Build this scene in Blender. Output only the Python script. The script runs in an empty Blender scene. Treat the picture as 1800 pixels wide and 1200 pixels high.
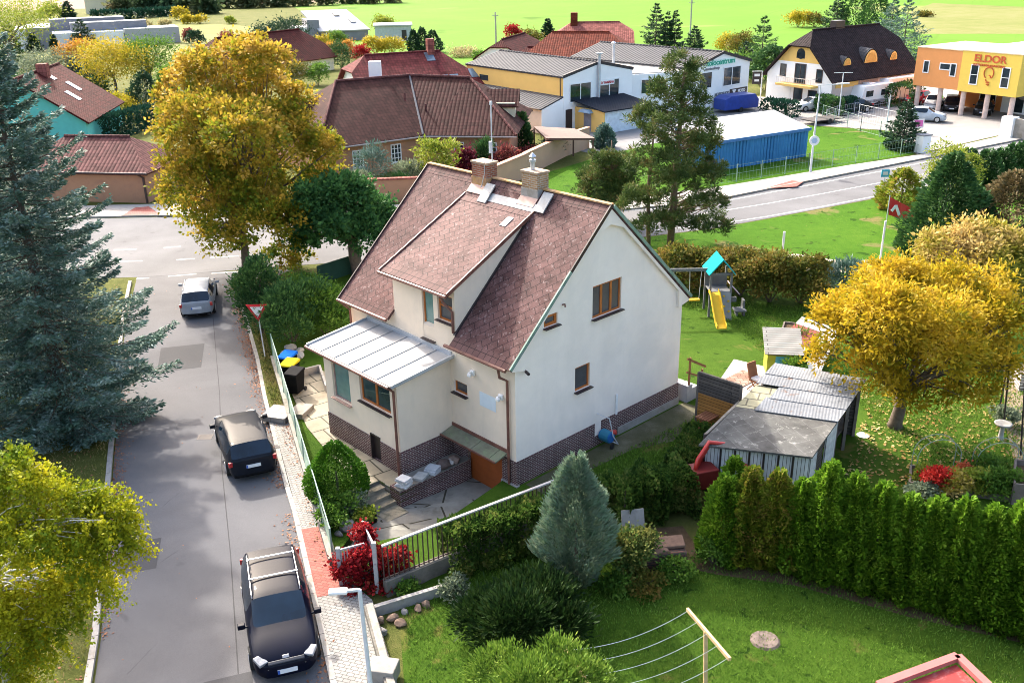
import bpy, bmesh, math, random
import numpy as np
from mathutils import Vector, Matrix
random.seed(7); rng = np.random.default_rng(11)
sc = bpy.context.scene
col = sc.collection
PI = math.pi
# ------------------------------------------------------------------ camera
HC, FPX = 18.0, 1660.0
_p, _r = math.radians(22.73), math.radians(-1.03)
_cp, _sp, _cr, _sr = math.cos(_p), math.sin(_p), math.cos(_r), math.sin(_r)
_B = np.array([[1, 0, 0], [0, -_sp, -_cp], [0, _cp, -_sp]])
CM = np.array([[_cr, -_sr, 0], [_sr, _cr, 0], [0, 0, 1]]) @ _B
def ray(px, py):
    return CM.T @ np.array([(px-900)/FPX, (py-600)/FPX, 1.0])
def G(px, py, z=0.0):
    """surveyed point: where the sight line through a photo pixel meets height z"""
    d = ray(px, py); t = (z-HC)/d[2]
    return (t*d[0], t*d[1], z)
def G2(px, py, z=0.0):
    return G(px, py, z)[:2]
def AT(px, py, Y):
    d = ray(px, py); t = Y/d[1]
    return (t*d[0], Y, HC+t*d[2])
def HT(base, px, py):
    """height above ground of a point seen at px,py standing over base"""
    d = ray(px, py); t = math.hypot(base[0], base[1])/math.hypot(d[0], d[1])
    return HC+t*d[2]
cd = bpy.data.cameras.new('camera'); cam = bpy.data.objects.new('camera', cd); col.objects.link(cam)
cd.sensor_width = 36; cd.lens = FPX/1800*36; cd.clip_end = 3000; cd.clip_start = .5
Rm = Matrix((tuple(CM[0]), tuple(-CM[1]), tuple(-CM[2]))).transposed()
cam.matrix_world = Matrix.Translation((0, 0, HC)) @ Rm.to_4x4()
sc.camera = cam
# ------------------------------------------------------------------ light
SUN_AZ, SUN_EL = math.radians(121), math.radians(37)
SDIR = Vector((math.cos(SUN_EL)*math.cos(SUN_AZ), math.cos(SUN_EL)*math.sin(SUN_AZ), math.sin(SUN_EL)))
ld = bpy.data.lights.new('sun', 'SUN'); lo = bpy.data.objects.new('sun', ld); col.objects.link(lo)
ld.energy = 2.0; ld.angle = math.radians(1.5); ld.color = (1.0, .95, .87)
lo.rotation_euler = (-SDIR).to_track_quat('-Z', 'Y').to_euler()
w = bpy.data.worlds.new('World'); sc.world = w; w.use_nodes = True
wn = w.node_tree; bg = wn.nodes['Background']
sky = wn.nodes.new('ShaderNodeTexSky'); sky.sky_type = 'NISHITA'; sky.sun_disc = False
sky.sun_elevation = SUN_EL; sky.sun_rotation = math.atan2(SDIR.x, SDIR.y); sky.dust_density = 6.0; sky.air_density = 1.0; sky.ozone_density = .6
wn.links.new(sky.outputs[0], bg.inputs[0]); bg.inputs[1].default_value = .15
sc.view_settings.view_transform = 'Standard'; sc.view_settings.look = 'None'
sc.view_settings.exposure = 2.05; sc.view_settings.gamma = 1.0
sc.cycles.max_bounces = 6; sc.cycles.diffuse_bounces = 3; sc.cycles.glossy_bounces = 2
sc.cycles.transmission_bounces = 3; sc.cycles.transparent_max_bounces = 4; sc.cycles.use_denoising = True; sc.cycles.filter_width = .95
# ------------------------------------------------------------------ objects
def link(o, parent=None):
    col.objects.link(o)
    if parent is not None: o.parent = parent
    return o
def tag(o, label=None, cat=None, group=None, kind=None):
    if label: o['label'] = label
    if cat: o['category'] = cat
    if group: o['group'] = group
    if kind: o['kind'] = kind
    return o
def thing(name, label, cat, loc=(0, 0, 0), rz=0.0, group=None):
    o = bpy.data.objects.new(name, None); o.empty_display_size = .2
    o.location = loc; o.rotation_euler = (0, 0, rz); link(o)
    return tag(o, label, cat, group)
def copy_tree(o, parent=None):
    c = o.copy(); col.objects.link(c)
    if parent is not None: c.parent = parent
    for ch in list(o.children): copy_tree(ch, c)
    return c
def auto_uv(me):
    n = len(me.polygons)
    if n == 0: return
    uvl = me.uv_layers.new(name='UVMap') if not me.uv_layers else me.uv_layers[0]
    nl = len(me.loops)
    nor = np.empty(n*3, 'f'); me.polygons.foreach_get('normal', nor); nor = nor.reshape(-1, 3)
    tot = np.empty(n, 'i'); me.polygons.foreach_get('loop_total', tot)
    vi = np.empty(nl, 'i'); me.loops.foreach_get('vertex_index', vi)
    co = np.empty(len(me.vertices)*3, 'f'); me.vertices.foreach_get('co', co); co = co.reshape(-1, 3)
    t = np.stack([-nor[:, 1], nor[:, 0], np.zeros(n)], 1)
    ln = np.linalg.norm(t, axis=1); flat = ln < .02
    t[flat] = (1, 0, 0); t /= np.linalg.norm(t, axis=1)[:, None]
    b = np.cross(nor, t); b[flat] = (0, 1, 0)
    fi = np.repeat(np.arange(n), tot)
    P = co[vi]
    uv = np.stack([(P*t[fi]).sum(1), (P*b[fi]).sum(1)], 1).astype('f')
    uvl.data.foreach_set('uv', uv.ravel())
class MB:
    def __init__(s): s.v = []; s.f = []; s.m = []
    def add(s, vs, fs, mi=0):
        o = len(s.v); s.v += [tuple(map(float, p)) for p in vs]
        for q in fs: s.f.append([i+o for i in q]); s.m.append(mi)
        return s
    def box(s, x0, x1, y0, y1, z0, z1, mi=0):
        return s.add([(x0,y0,z0),(x1,y0,z0),(x1,y1,z0),(x0,y1,z0),(x0,y0,z1),(x1,y0,z1),(x1,y1,z1),(x0,y1,z1)],
            [(3,2,1,0),(4,5,6,7),(0,1,5,4),(1,2,6,5),(2,3,7,6),(3,0,4,7)], mi)
    def obox(s, c, size, rz=0, mi=0, tilt=None):
        hx, hy, hz = size[0]/2, size[1]/2, size[2]/2
        R = Matrix.Rotation(rz, 3, 'Z')
        if tilt: R = R @ Matrix.Rotation(tilt[0], 3, tilt[1])
        vs = [Vector(c)+R@Vector(p) for p in [(-hx,-hy,-hz),(hx,-hy,-hz),(hx,hy,-hz),(-hx,hy,-hz),(-hx,-hy,hz),(hx,-hy,hz),(hx,hy,hz),(-hx,hy,hz)]]
        return s.add(vs, [(3,2,1,0),(4,5,6,7),(0,1,5,4),(1,2,6,5),(2,3,7,6),(3,0,4,7)], mi)
    def beam(s, p, q, wd, h, mi=0, up=(0,0,1)):
        p, q = Vector(p), Vector(q); d = (q-p).normalized(); u = Vector(up)
        if abs(d.dot(u)) > .98: u = Vector((1,0,0))
        x = d.cross(u).normalized()*wd/2; y = x.normalized().cross(d)*h/2
        vs = [p-x-y, p+x-y, p+x+y, p-x+y, q-x-y, q+x-y, q+x+y, q-x+y]
        return s.add(vs, [(3,2,1,0)[::-1],(4,5,6,7)[::-1],(0,1,5,4)[::-1],(1,2,6,5)[::-1],(2,3,7,6)[::-1],(3,0,4,7)[::-1]], mi)
    def tube(s, pts, r, n=8, mi=0, cap=True):
        pts = [Vector(p) for p in pts]
        rs = r if isinstance(r, (list, tuple)) else [r]*len(pts)
        vs = []; fs = []
        u = None
        for i, p in enumerate(pts):
            d = (pts[min(i+1, len(pts)-1)]-pts[max(i-1, 0)])
            d = d.normalized() if d.length > 1e-9 else Vector((0,0,1))
            if u is None:
                a = Vector((1,0,0)) if abs(d.x) < .8 else Vector((0,1,0))
                u = (a-d*a.dot(d)).normalized()
            else:
                u = (u-d*u.dot(d)); u = u.normalized() if u.length > 1e-6 else Vector((1,0,0))
            v = d.cross(u)
            for k in range(n):
                a = 2*PI*k/n; vs.append(p+(u*math.cos(a)+v*math.sin(a))*rs[i])
        for i in range(len(pts)-1):
            for k in range(n):
                k2 = (k+1) % n
                fs.append((i*n+k, i*n+k2, (i+1)*n+k2, (i+1)*n+k))
        if cap: fs.append(tuple(range(n))[::-1]); fs.append(tuple((len(pts)-1)*n+k for k in range(n)))
        return s.add(vs, fs, mi)
    def lathe(s, prof, c=(0,0,0), n=16, mi=0):
        vs = []; fs = []
        for (r, z) in prof:
            for k in range(n):
                a = 2*PI*k/n; vs.append((c[0]+r*math.cos(a), c[1]+r*math.sin(a), c[2]+z))
        for i in range(len(prof)-1):
            for k in range(n):
                k2 = (k+1) % n; fs.append((i*n+k, i*n+k2, (i+1)*n+k2, (i+1)*n+k))
        fs.append(tuple(range(n))[::-1]); fs.append(tuple((len(prof)-1)*n+k for k in range(n)))
        return s.add(vs, fs, mi)
    def prism(s, poly, z0, z1, mi=0):
        a = sum(poly[i][0]*poly[(i+1) % len(poly)][1]-poly[(i+1) % len(poly)][0]*poly[i][1] for i in range(len(poly)))
        if a < 0: poly = poly[::-1]
        n = len(poly); vs = [(p[0], p[1], z0) for p in poly]+[(p[0], p[1], z1) for p in poly]
        fs = [tuple(range(n))[::-1], tuple(range(n, 2*n))]+[(i, (i+1) % n, n+(i+1) % n, n+i) for i in range(n)]
        return s.add(vs, fs, mi)
    def xprism(s, prof, axis, a0, a1, mi=0):
        """profile of (t,z) extruded along x ('x': t is y) or y ('y': t is x)"""
        f = (lambda a, t, z: (a, t, z)) if axis == 'x' else (lambda a, t, z: (t, a, z))
        n = len(prof); vs = [f(a0, *p) for p in prof]+[f(a1, *p) for p in prof]
        fs = [tuple(range(n)), tuple(range(n, 2*n))[::-1]]+[((i+1) % n, i, n+i, n+(i+1) % n) for i in range(n)]
        return s.add(vs, fs, mi)
    def poly(s, pts, mi=0): return s.add(pts, [tuple(range(len(pts)))], mi)
    def slab(s, pts, t, mi=0, mi2=None):
        """polygon with its thickness below it (along -normal)"""
        P = [Vector(p) for p in pts]; n = Vector((0,0,0))
        for i in range(len(P)): n += P[i].cross(P[(i+1) % len(P)])
        n.normalize()
        if n.z < 0: P = P[::-1]; n = -n
        k = len(P); Q = [p-n*t for p in P]
        s.add(P+Q, [tuple(range(k))], mi)
        m2 = mi if mi2 is None else mi2
        return s.add(P+Q, [tuple(range(k, 2*k))[::-1]]+[((i+1) % k, i, k+i, k+(i+1) % k) for i in range(k)], m2)
    def build(s, name, mats, parent=None, smooth=False, bevel=0, fix=False, loc=None):
        me = bpy.data.meshes.new(name); me.from_pydata(s.v, [], s.f); me.update()
        if not isinstance(mats, (list, tuple)): mats = [mats]
        for m in mats: me.materials.append(m)
        if len(mats) > 1: me.polygons.foreach_set('material_index', s.m)
        if fix or bevel:
            bm = bmesh.new(); bm.from_mesh(me)
            if fix: bmesh.ops.remove_doubles(bm, verts=bm.verts, dist=1e-5)
            bmesh.ops.recalc_face_normals(bm, faces=bm.faces)
            if bevel:
                ed = [e for e in bm.edges if len(e.link_faces) == 2 and e.calc_face_angle(0) > .5]
                bmesh.ops.bevel(bm, geom=ed, offset=bevel, segments=2, affect='EDGES', profile=.5)
            bm.to_mesh(me); bm.free()
        if smooth: me.polygons.foreach_set('use_smooth', [True]*len(me.polygons))
        auto_uv(me); me.update()
        o = bpy.data.objects.new(name, me); link(o, parent)
        if loc: o.location = loc
        return o
def carve(o, boxes):
    """cut recesses (list of MB) out of a closed mesh"""
    m = MB()
    for b in boxes: m.add(b.v, b.f)
    c = m.build('cutter', bpy.data.materials[0], o.parent, fix=True)
    md = o.modifiers.new('cut', 'BOOLEAN'); md.operation = 'DIFFERENCE'; md.object = c; md.solver = 'EXACT'; md.use_self = True
    bpy.context.view_layer.update(); dg = bpy.context.evaluated_depsgraph_get(); dg.update()
    me = bpy.data.meshes.new_from_object(o.evaluated_get(dg))
    o.modifiers.clear(); o.data = me; auto_uv(me)
    bpy.data.objects.remove(c)
# ------------------------------------------------------------------ materials
MATS = {}
class NT:
    def __init__(s, name):
        s.mat = bpy.data.materials.new(name); s.mat.use_nodes = True
        s.t = s.mat.node_tree; s.b = s.t.nodes['Principled BSDF']; s.out = s.t.nodes['Material Output']
    def n(s, typ, **kw):
        nd = s.t.nodes.new('ShaderNode'+typ)
        for k, v in kw.items(): setattr(nd, k, v)
        return nd
    def l(s, a, b): s.t.links.new(a, b)
    def co(s, kind='Object', scale=None, rot=0):
        tc = s.n('TexCoord'); o = tc.outputs[kind]
        if scale is not None or rot:
            mp = s.n('Mapping'); s.l(o, mp.inputs[0])
            if scale is not None: mp.inputs['Scale'].default_value = scale if isinstance(scale, (tuple, list)) else (scale,)*3
            mp.inputs['Rotation'].default_value = (0, 0, rot); o = mp.outputs[0]
        return o
    def noise(s, co, scale, detail=4, rough=.6, dist=0):
        n = s.n('TexNoise'); s.l(co, n.inputs['Vector']); n.inputs['Scale'].default_value = scale
        n.inputs['Detail'].default_value = detail; n.inputs['Roughness'].default_value = rough; n.inputs['Distortion'].default_value = dist
        return n.outputs[0]
    def ramp(s, fac, stops, interp='LINEAR'):
        r = s.n('ValToRGB'); s.l(fac, r.inputs[0]); e = r.color_ramp.elements; r.color_ramp.interpolation = interp
        while len(e) < len(stops): e.new(.5)
        for i, (p, c) in enumerate(stops):
            e[i].position = p; e[i].color = (c, c, c, 1) if isinstance(c, (int, float)) else (*c, 1)
        return r.outputs[0]
    def mix(s, fac, a, b, mode='MIX'):
        m = s.n('Mix', data_type='RGBA', blend_type=mode)
        for i, x in ((0, fac), (6, a), (7, b)):
            if hasattr(x, 'links') or hasattr(x, 'is_linked'): s.l(x, m.inputs[i])
            elif i == 0: m.inputs[0].default_value = x
            else: m.inputs[i].default_value = (*x, 1) if len(x) == 3 else x
        return m.outputs[2]
    def math(s, op, a, b=0.5):
        m = s.n('Math', operation=op)
        for i, x in ((0, a), (1, b)):
            if hasattr(x, 'is_linked'): s.l(x, m.inputs[i])
            else: m.inputs[i].default_value = x
        return m.outputs[0]
    def bump(s, h, strength=.3, dist=.02):
        b = s.n('Bump'); b.inputs['Strength'].default_value = strength; b.inputs['Distance'].default_value = dist
        s.l(h, b.inputs['Height']); s.l(b.outputs[0], s.b.inputs['Normal'])
    def fin(s, color=None, rough=.8, metal=0, spec=.5):
        if color is not None:
            if hasattr(color, 'is_linked'): s.l(color, s.b.inputs['Base Color'])
            else: s.b.inputs['Base Color'].default_value = (*color, 1)
        if hasattr(rough, 'is_linked'): s.l(rough, s.b.inputs['Roughness'])
        else: s.b.inputs['Roughness'].default_value = rough
        s.b.inputs['Metallic'].default_value = metal; s.b.inputs['Specular IOR Level'].default_value = spec
        return s.mat
def sh(c, k): return tuple(min(1, max(0, x*k)) for x in c)
def MAT(name, c, rough=.75, var=.18, scale=2.0, bump=0, bscale=30, metal=0, spec=.4, dirt=None, dscale=1.2):
    if name in MATS: return MATS[name]
    t = NT(name); co = t.co()
    n1 = t.noise(co, scale, 6, .65)
    cc = t.ramp(n1, [(.3, sh(c, 1-var)), (.7, sh(c, 1+var))])
    if dirt:
        n2 = t.noise(co, dscale, 5, .7, .6)
        cc = t.mix(t.ramp(n2, [(.5, 0.0), (.72, 1.0)]), cc, dirt)
    if bump: t.bump(t.noise(co, bscale, 4, .6), bump, .01)
    MATS[name] = t.fin(cc, rough, metal, spec); return MATS[name]
def brickmat(name, c1, c2, mortar, bw, bh, ms=.012, rot=0, rough=.7, bump=.5, var=.3, sq=1, off=.5, stain=None, coordkind='UV', smooth=.1, spec=.12):
    if name in MATS: return MATS[name]
    t = NT(name); co = t.co(coordkind, None, rot) if rot else t.co(coordkind)
    b = t.n('TexBrick'); t.l(co, b.inputs['Vector']); b.inputs['Scale'].default_value = 1
    b.offset = off
    b.inputs['Brick Width'].default_value = bw; b.inputs['Row Height'].default_value = bh
    b.inputs['Mortar Size'].default_value = ms; b.inputs['Mortar Smooth'].default_value = smooth
    b.inputs['Color1'].default_value = (*c1, 1); b.inputs['Color2'].default_value = (*c2, 1); b.inputs['Mortar'].default_value = (*mortar, 1)
    ob = t.co('Object')
    cc = t.mix(t.ramp(t.noise(ob, 1.3, 6, .7), [(.3, 1-var), (.7, 1+var*.6)]), b.outputs['Color'], b.outputs['Color'])
    mm = t.n('Mix', data_type='RGBA', blend_type='MULTIPLY'); mm.inputs[0].default_value = 1
    t.l(b.outputs['Color'], mm.inputs[6]); t.l(t.ramp(t.noise(ob, 1.3, 6, .7), [(.3, 1-var), (.7, 1+var*.6)]), mm.inputs[7]); cc = mm.outputs[2]
    if stain: cc = t.mix(t.ramp(t.noise(ob, stain[1], 6, .75, .4), [(stain[2], 0.0), (stain[2]+.12, stain[3] if len(stain) > 3 else 1.0)]), cc, stain[0])
    h = t.math('MULTIPLY', b.outputs['Fac'], -1.0)
    h2 = t.math('ADD', h, t.math('MULTIPLY', t.noise(ob, 25, 3), .4))
    t.bump(h2, bump, .012)
    MATS[name] = t.fin(cc, rough, 0, spec); return MATS[name]
def tilemat(name, c, tw=.3, th=.36, rough=.85, var=.3, dark=.3):
    """interlocking roof tiles: rolls across, courses up the slope"""
    if name in MATS: return MATS[name]
    t = NT(name); co = t.co('UV'); sx = t.n('SeparateXYZ'); t.l(co, sx.inputs[0])
    fu = t.math('FRACT', t.math('DIVIDE', sx.outputs[0], tw)); fv = t.math('FRACT', t.math('DIVIDE', sx.outputs[1], th))
    roll = t.math('SINE', t.math('MULTIPLY', fu, PI))
    step = t.math('SUBTRACT', 1.0, fv)
    h = t.math('ADD', roll, t.math('MULTIPLY', step, .9))
    b = t.n('TexBrick'); t.l(co, b.inputs['Vector']); b.inputs['Scale'].default_value = 1; b.offset = 0
    b.inputs['Brick Width'].default_value = tw; b.inputs['Row Height'].default_value = th; b.inputs['Mortar Size'].default_value = 0
    b.inputs['Color1'].default_value = (*sh(c, 1-var), 1); b.inputs['Color2'].default_value = (*sh(c, 1+var), 1)
    n = t.ramp(t.noise(t.co(), .8, 6, .7), [(.3, .75), (.7, 1.2)])
    m1 = t.n('Mix', data_type='RGBA', blend_type='MULTIPLY'); m1.inputs[0].default_value = 1; t.l(b.outputs['Color'], m1.inputs[6]); t.l(n, m1.inputs[7])
    edge = t.math('MAXIMUM', t.ramp(fv, [(.86, 0.0), (.97, 1.0)]), t.ramp(fu, [(.03, 1.0), (.13, 0.0)]))
    cc = t.mix(t.math('MULTIPLY', edge, 1-dark), m1.outputs[2], sh(c, .25))
    t.bump(h, .7, .05)
    MATS[name] = t.fin(cc, rough, 0, .1); return MATS[name]
def ribmat(name, c, pitch, rough=.4, metal=0, var=.1, depth=.04, stain=None):
    if name in MATS: return MATS[name]
    t = NT(name); co = t.co('UV'); sx = t.n('SeparateXYZ'); t.l(co, sx.inputs[0])
    wv = t.math('SINE', t.math('MULTIPLY', sx.outputs[0], 2*PI/pitch)); t.bump(wv, .8, depth)
    cc = t.ramp(t.noise(t.co(), .7, 6, .7), [(.3, sh(c, 1-var)), (.7, sh(c, 1+var))])
    if stain: cc = t.mix(t.ramp(t.noise(t.co(), stain[1], 6, .75, .4), [(stain[2], 0.0), (stain[2]+.1, 1.0)]), cc, stain[0])
    MATS[name] = t.fin(cc, rough, metal, .06); return MATS[name]
def leafmat(name, cols, rough=.6, transl=.35, clump=.5, cscale=.5):
    """leaf colours vary leaf to leaf (UV.x) and twig to twig (noise)"""
    if name in MATS: return MATS[name]
    t = NT(name); uv = t.co('UV'); sx = t.n('SeparateXYZ'); t.l(uv, sx.inputs[0])
    n = t.ramp(t.noise(t.co(), cscale, 3, .6), [(.3, 0.0), (.7, 1.0)])
    f = t.math('ADD', t.math('MULTIPLY', sx.outputs[0], 1-clump), t.math('MULTIPLY', n, clump))
    cols = [sh(c, 1.5) if max(c) < .2 else c for c in cols]; k = len(cols); cc = t.ramp(f, [(.1+.8*i/(k-1), c) for i, c in enumerate(cols)])
    t.fin(cc, rough, 0, .12)
    tr = t.n('BsdfTranslucent'); t.l(cc, tr.inputs[0]); ms = t.n('MixShader'); ms.inputs[0].default_value = transl
    t.l(t.b.outputs[0], ms.inputs[1]); t.l(tr.outputs[0], ms.inputs[2]); t.l(ms.outputs[0], t.out.inputs[0])
    MATS[name] = t.mat; return t.mat
def groundmat(name, stops, scales=(.25, 3, 40), wts=(.45, .3, .25), rough=.9, bump=.6, bdist=.03, spots=None, rows=None):
    if name in MATS: return MATS[name]
    t = NT(name); co = t.co('Object'); f = None
    for s_, w_ in zip(scales, wts):
        x = t.math('MULTIPLY', t.noise(co, s_, 6, .65), w_); f = x if f is None else t.math('ADD', f, x)
    cc = t.ramp(f, stops)
    if spots:
        for (c, s_, th) in spots: cc = t.mix(t.ramp(t.noise(co, s_, 4, .6, .5), [(th, 0.0), (th+.06, 1.0)]), cc, c)
    if rows:
        rc_ = t.co('Object', None, rows[1]); sx = t.n('SeparateXYZ'); wob = t.math('MULTIPLY', t.noise(co, .02, 2), rows[0]*.6); t.l(rc_, sx.inputs[0])
        fr = t.math('FRACT', t.math('DIVIDE', t.math('ADD', sx.outputs[0], wob), rows[0])); cc = t.mix(t.math('MULTIPLY', t.ramp(fr, [(.0, 1.0), (.05, 0.0), (.12, 0.0), (.17, 1.0), (.2, 0.0)]), t.ramp(t.noise(co, .03, 3), [(.4, .1), (.65, .55)])), cc, rows[2])
    if bump: t.bump(t.noise(co, scales[-1], 5, .7), bump, bdist)
    MATS[name] = t.fin(cc, rough, 0, .04); return MATS[name]
def glassmat(name='window_glass', c=(.02, .03, .035), rough=.03, spec=.6):
    if name in MATS: return MATS[name]
    t = NT(name); n = t.noise(t.co(), .7, 3)
    MATS[name] = t.fin(t.ramp(n, [(.35, sh(c, .6)), (.65, sh(c, 1.6))]), rough, 0, spec); return MATS[name]
def paintmat(name, c, metal=0, rough=.5):
    if name in MATS: return MATS[name]
    t = NT(name); n = t.noise(t.co(), 2.5, 5)
    t.b.inputs['Coat Weight'].default_value = .16; t.b.inputs['Coat Roughness'].default_value = .02
    MATS[name] = t.fin(t.ramp(n, [(.3, sh(c, .85)), (.7, sh(c, 1.1))]), rough, metal, .03); return MATS[name]
# ------------------------------------------------------------------ foliage
def unit(a): return a/np.maximum(np.linalg.norm(a, axis=1), 1e-9)[:, None]
def rdir(n): return unit(rng.normal(size=(n, 3)))
def leaves(name, pos, d, L, W, mat, parent=None, upbias=0.0, jit=.35, tint=None):
    """one diamond face per leaf or leaf spray: pos = base, d = pointing direction"""
    n = len(pos); pos = np.asarray(pos, 'f'); d = unit(np.asarray(d, 'f'))
    a = rdir(n)
    if upbias: a = a+np.array([0, 0, upbias])
    s = unit(np.cross(d, a))
    k = rng.uniform(1-jit*1.5, 1+jit*1.3, (n, 1)); Ls = L*k; Ws = W*k
    nn = np.cross(s, d)
    v = np.empty((n, 4, 3), 'f')
    v[:, 0] = pos; v[:, 1] = pos+d*Ls*.5+s*Ws*.5+nn*Ws*.12; v[:, 2] = pos+d*Ls; v[:, 3] = pos+d*Ls*.5-s*Ws*.5+nn*Ws*.12
    me = bpy.data.meshes.new(name)
    me.vertices.add(n*4); me.loops.add(n*4); me.polygons.add(n)
    me.vertices.foreach_set('co', v.ravel()); me.loops.foreach_set('vertex_index', np.arange(n*4, dtype='i'))
    me.polygons.foreach_set('loop_start', np.arange(0, n*4, 4, dtype='i'))
    me.materials.append(mat); me.update()
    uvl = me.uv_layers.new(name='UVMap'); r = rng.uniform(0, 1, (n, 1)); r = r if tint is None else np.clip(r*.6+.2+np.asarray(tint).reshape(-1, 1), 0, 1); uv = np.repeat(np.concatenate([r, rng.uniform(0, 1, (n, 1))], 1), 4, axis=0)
    uvl.data.foreach_set('uv', uv.astype('f').ravel())
    o = bpy.data.objects.new(name, me); link(o, parent); return o
def clump_cloud(blobs, K, per, cr, fill=.25, flat=.75, zmin=None):
    """K twig ends over the shells of ellipsoid blobs, `per` leaves round each; returns points, outward dirs, twig ends"""
    B = np.array(blobs, float); ar = (B[:, 3]*B[:, 4]+B[:, 3]*B[:, 5]+B[:, 4]*B[:, 5]); pick = rng.choice(len(B), K, p=ar/ar.sum())
    dr = rdir(K); dr[:, 2] = np.where(dr[:, 2] < -.55, -dr[:, 2], dr[:, 2])
    rad = 1-np.abs(rng.normal(0, fill, K)); rad = np.clip(rad, .15, 1.08)
    c = B[pick, :3]+dr*B[pick, 3:6]*rad[:, None]
    inside = np.zeros(K, bool)
    for i, b in enumerate(B):
        q = ((c-b[:3])/b[3:6]); inside |= ((q**2).sum(1) < .45) & (pick != i)
    keep = ~inside | (rng.uniform(size=K) < .25)
    c = c[keep]; dr = dr[keep]
    sz = rng.uniform(.55, 1.3, len(c))
    off = rng.normal(size=(len(c), per, 3))*np.array([1, 1, flat])*cr*.55*sz[:, None, None]
    p = (c[:, None]+off).reshape(-1, 3); o = np.repeat(dr, per, axis=0)+.9*unit(off.reshape(-1, 3))
    if zmin is not None:
        k = p[:, 2] > zmin; p = p[k]; o = o[k]
    return p, unit(o), c
def limbs(mb, h0, rt, ends, bend=.25, n=6, tr=.03, ax=(0, 0)):
    for e in ends:
        e = Vector(e); s = Vector((ax[0]*h0*.0, 0, h0*random.uniform(.7, 1.1)))
        m = s.lerp(e, .5)+Vector((random.uniform(-bend, bend), random.uniform(-bend, bend), random.uniform(-.2, .1)))*(e-s).length*.35
        a = s.lerp(m, .5)
        mb.tube([s, a, m, e], [rt, rt*.75, rt*.5, tr], n, cap=False)
BARK = MAT('bark', (.11, .085, .065), .95, .35, 6, .8, 18)
BIRCHBARK = MAT('birch_bark', (.55, .53, .48), .8, .15, 3, .4, 12, dirt=(.05, .045, .04), dscale=9)
def tree(name, label, base, blobs, mat, K, per, cr, L, W, trunk_h, trunk_r, nl=14, droop=.0, cat='tree', group=None, fill=.22, bark=None, upb=.3, lean=(0, 0), flat=.75, tz=0.0):
    t = thing(name, label, cat, base, 0, group)
    p, o, c = clump_cloud(blobs, K, per, cr, fill, flat)
    d = o*.7+rdir(len(p))*.6+np.array([0, 0, -droop])
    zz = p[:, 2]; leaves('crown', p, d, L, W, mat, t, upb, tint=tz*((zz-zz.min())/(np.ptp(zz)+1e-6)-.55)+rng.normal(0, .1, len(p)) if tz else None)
    mb = MB(); top = Vector((lean[0], lean[1], trunk_h))
    mb.tube([(0, 0, -.1), (lean[0]*.2, lean[1]*.2, trunk_h*.15), top*.55+Vector((random.uniform(-.1, .1), 0, 0)), top], [trunk_r*1.5, trunk_r*1.08, trunk_r*.95, trunk_r*.8], 10)
    idx = rng.choice(len(c), min(nl*4, len(c)), replace=False)
    main = [c[i] for i in idx[:nl]]; sub = [c[i] for i in idx[nl:]]
    s0 = top
    for e in main:
        e = Vector(e); q = s0.lerp(e, .45)+Vector((random.uniform(-.15, .15), random.uniform(-.15, .15), .12))*(e-s0).length*.5
        mb.tube([s0*.97, s0.lerp(q, .5), q, e], [trunk_r*.55, trunk_r*.38, trunk_r*.25, .02], 6, cap=False)
    for e in sub:
        e = Vector(e); m = min(main, key=lambda a: (Vector(a)-e).length); q = s0.lerp(Vector(m), .55)
        mb.tube([q, q.lerp(e, .5)+Vector((0, 0, .1)), e], [trunk_r*.16, .03, .012], 5, cap=False)
    mb.build('trunk', bark or BARK, t, smooth=True)
    return t
def auto_blobs(w, d, h, z0, n=7, seed=None, lump=.55):
    """lumpy crown: n ellipsoids packed in an ellipsoid w x d x h whose foot is z0"""
    out = [(0, 0, z0+h*.5, w*.36, d*.36, h*.42)]
    for i in range(n):
        a = 2*PI*i/n+random.uniform(-.4, .4); q = random.uniform(-.65, .75)
        rr = math.sqrt(max(0, 1-q*q))*random.uniform(.55, .8)
        k = lump*random.uniform(.7, 1.1)
        out.append((math.cos(a)*rr*w*.5, math.sin(a)*rr*d*.5, z0+h*(.5+q*.42), w*.5*k, d*.5*k, h*.5*k*.85))
    return out
def shrub(name, label, base, w, d, h, mat, n=6000, L=.12, W=.07, cat='shrub', group=None, style='leaf', lump=.5, nb=6, z0=0.0, cr=.22, fill=.15, rz=0, stems=True):
    t = thing(name, label, cat, base, rz, group)
    blobs = auto_blobs(w, d, h-z0, z0, nb, lump=lump)
    per = 14; p, o, c = clump_cloud(blobs, max(12, n//per), per, cr, fill)
    k = p[:, 2] > .02; p = p[k]; o = o[k]
    if style == 'leaf': d_ = o*.7+rdir(len(p))*.7
    elif style == 'spray': d_ = o*.9+rdir(len(p))*.35+np.array([0, 0, .5])
    else: d_ = o+rdir(len(p))*.25+np.array([0, 0, -.1])
    leaves('foliage', p, d_, L, W, mat, t, .3)
    if stems:
        mb = MB()
        for e in c[rng.choice(len(c), min(9, len(c)), replace=False)]:
            e = Vector(e)*.92; mb.tube([(e.x*.08, e.y*.08, 0), (e.x*.5, e.y*.5, e.z*.55), e], [.035, .025, .008], 5)
        mb.build('stem', BARK, t)
    return t
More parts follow.
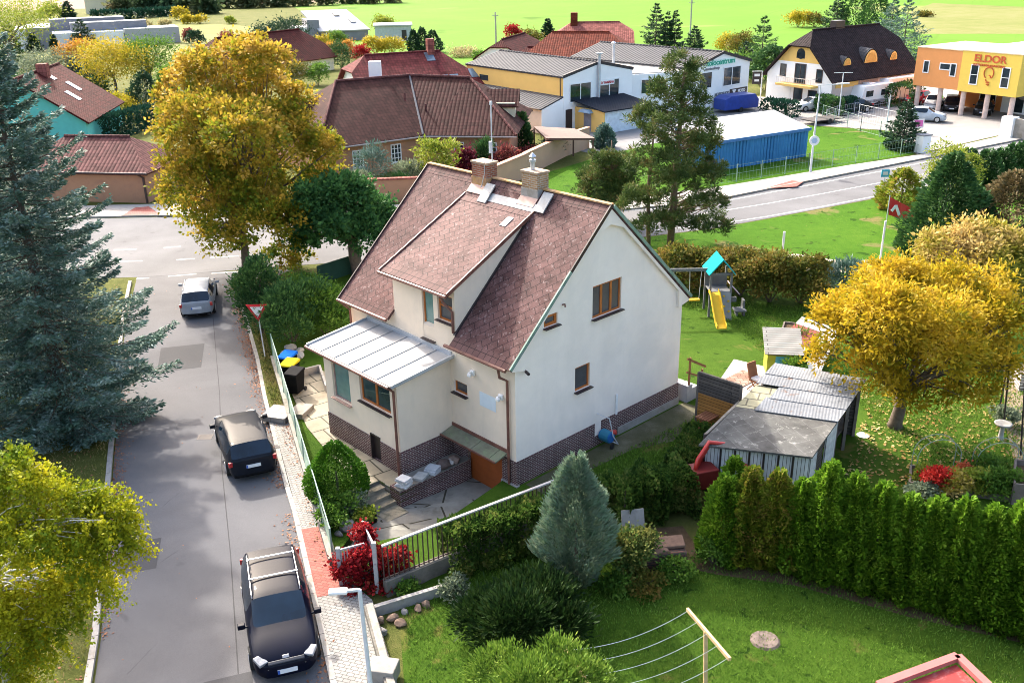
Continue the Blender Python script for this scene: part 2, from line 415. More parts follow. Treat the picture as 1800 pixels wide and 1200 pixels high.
def cone_plant(name, label, base, w, d, h, mat, n=7000, L=.16, W=.08, cat='shrub', group=None, power=.75, bulge=.2, up=.8, rough=.12, rz=0, z0=0.0, lobes=7, foot=.72):
    """columnar conifer (thuja, cypress): upright sprays over a lobed tapering shell"""
    t = thing(name, label, cat, base, rz, group)
    u = rng.uniform(0, 1, n)**1.25; a = rng.uniform(0, 2*PI, n)
    prof = np.minimum(1, (1-u)**power*(1+bulge*np.sin(u*PI)))*np.minimum(1, foot+u*2.2)
    ph = rng.uniform(0, 6.28, 4)
    lob = 1+rough*(np.sin(a*lobes+ph[0]+u*5)+.6*np.sin(a*3+ph[1]-u*9)+.7*np.sin(u*23+a*2+ph[2]))
    r = prof*lob*(1-np.abs(rng.normal(0, .16, n)))
    p = np.stack([np.cos(a)*r*w/2, np.sin(a)*r*d/2, z0+u*(h-z0)*(.93+.07*np.sin(a*5+ph[3]))], 1)
    o = np.stack([np.cos(a), np.sin(a), np.full(n, up)], 1)+rdir(n)*.45
    leaves('foliage', p, o, L, W, mat, t, .0)
    MB().tube([(0, 0, -.05), (0, 0, h*.5)], [.08, .02], 6).build('stem', BARK, t)
    return t
def spruce(name, label, base, H, R, mat, whorls=22, nb=9, per=240, L=.16, W=.06, cat='spruce tree', group=None, z0=.05, upt=.25, droop=.25, power=.9, irr=.2, sprd=.22, bark=None):
    """conifer: whorls of drooping boughs with side twigs of needles"""
    t = thing(name, label, cat, base, 0, group)
    mb = MB(); mb.tube([(0, 0, -.1), (0, 0, H*.5), (0, 0, H)], [H*.018+.03, H*.011, .01], 8)
    P = []; D = []
    for i in range(whorls):
        f = i/(whorls-1); z = H*(z0+(1-z0)*f**.95)
        ln = (R*(1-f)**power+.12*R*(1-f)+.08)*(.7+.3*min(1, f/.16))
        k = max(4, int(nb*(1-.45*f)))
        for j in range(k):
            a = 2*PI*j/k+i*1.3+random.uniform(-.3, .3); l = ln*random.uniform(1-irr*1.6, 1+irr); zz = z+random.uniform(-.3, .3)*H/whorls
            dx, dy = math.cos(a), math.sin(a)
            dr = droop*random.uniform(.6, 1.3)*(1-.55*f)
            def pt(s): return np.stack([dx*l*s, dy*l*s, zz-dr*l*s*1.15+upt*l*s**2.2+(.25*l*f*s)], 1)
            m = max(8, int(per*(.25+.75*(1-f))*random.uniform(.8, 1.2)))
            s = rng.uniform(.08, 1, m)**.8
            side = rng.normal(0, 1, m)*sprd*l*(1.12-s)*np.minimum(1, s*3+.2)+rng.normal(0, .035, m)
            c = pt(s); perp = np.array([-dy, dx, 0])
            hang = -np.abs(side)*.3-np.abs(rng.normal(0, .07+.035*l, m))*(1.15-s)+rng.normal(0, .05, m)
            P.append(c+perp*side[:, None]+np.array([0, 0, 1])*hang[:, None])
            D.append(np.array([dx, dy, 0])*.75+perp*(np.sign(side)*.7)[:, None]+rdir(m)*.5+np.array([0, 0, .1]))
            q = pt(np.array([0., .4, .75, .97]))
            mb.tube(q, [.02+.006*l, .018, .012, .005], 4, cap=False)
    leaves('crown', np.concatenate(P), np.concatenate(D), L, W, mat, t, .8)
    mb.build('trunk', bark or BARK, t)
    return t
def pine(name, label, base, H, blobs, mat, K=260, per=70, cr=.5, L=.2, W=.035, trunk_r=.18, cat='pine tree', group=None, lean=0, brown=None, trunk2=None):
    """pine: open boughs carrying round tufts of needles"""
    t = thing(name, label, cat, base, 0, group)
    p0, o, c = clump_cloud(blobs, K, 1, .01, .35, 1)
    sz = rng.uniform(.5, 1.15, len(c))
    off = rdir(len(c)*per).reshape(len(c), per, 3)*(rng.uniform(.05, 1, (len(c), per, 1))**.6)*cr*.75*sz[:, None, None]*np.array([1, 1, .75])
    P = (c[:, None]+off).reshape(-1, 3); D = unit(off.reshape(-1, 3))*.8+rdir(len(P))*.35+np.array([0, 0, .35])
    leaves('crown', P, D, L, W, mat, t, 0)
    mb = MB(); mb.tube([(0, 0, -.1), (lean*.3, 0, H*.35), (lean*.7, 0, H*.7), (lean, 0, H*.97)], [trunk_r*1.2, trunk_r, trunk_r*.6, .03], 9)
    if trunk2: mb.tube([(trunk2[0]*.9, trunk2[1], -.1), (trunk2[0], trunk2[1], trunk2[2]*.5), (trunk2[0]*.85, trunk2[1], trunk2[2])], [trunk_r*.75, trunk_r*.55, .04], 8)
    for e in c[rng.choice(len(c), min(90, len(c)), replace=False)]:
        e = Vector(e); s = Vector((lean*e.z/H, 0, max(H*.12, e.z-random.uniform(.1, .8)-.12*math.hypot(e.x, e.y))))
        if trunk2 and math.hypot(e.x-trunk2[0], e.y-trunk2[1]) < math.hypot(e.x, e.y) and e.z < trunk2[2]: s = Vector((trunk2[0], trunk2[1], s.z))
        mb.tube([s, s.lerp(e, .5)+Vector((0, 0, -.08)), e], [.05, .035, .015], 5, cap=False)
    mb.build('trunk', bark_pine, t, smooth=True)
    return t
bark_pine = MAT('pine_bark', (.17, .11, .075), .95, .35, 5, .8, 16)
def hedge(name, label, path, width, h, mat, n, L=.14, W=.08, cat='hedge', group=None, bump=.12, up=.5):
    """clipped hedge along a path of ground points"""
    t = thing(name, label, cat, (path[0][0], path[0][1], 0), 0, group); b = np.array(path, float)-np.array(path[0], float)
    seg = np.diff(b, axis=0); sl = np.linalg.norm(seg, axis=1); si = rng.choice(len(seg), n, p=sl/sl.sum()); f = rng.uniform(0, 1, n)
    c = b[si]+seg[si]*f[:, None]; tn = seg[si]/sl[si][:, None]; nr = np.stack([-tn[:, 1], tn[:, 0]], 1)
    a = rng.uniform(0, 2*PI, n); sq = 1/np.maximum(np.abs(np.cos(a)), np.abs(np.sin(a)))
    rr = np.minimum(sq, 1.22)*(1-np.abs(rng.normal(0, .08, n)))
    dist = c[:, 0]*1.7+c[:, 1]*2.3
    bm_ = 1+bump*(np.sin(dist*1.9)+.6*np.sin(dist*4.3+a*2))
    y = np.cos(a)*rr*width/2*bm_; z = h/2+np.sin(a)*rr*h/2*(1+(bm_-1)*.6)
    P = np.stack([c[:, 0]+nr[:, 0]*y, c[:, 1]+nr[:, 1]*y, np.maximum(z, .02)], 1)
    D = np.stack([nr[:, 0]*np.cos(a), nr[:, 1]*np.cos(a), np.sin(a)*.8+up], 1)+rdir(n)*.6
    leaves('foliage', P, D, L, W, mat, t, .2)
    m = MB()
    for i in range(len(b)-1):
        k = max(1, int(sl[i]/1.5))
        for j in range(k):
            q = b[i]+seg[i]*(j+.5)/k; m.tube([(q[0], q[1], 0), (q[0], q[1], h*.8)], [.05, .02], 5)
    m.build('stem', BARK, t)
    return t
def scatter(name, pts, L, W, mat, kind='stuff', flat=True, up=0):
    n = len(pts); d = rdir(n)
    if flat: d[:, 2] *= .25
    d[:, 2] += up
    o = leaves(name, pts, d, L, W, mat, None, 3.0 if flat else 0)
    return tag(o, kind=kind)
def in_poly(P, poly):
    x, y = P[:, 0], P[:, 1]; r = np.zeros(len(P), bool); n = len(poly)
    for i in range(n):
        x0, y0 = poly[i][:2]; x1, y1 = poly[(i+1) % n][:2]
        c = ((y0 > y) != (y1 > y)) & (x < (x1-x0)*(y-y0)/((y1-y0) if y1 != y0 else 1e-9)+x0); r ^= c
    return r
def poly_points(poly, n, z):
    q = np.array([p[:2] for p in poly]); lo_, hi = q.min(0), q.max(0); out = []
    got = 0
    while got < n:
        P = rng.uniform(lo_, hi, (n*2, 2)); P = P[in_poly(P, poly)]; out.append(P); got += len(P)
        if len(P) == 0: break
    P = np.concatenate(out)[:n]; return np.concatenate([P, np.full((len(P), 1), z)], 1)
# ------------------------------------------------------------------ setting materials
GREEN = [(.25, (.026, .055, .007)), (.45, (.045, .095, .01)), (.62, (.072, .13, .015)), (.8, (.12, .16, .03))]
LAWN = groundmat('lawn_grass', GREEN, (.22, 2.2, 28), (.4, .3, .3), bump=1.0, bdist=.06, spots=[((.12, .125, .03), .45, .6), ((.02, .05, .006), 1.7, .62)])
LAWN_B = groundmat('verge_grass', [(.3, (.03, .08, .006)), (.5, (.055, .135, .01)), (.7, (.095, .175, .016))], (.12, 1.5, 14), (.4, .3, .3), bump=1, bdist=.1, spots=[((.16, .145, .055), .22, .6), ((.025, .07, .006), .9, .6), ((.11, .13, .03), 2.2, .66)])
ROUGH = groundmat('rough_grass', [(.3, (.05, .07, .015)), (.5, (.1, .11, .03)), (.7, (.2, .17, .07))], (.3, 2.5, 25), (.35, .35, .3), bump=1, bdist=.06)
FIELD = groundmat('field_crop', [(.3, (.075, .17, .018)), (.5, (.098, .198, .023)), (.7, (.125, .215, .032))], (.012, .06, 1.0), (.45, .35, .2), bump=.4, spots=[((.19, .21, .065), .012, .6), ((.06, .13, .012), .03, .63)], rows=(16.0, .5, (.075, .14, .02)))
MEADOW = groundmat('meadow_dry', [(.3, (.1, .13, .03)), (.5, (.16, .17, .055)), (.7, (.22, .2, .1))], (.03, .25, 3), (.4, .4, .2), bump=.5)
PLOUGH = groundmat('ploughed_soil', [(.3, (.22, .145, .11)), (.7, (.28, .19, .145))], (.02, .3, 4), (.4, .3, .3), bump=.3)
SOIL = groundmat('garden_soil', [(.3, (.06, .04, .025)), (.5, (.11, .075, .045)), (.7, (.17, .12, .075))], (.5, 4, 30), (.3, .35, .35), bump=1, bdist=.05)
def asphaltmat(name, c, crack=True):
    t = NT(name); co = t.co()
    a = t.ramp(t.noise(co, 60, 3, .8), [(.25, .72), (.75, 1.25)])
    b = t.ramp(t.noise(co, .22, 5, .6, .4), [(.3, .8), (.7, 1.15)])
    m = t.mix(1.0, t.mix(1.0, c, a, 'MULTIPLY'), b, 'MULTIPLY')
    m = t.mix(t.ramp(t.noise(co, 7, 6, .75), [(.6, 0.0), (.75, .35)]), m, sh(c, .55))
    vo = t.n('TexVoronoi', feature='DISTANCE_TO_EDGE'); wp_ = t.n('Mix', data_type='RGBA'); wp_.inputs[0].default_value = .12; t.l(co, wp_.inputs[6])
    nz = t.n('TexNoise'); t.l(co, nz.inputs['Vector']); nz.inputs['Scale'].default_value = 1.3; t.l(nz.outputs[1], wp_.inputs[7]); t.l(wp_.outputs[2], vo.inputs['Vector']); vo.inputs['Scale'].default_value = .42
    ck = t.math('MULTIPLY', t.ramp(vo.outputs[0], [(.002, .8), (.007, 0.0)]), t.ramp(t.noise(co, .5, 3), [(.6, 0.0), (.68, .6)]))
    m = t.mix(ck, m, sh(c, .4)); m = t.mix(t.ramp(t.noise(co, .9, 3, .5, .3), [(.66, 0.0), (.74, .4)]), m, sh(c, .5))
    t.bump(t.noise(co, 70, 3, .7), .4, .008)
    return t.fin(m, .9, 0, .15)
ASPH = asphaltmat('asphalt_street', (.118, .116, .121)); ASPH2 = asphaltmat('asphalt_main', (.132, .131, .135))
CONC = MAT('concrete', (.27, .25, .22), .9, .2, 1.5, .4, 35, dirt=(.16, .14, .1), dscale=1.1)
CONC_L = MAT('concrete_light', (.32, .3, .275), .9, .15, 2.5, .3, 40, dirt=(.24, .22, .18), dscale=2)
CONC_D = MAT('concrete_dark', (.15, .138, .118), .95, .3, 2, .5, 30, dirt=(.07, .07, .05), dscale=1.5)
PAVER = brickmat('pavers_grey', (.24, .23, .215), (.3, .29, .27), (.11, .104, .09), .2, .12, .01, rot=.32, bump=.4, var=.15)
PAVER_R = brickmat('pavers_red', (.29, .085, .068), (.36, .12, .095), (.16, .06, .05), .2, .12, .009, rot=.32, bump=.4, var=.15)
PAVE_L = brickmat('pavers_light', (.3, .285, .265), (.36, .34, .315), (.2, .19, .175), .6, .4, .012, bump=.3, var=.12)
WHITE_LINE = MAT('road_paint', (.42, .42, .4), .6, .12, 3)
def structure(o, label=None): return tag(o, label, None, None, 'structure')
def flat(name, pts, mat, z=None, thick=.6):
    """ground piece with a skirt, top at z"""
    P = [p if z is None else (p[0], p[1], z) for p in pts]
    return structure(MB().slab(P, thick).build(name, mat))
# ------------------------------------------------------------------ house frame
AX, AY = 0.0775, 28.9595
HRZ = math.radians(-47)
hc, hs = math.cos(HRZ), math.sin(HRZ)
def HW(u, v, z=0.0):
    x = -u; return (AX+x*hc-v*hs, AY+x*hs+v*hc, z)
YZ = .30
# driveway pit outline (house coordinates -> world)
DRV = [HW(2.6, .27, -.5), HW(.74, .27, -.5), HW(.55, -.5, -.47), HW(.2, -2.73, -.22), HW(.17, -4.3, -.08), HW(1.26, -6.55, .03), HW(2.0, -5.3, -.02), HW(2.3, -4.45, -.2), HW(3.74, -4.4, -.3), HW(3.74, -3.28, -.3), HW(2.46, -3.3, -.24)]
from mathutils.geometry import tessellate_polygon
def holed(name, outer, hole, z, mat):
    o3 = [Vector((p[0], p[1], 0)) for p in outer]; h3 = [Vector((p[0], p[1], 0)) for p in hole]
    tris = tessellate_polygon([o3, h3]); vs = [(p.x, p.y, z) for p in o3+h3]
    m = MB(); 
    for t in tris:
        a, b, c = (Vector(vs[i]) for i in t)
        m.add([], [])
        m.f.append(list(t) if (b-a).cross(c-a).z > 0 else list(t)[::-1]); m.m.append(0)
    m.v = vs
    return m
big = [(-900, -60), (900, -60), (900, 1400), (-900, 1400)]
structure(holed('ground', big, DRV, 0, ROUGH).build('ground', ROUGH))
# far fields
flat('field', [(-20, 165, 0), (-72, 340, 0), (-60, 356, 0), (-15, 395, 0), (60, 640, 0), (640, 900, 0), (700, 120, 0), (60, 100, 0), (30, 150, 0)], FIELD, .012, .01)
flat('meadow', [G(60, 75), G(330, 40), G(420, 45), G(520, 60), G(490, 110), G(300, 130), G(60, 130)], MEADOW, .016, .01)
flat('ploughed_field', [(-420, 305, 0), (-70, 365, 0), (-20, 420, 0), (60, 900, 0), (-900, 1300, 0)], PLOUGH, .008, .006)
flat('rough_field_strip', [G(1610, 60), G(1600, 20), G(1640, 6), G(2100, 25), G(2100, 60)], MEADOW, .016, .01)
# street, main road
street = [(-22.6, 54.5), (-20.5, 47), (-19.5, 43.9), (-15.3, 31.6), (-13.75, 27.1), (-11.85, 21.6), (-9.6, 14), (-6.5, 6), (-.5, 6), (-2.9, 14), (-5.0, 19.7), (-7.65, 27.9), (-8.3, 29.5), (-10.9, 37.1), (-12.2, 41.2), (-13.4, 44.6), (-14.9, 48.7), (-15.4, 51.5), (-13.2, 55.0)]
flat('street', street, ASPH, .008, .004)
near = [(-90, 48.5), (-40, 53.2), (-22, 54.0), (-10, 56.3), (0, 58.4), (8, 60.2), (13.8, 62.2), (18.2, 64.5), (28.6, 70.1), (60, 88.6), (140, 136)]
far = [(140, 144), (60, 97.2), (31.6, 79.6), (22.8, 74.2), (16.8, 70.4), (12.9, 68.4), (5, 66.4), (-5, 66.1), (-15, 67), (-26, 67.8), (-90, 66)]
flat('main_road', near+far, ASPH2, .012, .003)
def ribbon(pts, w, z, m, mi=0):
    for (a, b) in zip(pts[:-1], pts[1:]):
        a = Vector((*a[:2], z)); b = Vector((*b[:2], z)); n = (b-a).cross(Vector((0, 0, 1))).normalized()*w/2
        m.add([a-n, a+n, b+n, b-n], [(0, 1, 2, 3)], mi)
def lerp_path(path, s0, s1):
    out = []; acc = 0
    for a, b in zip(path[:-1], path[1:]):
        L = math.dist(a, b)
        if acc+L > s0 and acc < s1:
            t0 = max(0, (s0-acc)/L); t1 = min(1, (s1-acc)/L)
            p = [a[i]+(b[i]-a[i])*t0 for i in (0, 1)]; q = [a[i]+(b[i]-a[i])*t1 for i in (0, 1)]
            if not out: out.append(p)
            out.append(q)
        acc += L
    return out
sd = MB()
ribbon([(-15.9, 47), (-12.9, 37.5), (-11.0, 31), (-9.2, 25.5), (-6.6, 17), (-4, 8)], .035, .0125, sd)
structure(sd.build('asphalt_seam', MAT('seam_dark', (.045, .044, .046), .9, .3, 3)))
pt = MB()
for q in (((-12.6, 24.6), (-11.4, 24.9), (-11.8, 26.6), (-13.0, 26.2)), ((-16.5, 40), (-14.6, 40.5), (-15.3, 43.4), (-17.3, 42.9)), ((-7.6, 17.2), (-6.4, 17.6), (-7.2, 20.2), (-8.4, 19.8))): pt.poly([(*p, .0128) for p in q])
structure(pt.build('asphalt_patch', asphaltmat('asphalt_patch', (.07, .069, .072))))
for q in ((-13.15, 26.9), (-12.4, 33.6)):
    dg_ = MB().box(q[0]-.3, q[0]+.3, q[1]-.22, q[1]+.22, .0, .016)
    for k in range(5): dg_.box(q[0]-.24, q[0]+.24, q[1]-.17+k*.08, q[1]-.13+k*.08, .016, .02, 0)
    structure(dg_.build('drain_grate', MAT('cast_iron', (.06, .045, .04), .7, .3, 8)))
mk = MB()
ribbon([G2(1150, 405), G2(1250, 396), G2(1350, 380.5), G2(1450, 362.5), G2(1550, 343), (60, 89.5)], .14, .017, mk)
ribbon([G2(1090, 400), G2(1250, 374), G2(1350, 358), G2(1450, 340), G2(1550, 321), (60, 92.3)], .13, .017, mk)
ribbon([G2(1090, 371), G2(1210, 363), G2(1300, 349), G2(1400, 330), G2(1550, 301), (60, 96.6)], .14, .017, mk)
for a, b in (((288, 436), (318, 433.5)), ((310, 457), (342, 455)), ((296, 486), (345, 482)), ((372, 481), (428, 477)), ((240, 490), (262, 489)), ((200, 460), (250, 459)), ((370, 453), (420, 450)), ((360, 431), (410, 428)), ((200, 440), (240, 438.5))):
    ribbon([G2(*a), G2(*b)], .14, .017, mk)
structure(mk.build('road_markings', WHITE_LINE))
# pavement beyond the main road, kerbs
fs = [(-90, 66.2), (-26, 68), (-15, 67.2), (-5, 66.3), (5, 66.6), (12.9, 68.6), (16.8, 70.6), (22.8, 74.4), (31.6, 79.8), (60, 97.4), (120, 133)]
fo = [(120, 138), (60, 100.8), (36.9, 84.3), (29.4, 80.6), (21.1, 76.0), (15.9, 73.2), (10, 71), (3, 69.6), (-6, 69.6), (-15, 70.3), (-27, 71.3), (-90, 70)]
flat('pavement', fs+fo, CONC_L, .13, .14)
flat('pavement_ramp', [G(215, 382), G(238, 368), G(262, 366), G(282, 380)], PAVER_R, .138, .006)
flat('pavement_ramp', [G(1345, 334), G(1392, 320), G(1412, 322), G(1400, 331)], PAVER_R, .138, .006)
def kerb(name, pts, w, h, mat):
    m = MB()
    for a, b in zip(pts[:-1], pts[1:]):
        L = math.dist(a, b); k = max(1, round(L/1.0))
        for i in range(k):
            p = [a[j]+(b[j]-a[j])*(i+.012)/k for j in (0, 1)]; q = [a[j]+(b[j]-a[j])*(i+.988)/k for j in (0, 1)]
            m.beam((*p, h/2-.05), (*q, h/2-.05), w, h+.1)
    return structure(m.build(name, mat))
rk = [(-.62, 6), (-3.0, 14), (-5.0, 19.7), (-7.7, 27.9), (-8.3, 29.5), (-10.9, 37.1), (-12.2, 41.2), (-13.4, 44.6), (-14.9, 48.7), (-15.2, 50.6), (-14.4, 52.6)]
lk = [(-6.6, 6), (-9.7, 14), (-11.9, 21.6), (-13.8, 27.1), (-15.35, 31.6), (-19.55, 43.9), (-20.6, 47), (-22.4, 53)]
kerb('kerb', [(p[0]+.08, p[1]) for p in rk], .16, .13, CONC_L); kerb('kerb', [(p[0]-.1, p[1]) for p in lk], .18, .13, CONC_L)
kerb('kerb', [(a[0], a[1]-.05) for a in fs[1:10]], .16, .14, CONC)
flat('verge', [(-7, 4), (-9.85, 14), (-12.05, 21.6), (-13.95, 27.1), (-15.5, 31.6), (-19.7, 43.9), (-20.8, 47), (-22.7, 53.4), (-60, 50), (-60, 4)], ROUGH, .1, .11)
# street fence line (foot of the low concrete base), pavement between kerb and base
F0, F1 = G2(481, 632, .3), G2(586, 990, .3)
def FL(t): return (F0[0]+(F1[0]-F0[0])*t, F0[1]+(F1[1]-F0[1])*t)
fx0, fx1 = FL(.31), FL(1.0)
pav_t = [(-9.95, 34.8), (-7.55, 27.9), (-4.85, 19.7), (-2.85, 14), (-.5, 6), (1.2, 6), (-1.4, 14), (-3.35, 20), (-4.3, 23.0), fx1, fx0]
flat('pavement_street', pav_t, PAVER, .12, .13)
r0, r1 = G2(524, 931, .12), G2(560, 1047, .12)
flat('pavement_red', [G(523, 931, .12), G(570, 924, .12), G(582, 950, .12), G(596, 990, .12), G(604, 1040, .12), G(553, 1050, .12)], PAVER_R, .126, .006)
flat('verge_strip', [(-9.9, 34.9), (-10.75, 37.1), (-12.05, 41.2), (-13.25, 44.6), (-14.75, 48.7), (-14.2, 52.5), (-11.3, 55.3), (-7.5, 55.3), FL(-.2), fx0], ROUGH, .12, .13)
# yard terrace round the house with the driveway cut into it
yard = [FL(-.55), FL(0), FL(.92), G2(592, 985, .3), G2(655, 1010, .3), G2(703, 1006, .3), G2(760, 988, .3), G2(830, 958, .3), G2(935, 912, .3), G2(1060, 862, .3), G2(1180, 838, .3), G2(1240, 850, .3), G2(1500, 888, .3), G2(1800, 905, .3), (30, 27), (40, 50), (17, 50.5), (10, 53.5), (3, 54.8), (-6, 54.2), (-9.5, 53.6)]
drv_in = [p for p in DRV]
ym = holed('lawn_yard', yard, drv_in, YZ, LAWN)
for i in range(len(yard)):
    a, b = yard[i], yard[(i+1) % len(yard)]; ym.add([(*a, 0), (*b, 0), (*b, YZ), (*a, YZ)], [(0, 1, 2, 3)])
structure(ym.build('lawn_yard', LAWN))
dm = MB()
DTRI = tessellate_polygon([[Vector((p[0], p[1], 0)) for p in DRV]])
for t in DTRI:
    P = [Vector(DRV[i]) for i in t]
    if (P[1]-P[0]).cross(P[2]-P[0]).z < 0: P = P[::-1]
    dm.add(P, [(0, 1, 2)])
SLABS = brickmat('driveway_slabs', (.22, .205, .175), (.29, .275, .23), (.055, .05, .035), 1.9, 2.3, .035, rot=.82, bump=.5, var=.3, off=0, stain=((.12, .11, .085), .8, .55, .7))
structure(dm.build('driveway', SLABS))
BRICK = brickmat('brick_clinker', (.075, .032, .035), (.11, .045, .045), (.4, .33, .3), .24, .075, .011, rough=.55, bump=.6, var=.35)
TRIM = brickmat('brick_edging', (.27, .12, .1), (.34, .16, .13), (.3, .28, .25), .09, .3, .012, bump=.5, var=.25)
ws = MB()
for i in range(len(DRV)):
    a, b = DRV[i], DRV[(i+1) % len(DRV)]
    if i not in (1, 2, 7, 8): continue
    ws.add([a, b, (b[0], b[1], YZ+.002), (a[0], a[1], YZ+.002)], [(3, 2, 1, 0)])
structure(ws.build('driveway_wall', CONC_D))
tr = MB(); e0, e1, e2 = Vector(HW(.66, -.35, -.3)), Vector(HW(.1, -2.73, .1)), Vector(HW(.05, -4.3, .2))
for a, b in ((e0, e1), (e1, e2)): tr.beam(a, b, .42, .12)
structure(tr.build('brick_edging', TRIM))
gw = MB(); gw.add([HW(.5, -.4, -.18), HW(-.1, -2.7, .17), HW(-.15, -4.3, .26), HW(-1.6, -4.0, .36), HW(-.9, -.9, .36)], [(0, 1, 2, 3, 4)]); structure(gw.build('lawn_wedge', LAWN))
# terrace path beside the annex
PATH = brickmat('path_slabs', (.28, .245, .175), (.34, .3, .225), (.07, .065, .045), 1.3, 1.1, .03, rot=-.6, bump=.5, var=.25, off=.3, stain=((.16, .15, .11), .9, .56, .7))
flat('path', [HW(2.5, -3.2, 0), HW(2.6, -2.5, 0), HW(8.2, -2.4, 0), HW(8.2, -.4, 0), G(588, 655, .3), G(530, 648, .3), G(512, 690, .3), G(540, 752, .3), G(572, 790, .3), G(625, 845, .3), HW(3.76, -4.5, 0), HW(3.76, -3.26, 0)], PATH, YZ+.03, .35)
flat('terrace', [HW(2.5, -3.27, 0), HW(3.42, -3.27, 0), HW(3.42, -.04, 0), HW(2.5, -.04, 0)], CONC, YZ+.026, .2)
flat('gable_path', [HW(-.15, .3, 0), HW(-.15, 9.5, 0), HW(-1.0, 9.6, 0), HW(-1.9, 6.5, 0), HW(-1.2, 5, 0), HW(-1.1, 3, 0), HW(-1.0, .3, 0)], groundmat('mossy_path', [(.3, (.045, .05, .018)), (.5, (.1, .095, .055)), (.7, (.2, .18, .13))], (.4, 1.8, 20), (.5, .3, .2), bump=.8), YZ+.012, .02)
flat('patio', [G(1250, 690, .3), G(1290, 632, .3), G(1345, 645, .3), G(1380, 668, .3), G(1330, 720, .3), G(1265, 740, .3)], PAVE_L, YZ+.03, .06)
flat('patio_step', [HW(-.9, 9.3, 0), HW(-.9, 10.9, 0), HW(-3.0, 11.2, 0), HW(-3.0, 9.5, 0)], PAVE_L, YZ+.05, .1)
# lower garden and parking grounds
flat('lawn_lower', [(-3.55, 23.2), (-2.2, 14), (-1, 8), (40, 8), (40, 20), (14.6, 21.4), (11.5, 22.6), (8.6, 24.3), (5.6, 25.3), (3.5, 26.6), (.5, 26.3), (-2.1, 24.6)], LAWN, .02, .02)
flat('soil_bed', [G(1135, 930), G(1200, 925), G(1240, 985), G(1400, 1010), G(1600, 1062), G(1820, 1115), G(1830, 1138), G(1600, 1085), G(1400, 1030), G(1260, 1010), G(1140, 985)], SOIL, .026, .005)
flat('green_verge', [(-9.3, 56.2), (0, 58.2), (8, 60.0), (13.8, 62.0), (18.2, 64.3), (28.6, 69.9), (60, 88.3), (60, 60), (22, 51.5), (14, 52.5), (8, 57), (0, 55.5), (-8, 55.5)], LAWN_B, .03, .02)
flat('dirt_path', [G(1330, 452), G(1400, 447), G(1470, 458), G(1560, 458), G(1640, 470), G(1640, 485), G(1480, 480), G(1390, 475), G(1320, 478)], groundmat('dirt', [(.3, (.3, .25, .19)), (.7, (.46, .39, .31))], (.4, 3, 20), (.4, .3, .3)), .035, .003)
flat('green_plot', [(-2, 71.6), (10, 71.4), (15.9, 73.6), (21.1, 76.4), (29.4, 81), (36.6, 84.9), (39, 96), (30, 101), (24, 96), (14, 92), (8, 86), (1.5, 78)], LAWN_B, .02, .015)
flat('parking', [(36.9, 85), (60, 101.5), (80, 120), (58, 140), (44, 112), (30, 122), (24, 118), (24, 101), (30, 101.5), (39, 96.5)], MAT('parking_concrete', (.23, .215, .2), .9, .12, .6, .2, 20), .02, .015)
flat('paved_yard', [(10, 85), (14, 92), (24, 97), (25, 112), (10, 102), (5, 98), (6, 90)], MAT('yard_asphalt', (.19, .185, .18), .9, .12, .6), .018, .01)
# ------------------------------------------------------------------ the house in the middle
RENDER = MAT('render_greige', (.62, .555, .485), .92, .07, .9, .25, 60, dirt=(.5, .465, .425), dscale=.55)
RENDER_W = MAT('render_white', (.69, .67, .645), .92, .06, .8, .25, 60, dirt=(.57, .56, .55), dscale=.5)
def streakmat(name, c, c2, c3):
    t = NT(name); co = t.co(); st_ = t.co('Object', (1.0, 1.0, .3))
    a = t.ramp(t.noise(co, .8, 6, .65), [(.3, sh(c, .94)), (.7, sh(c, 1.05))])
    a = t.mix(t.ramp(t.noise(st_, 1.6, 6, .7), [(.5, 0.0), (.8, .55)]), a, c2)
    a = t.mix(t.ramp(t.noise(co, .45, 5, .6, .5), [(.52, 0.0), (.7, .7)]), a, c3)
    t.bump(t.noise(co, 70, 4, .6), .3, .01); m = t.fin(a, .92, 0, .1); MATS[name] = m; return m
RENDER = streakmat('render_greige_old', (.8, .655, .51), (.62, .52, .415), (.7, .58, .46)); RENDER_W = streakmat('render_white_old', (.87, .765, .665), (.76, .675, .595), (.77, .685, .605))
WOOD = MAT('orange_wood', (.42, .125, .025), .45, .2, 3, .2, 40)
SILL = MAT('dark_sill', (.035, .025, .027), .4, .2, 6)
GLASS = glassmat()
GLASS_C = MAT('curtain_green', (.13, .23, .2), .15, .2, 2, spec=.6)
GLASS_D = MAT('blind_grey', (.075, .075, .078), .25, .1, 4, spec=.6)
COPPER = MAT('brown_copper', (.17, .07, .05), .5, .35, 4)
ZINC = MAT('zinc', (.5, .53, .57), .38, .12, 2, metal=.5)
ROOFW = MAT('white_sheet_roof', (.33, .33, .33), .5, .07, .9, dirt=(.25, .247, .24), dscale=1.5)
ETER = brickmat('eternit_diamonds', (.11, .053, .048), (.14, .073, .067), (.03, .016, .016), .4, .3, .011, rot=-PI/4, bump=.7, var=.5, off=.5, stain=((.34, .26, .245), 7.5, .565, .85))
ETER_B = brickmat('eternit_border', (.11, .056, .05), (.15, .08, .073), (.03, .018, .018), .3, .42, .012, bump=.6, var=.35, off=.0, stain=((.4, .33, .3), 5.0, .64, .75))
LICHEN = MAT('ridge_lichen', (.42, .25, .13), .95, .35, 5, .4, 25, dirt=(.48, .27, .06), dscale=3)
GREENM = MAT('green_flashing', (.17, .26, .2), .55, .25, 3, dirt=(.28, .33, .3), dscale=4)
house = thing('family_house', 'greige house with steep purple brown shingled roof, long dormer and brick plinth, in the middle', 'house', (AX, AY, 0), HRZ)
SL = .945
def zr(y): return 5.0+(y+.3)*SL
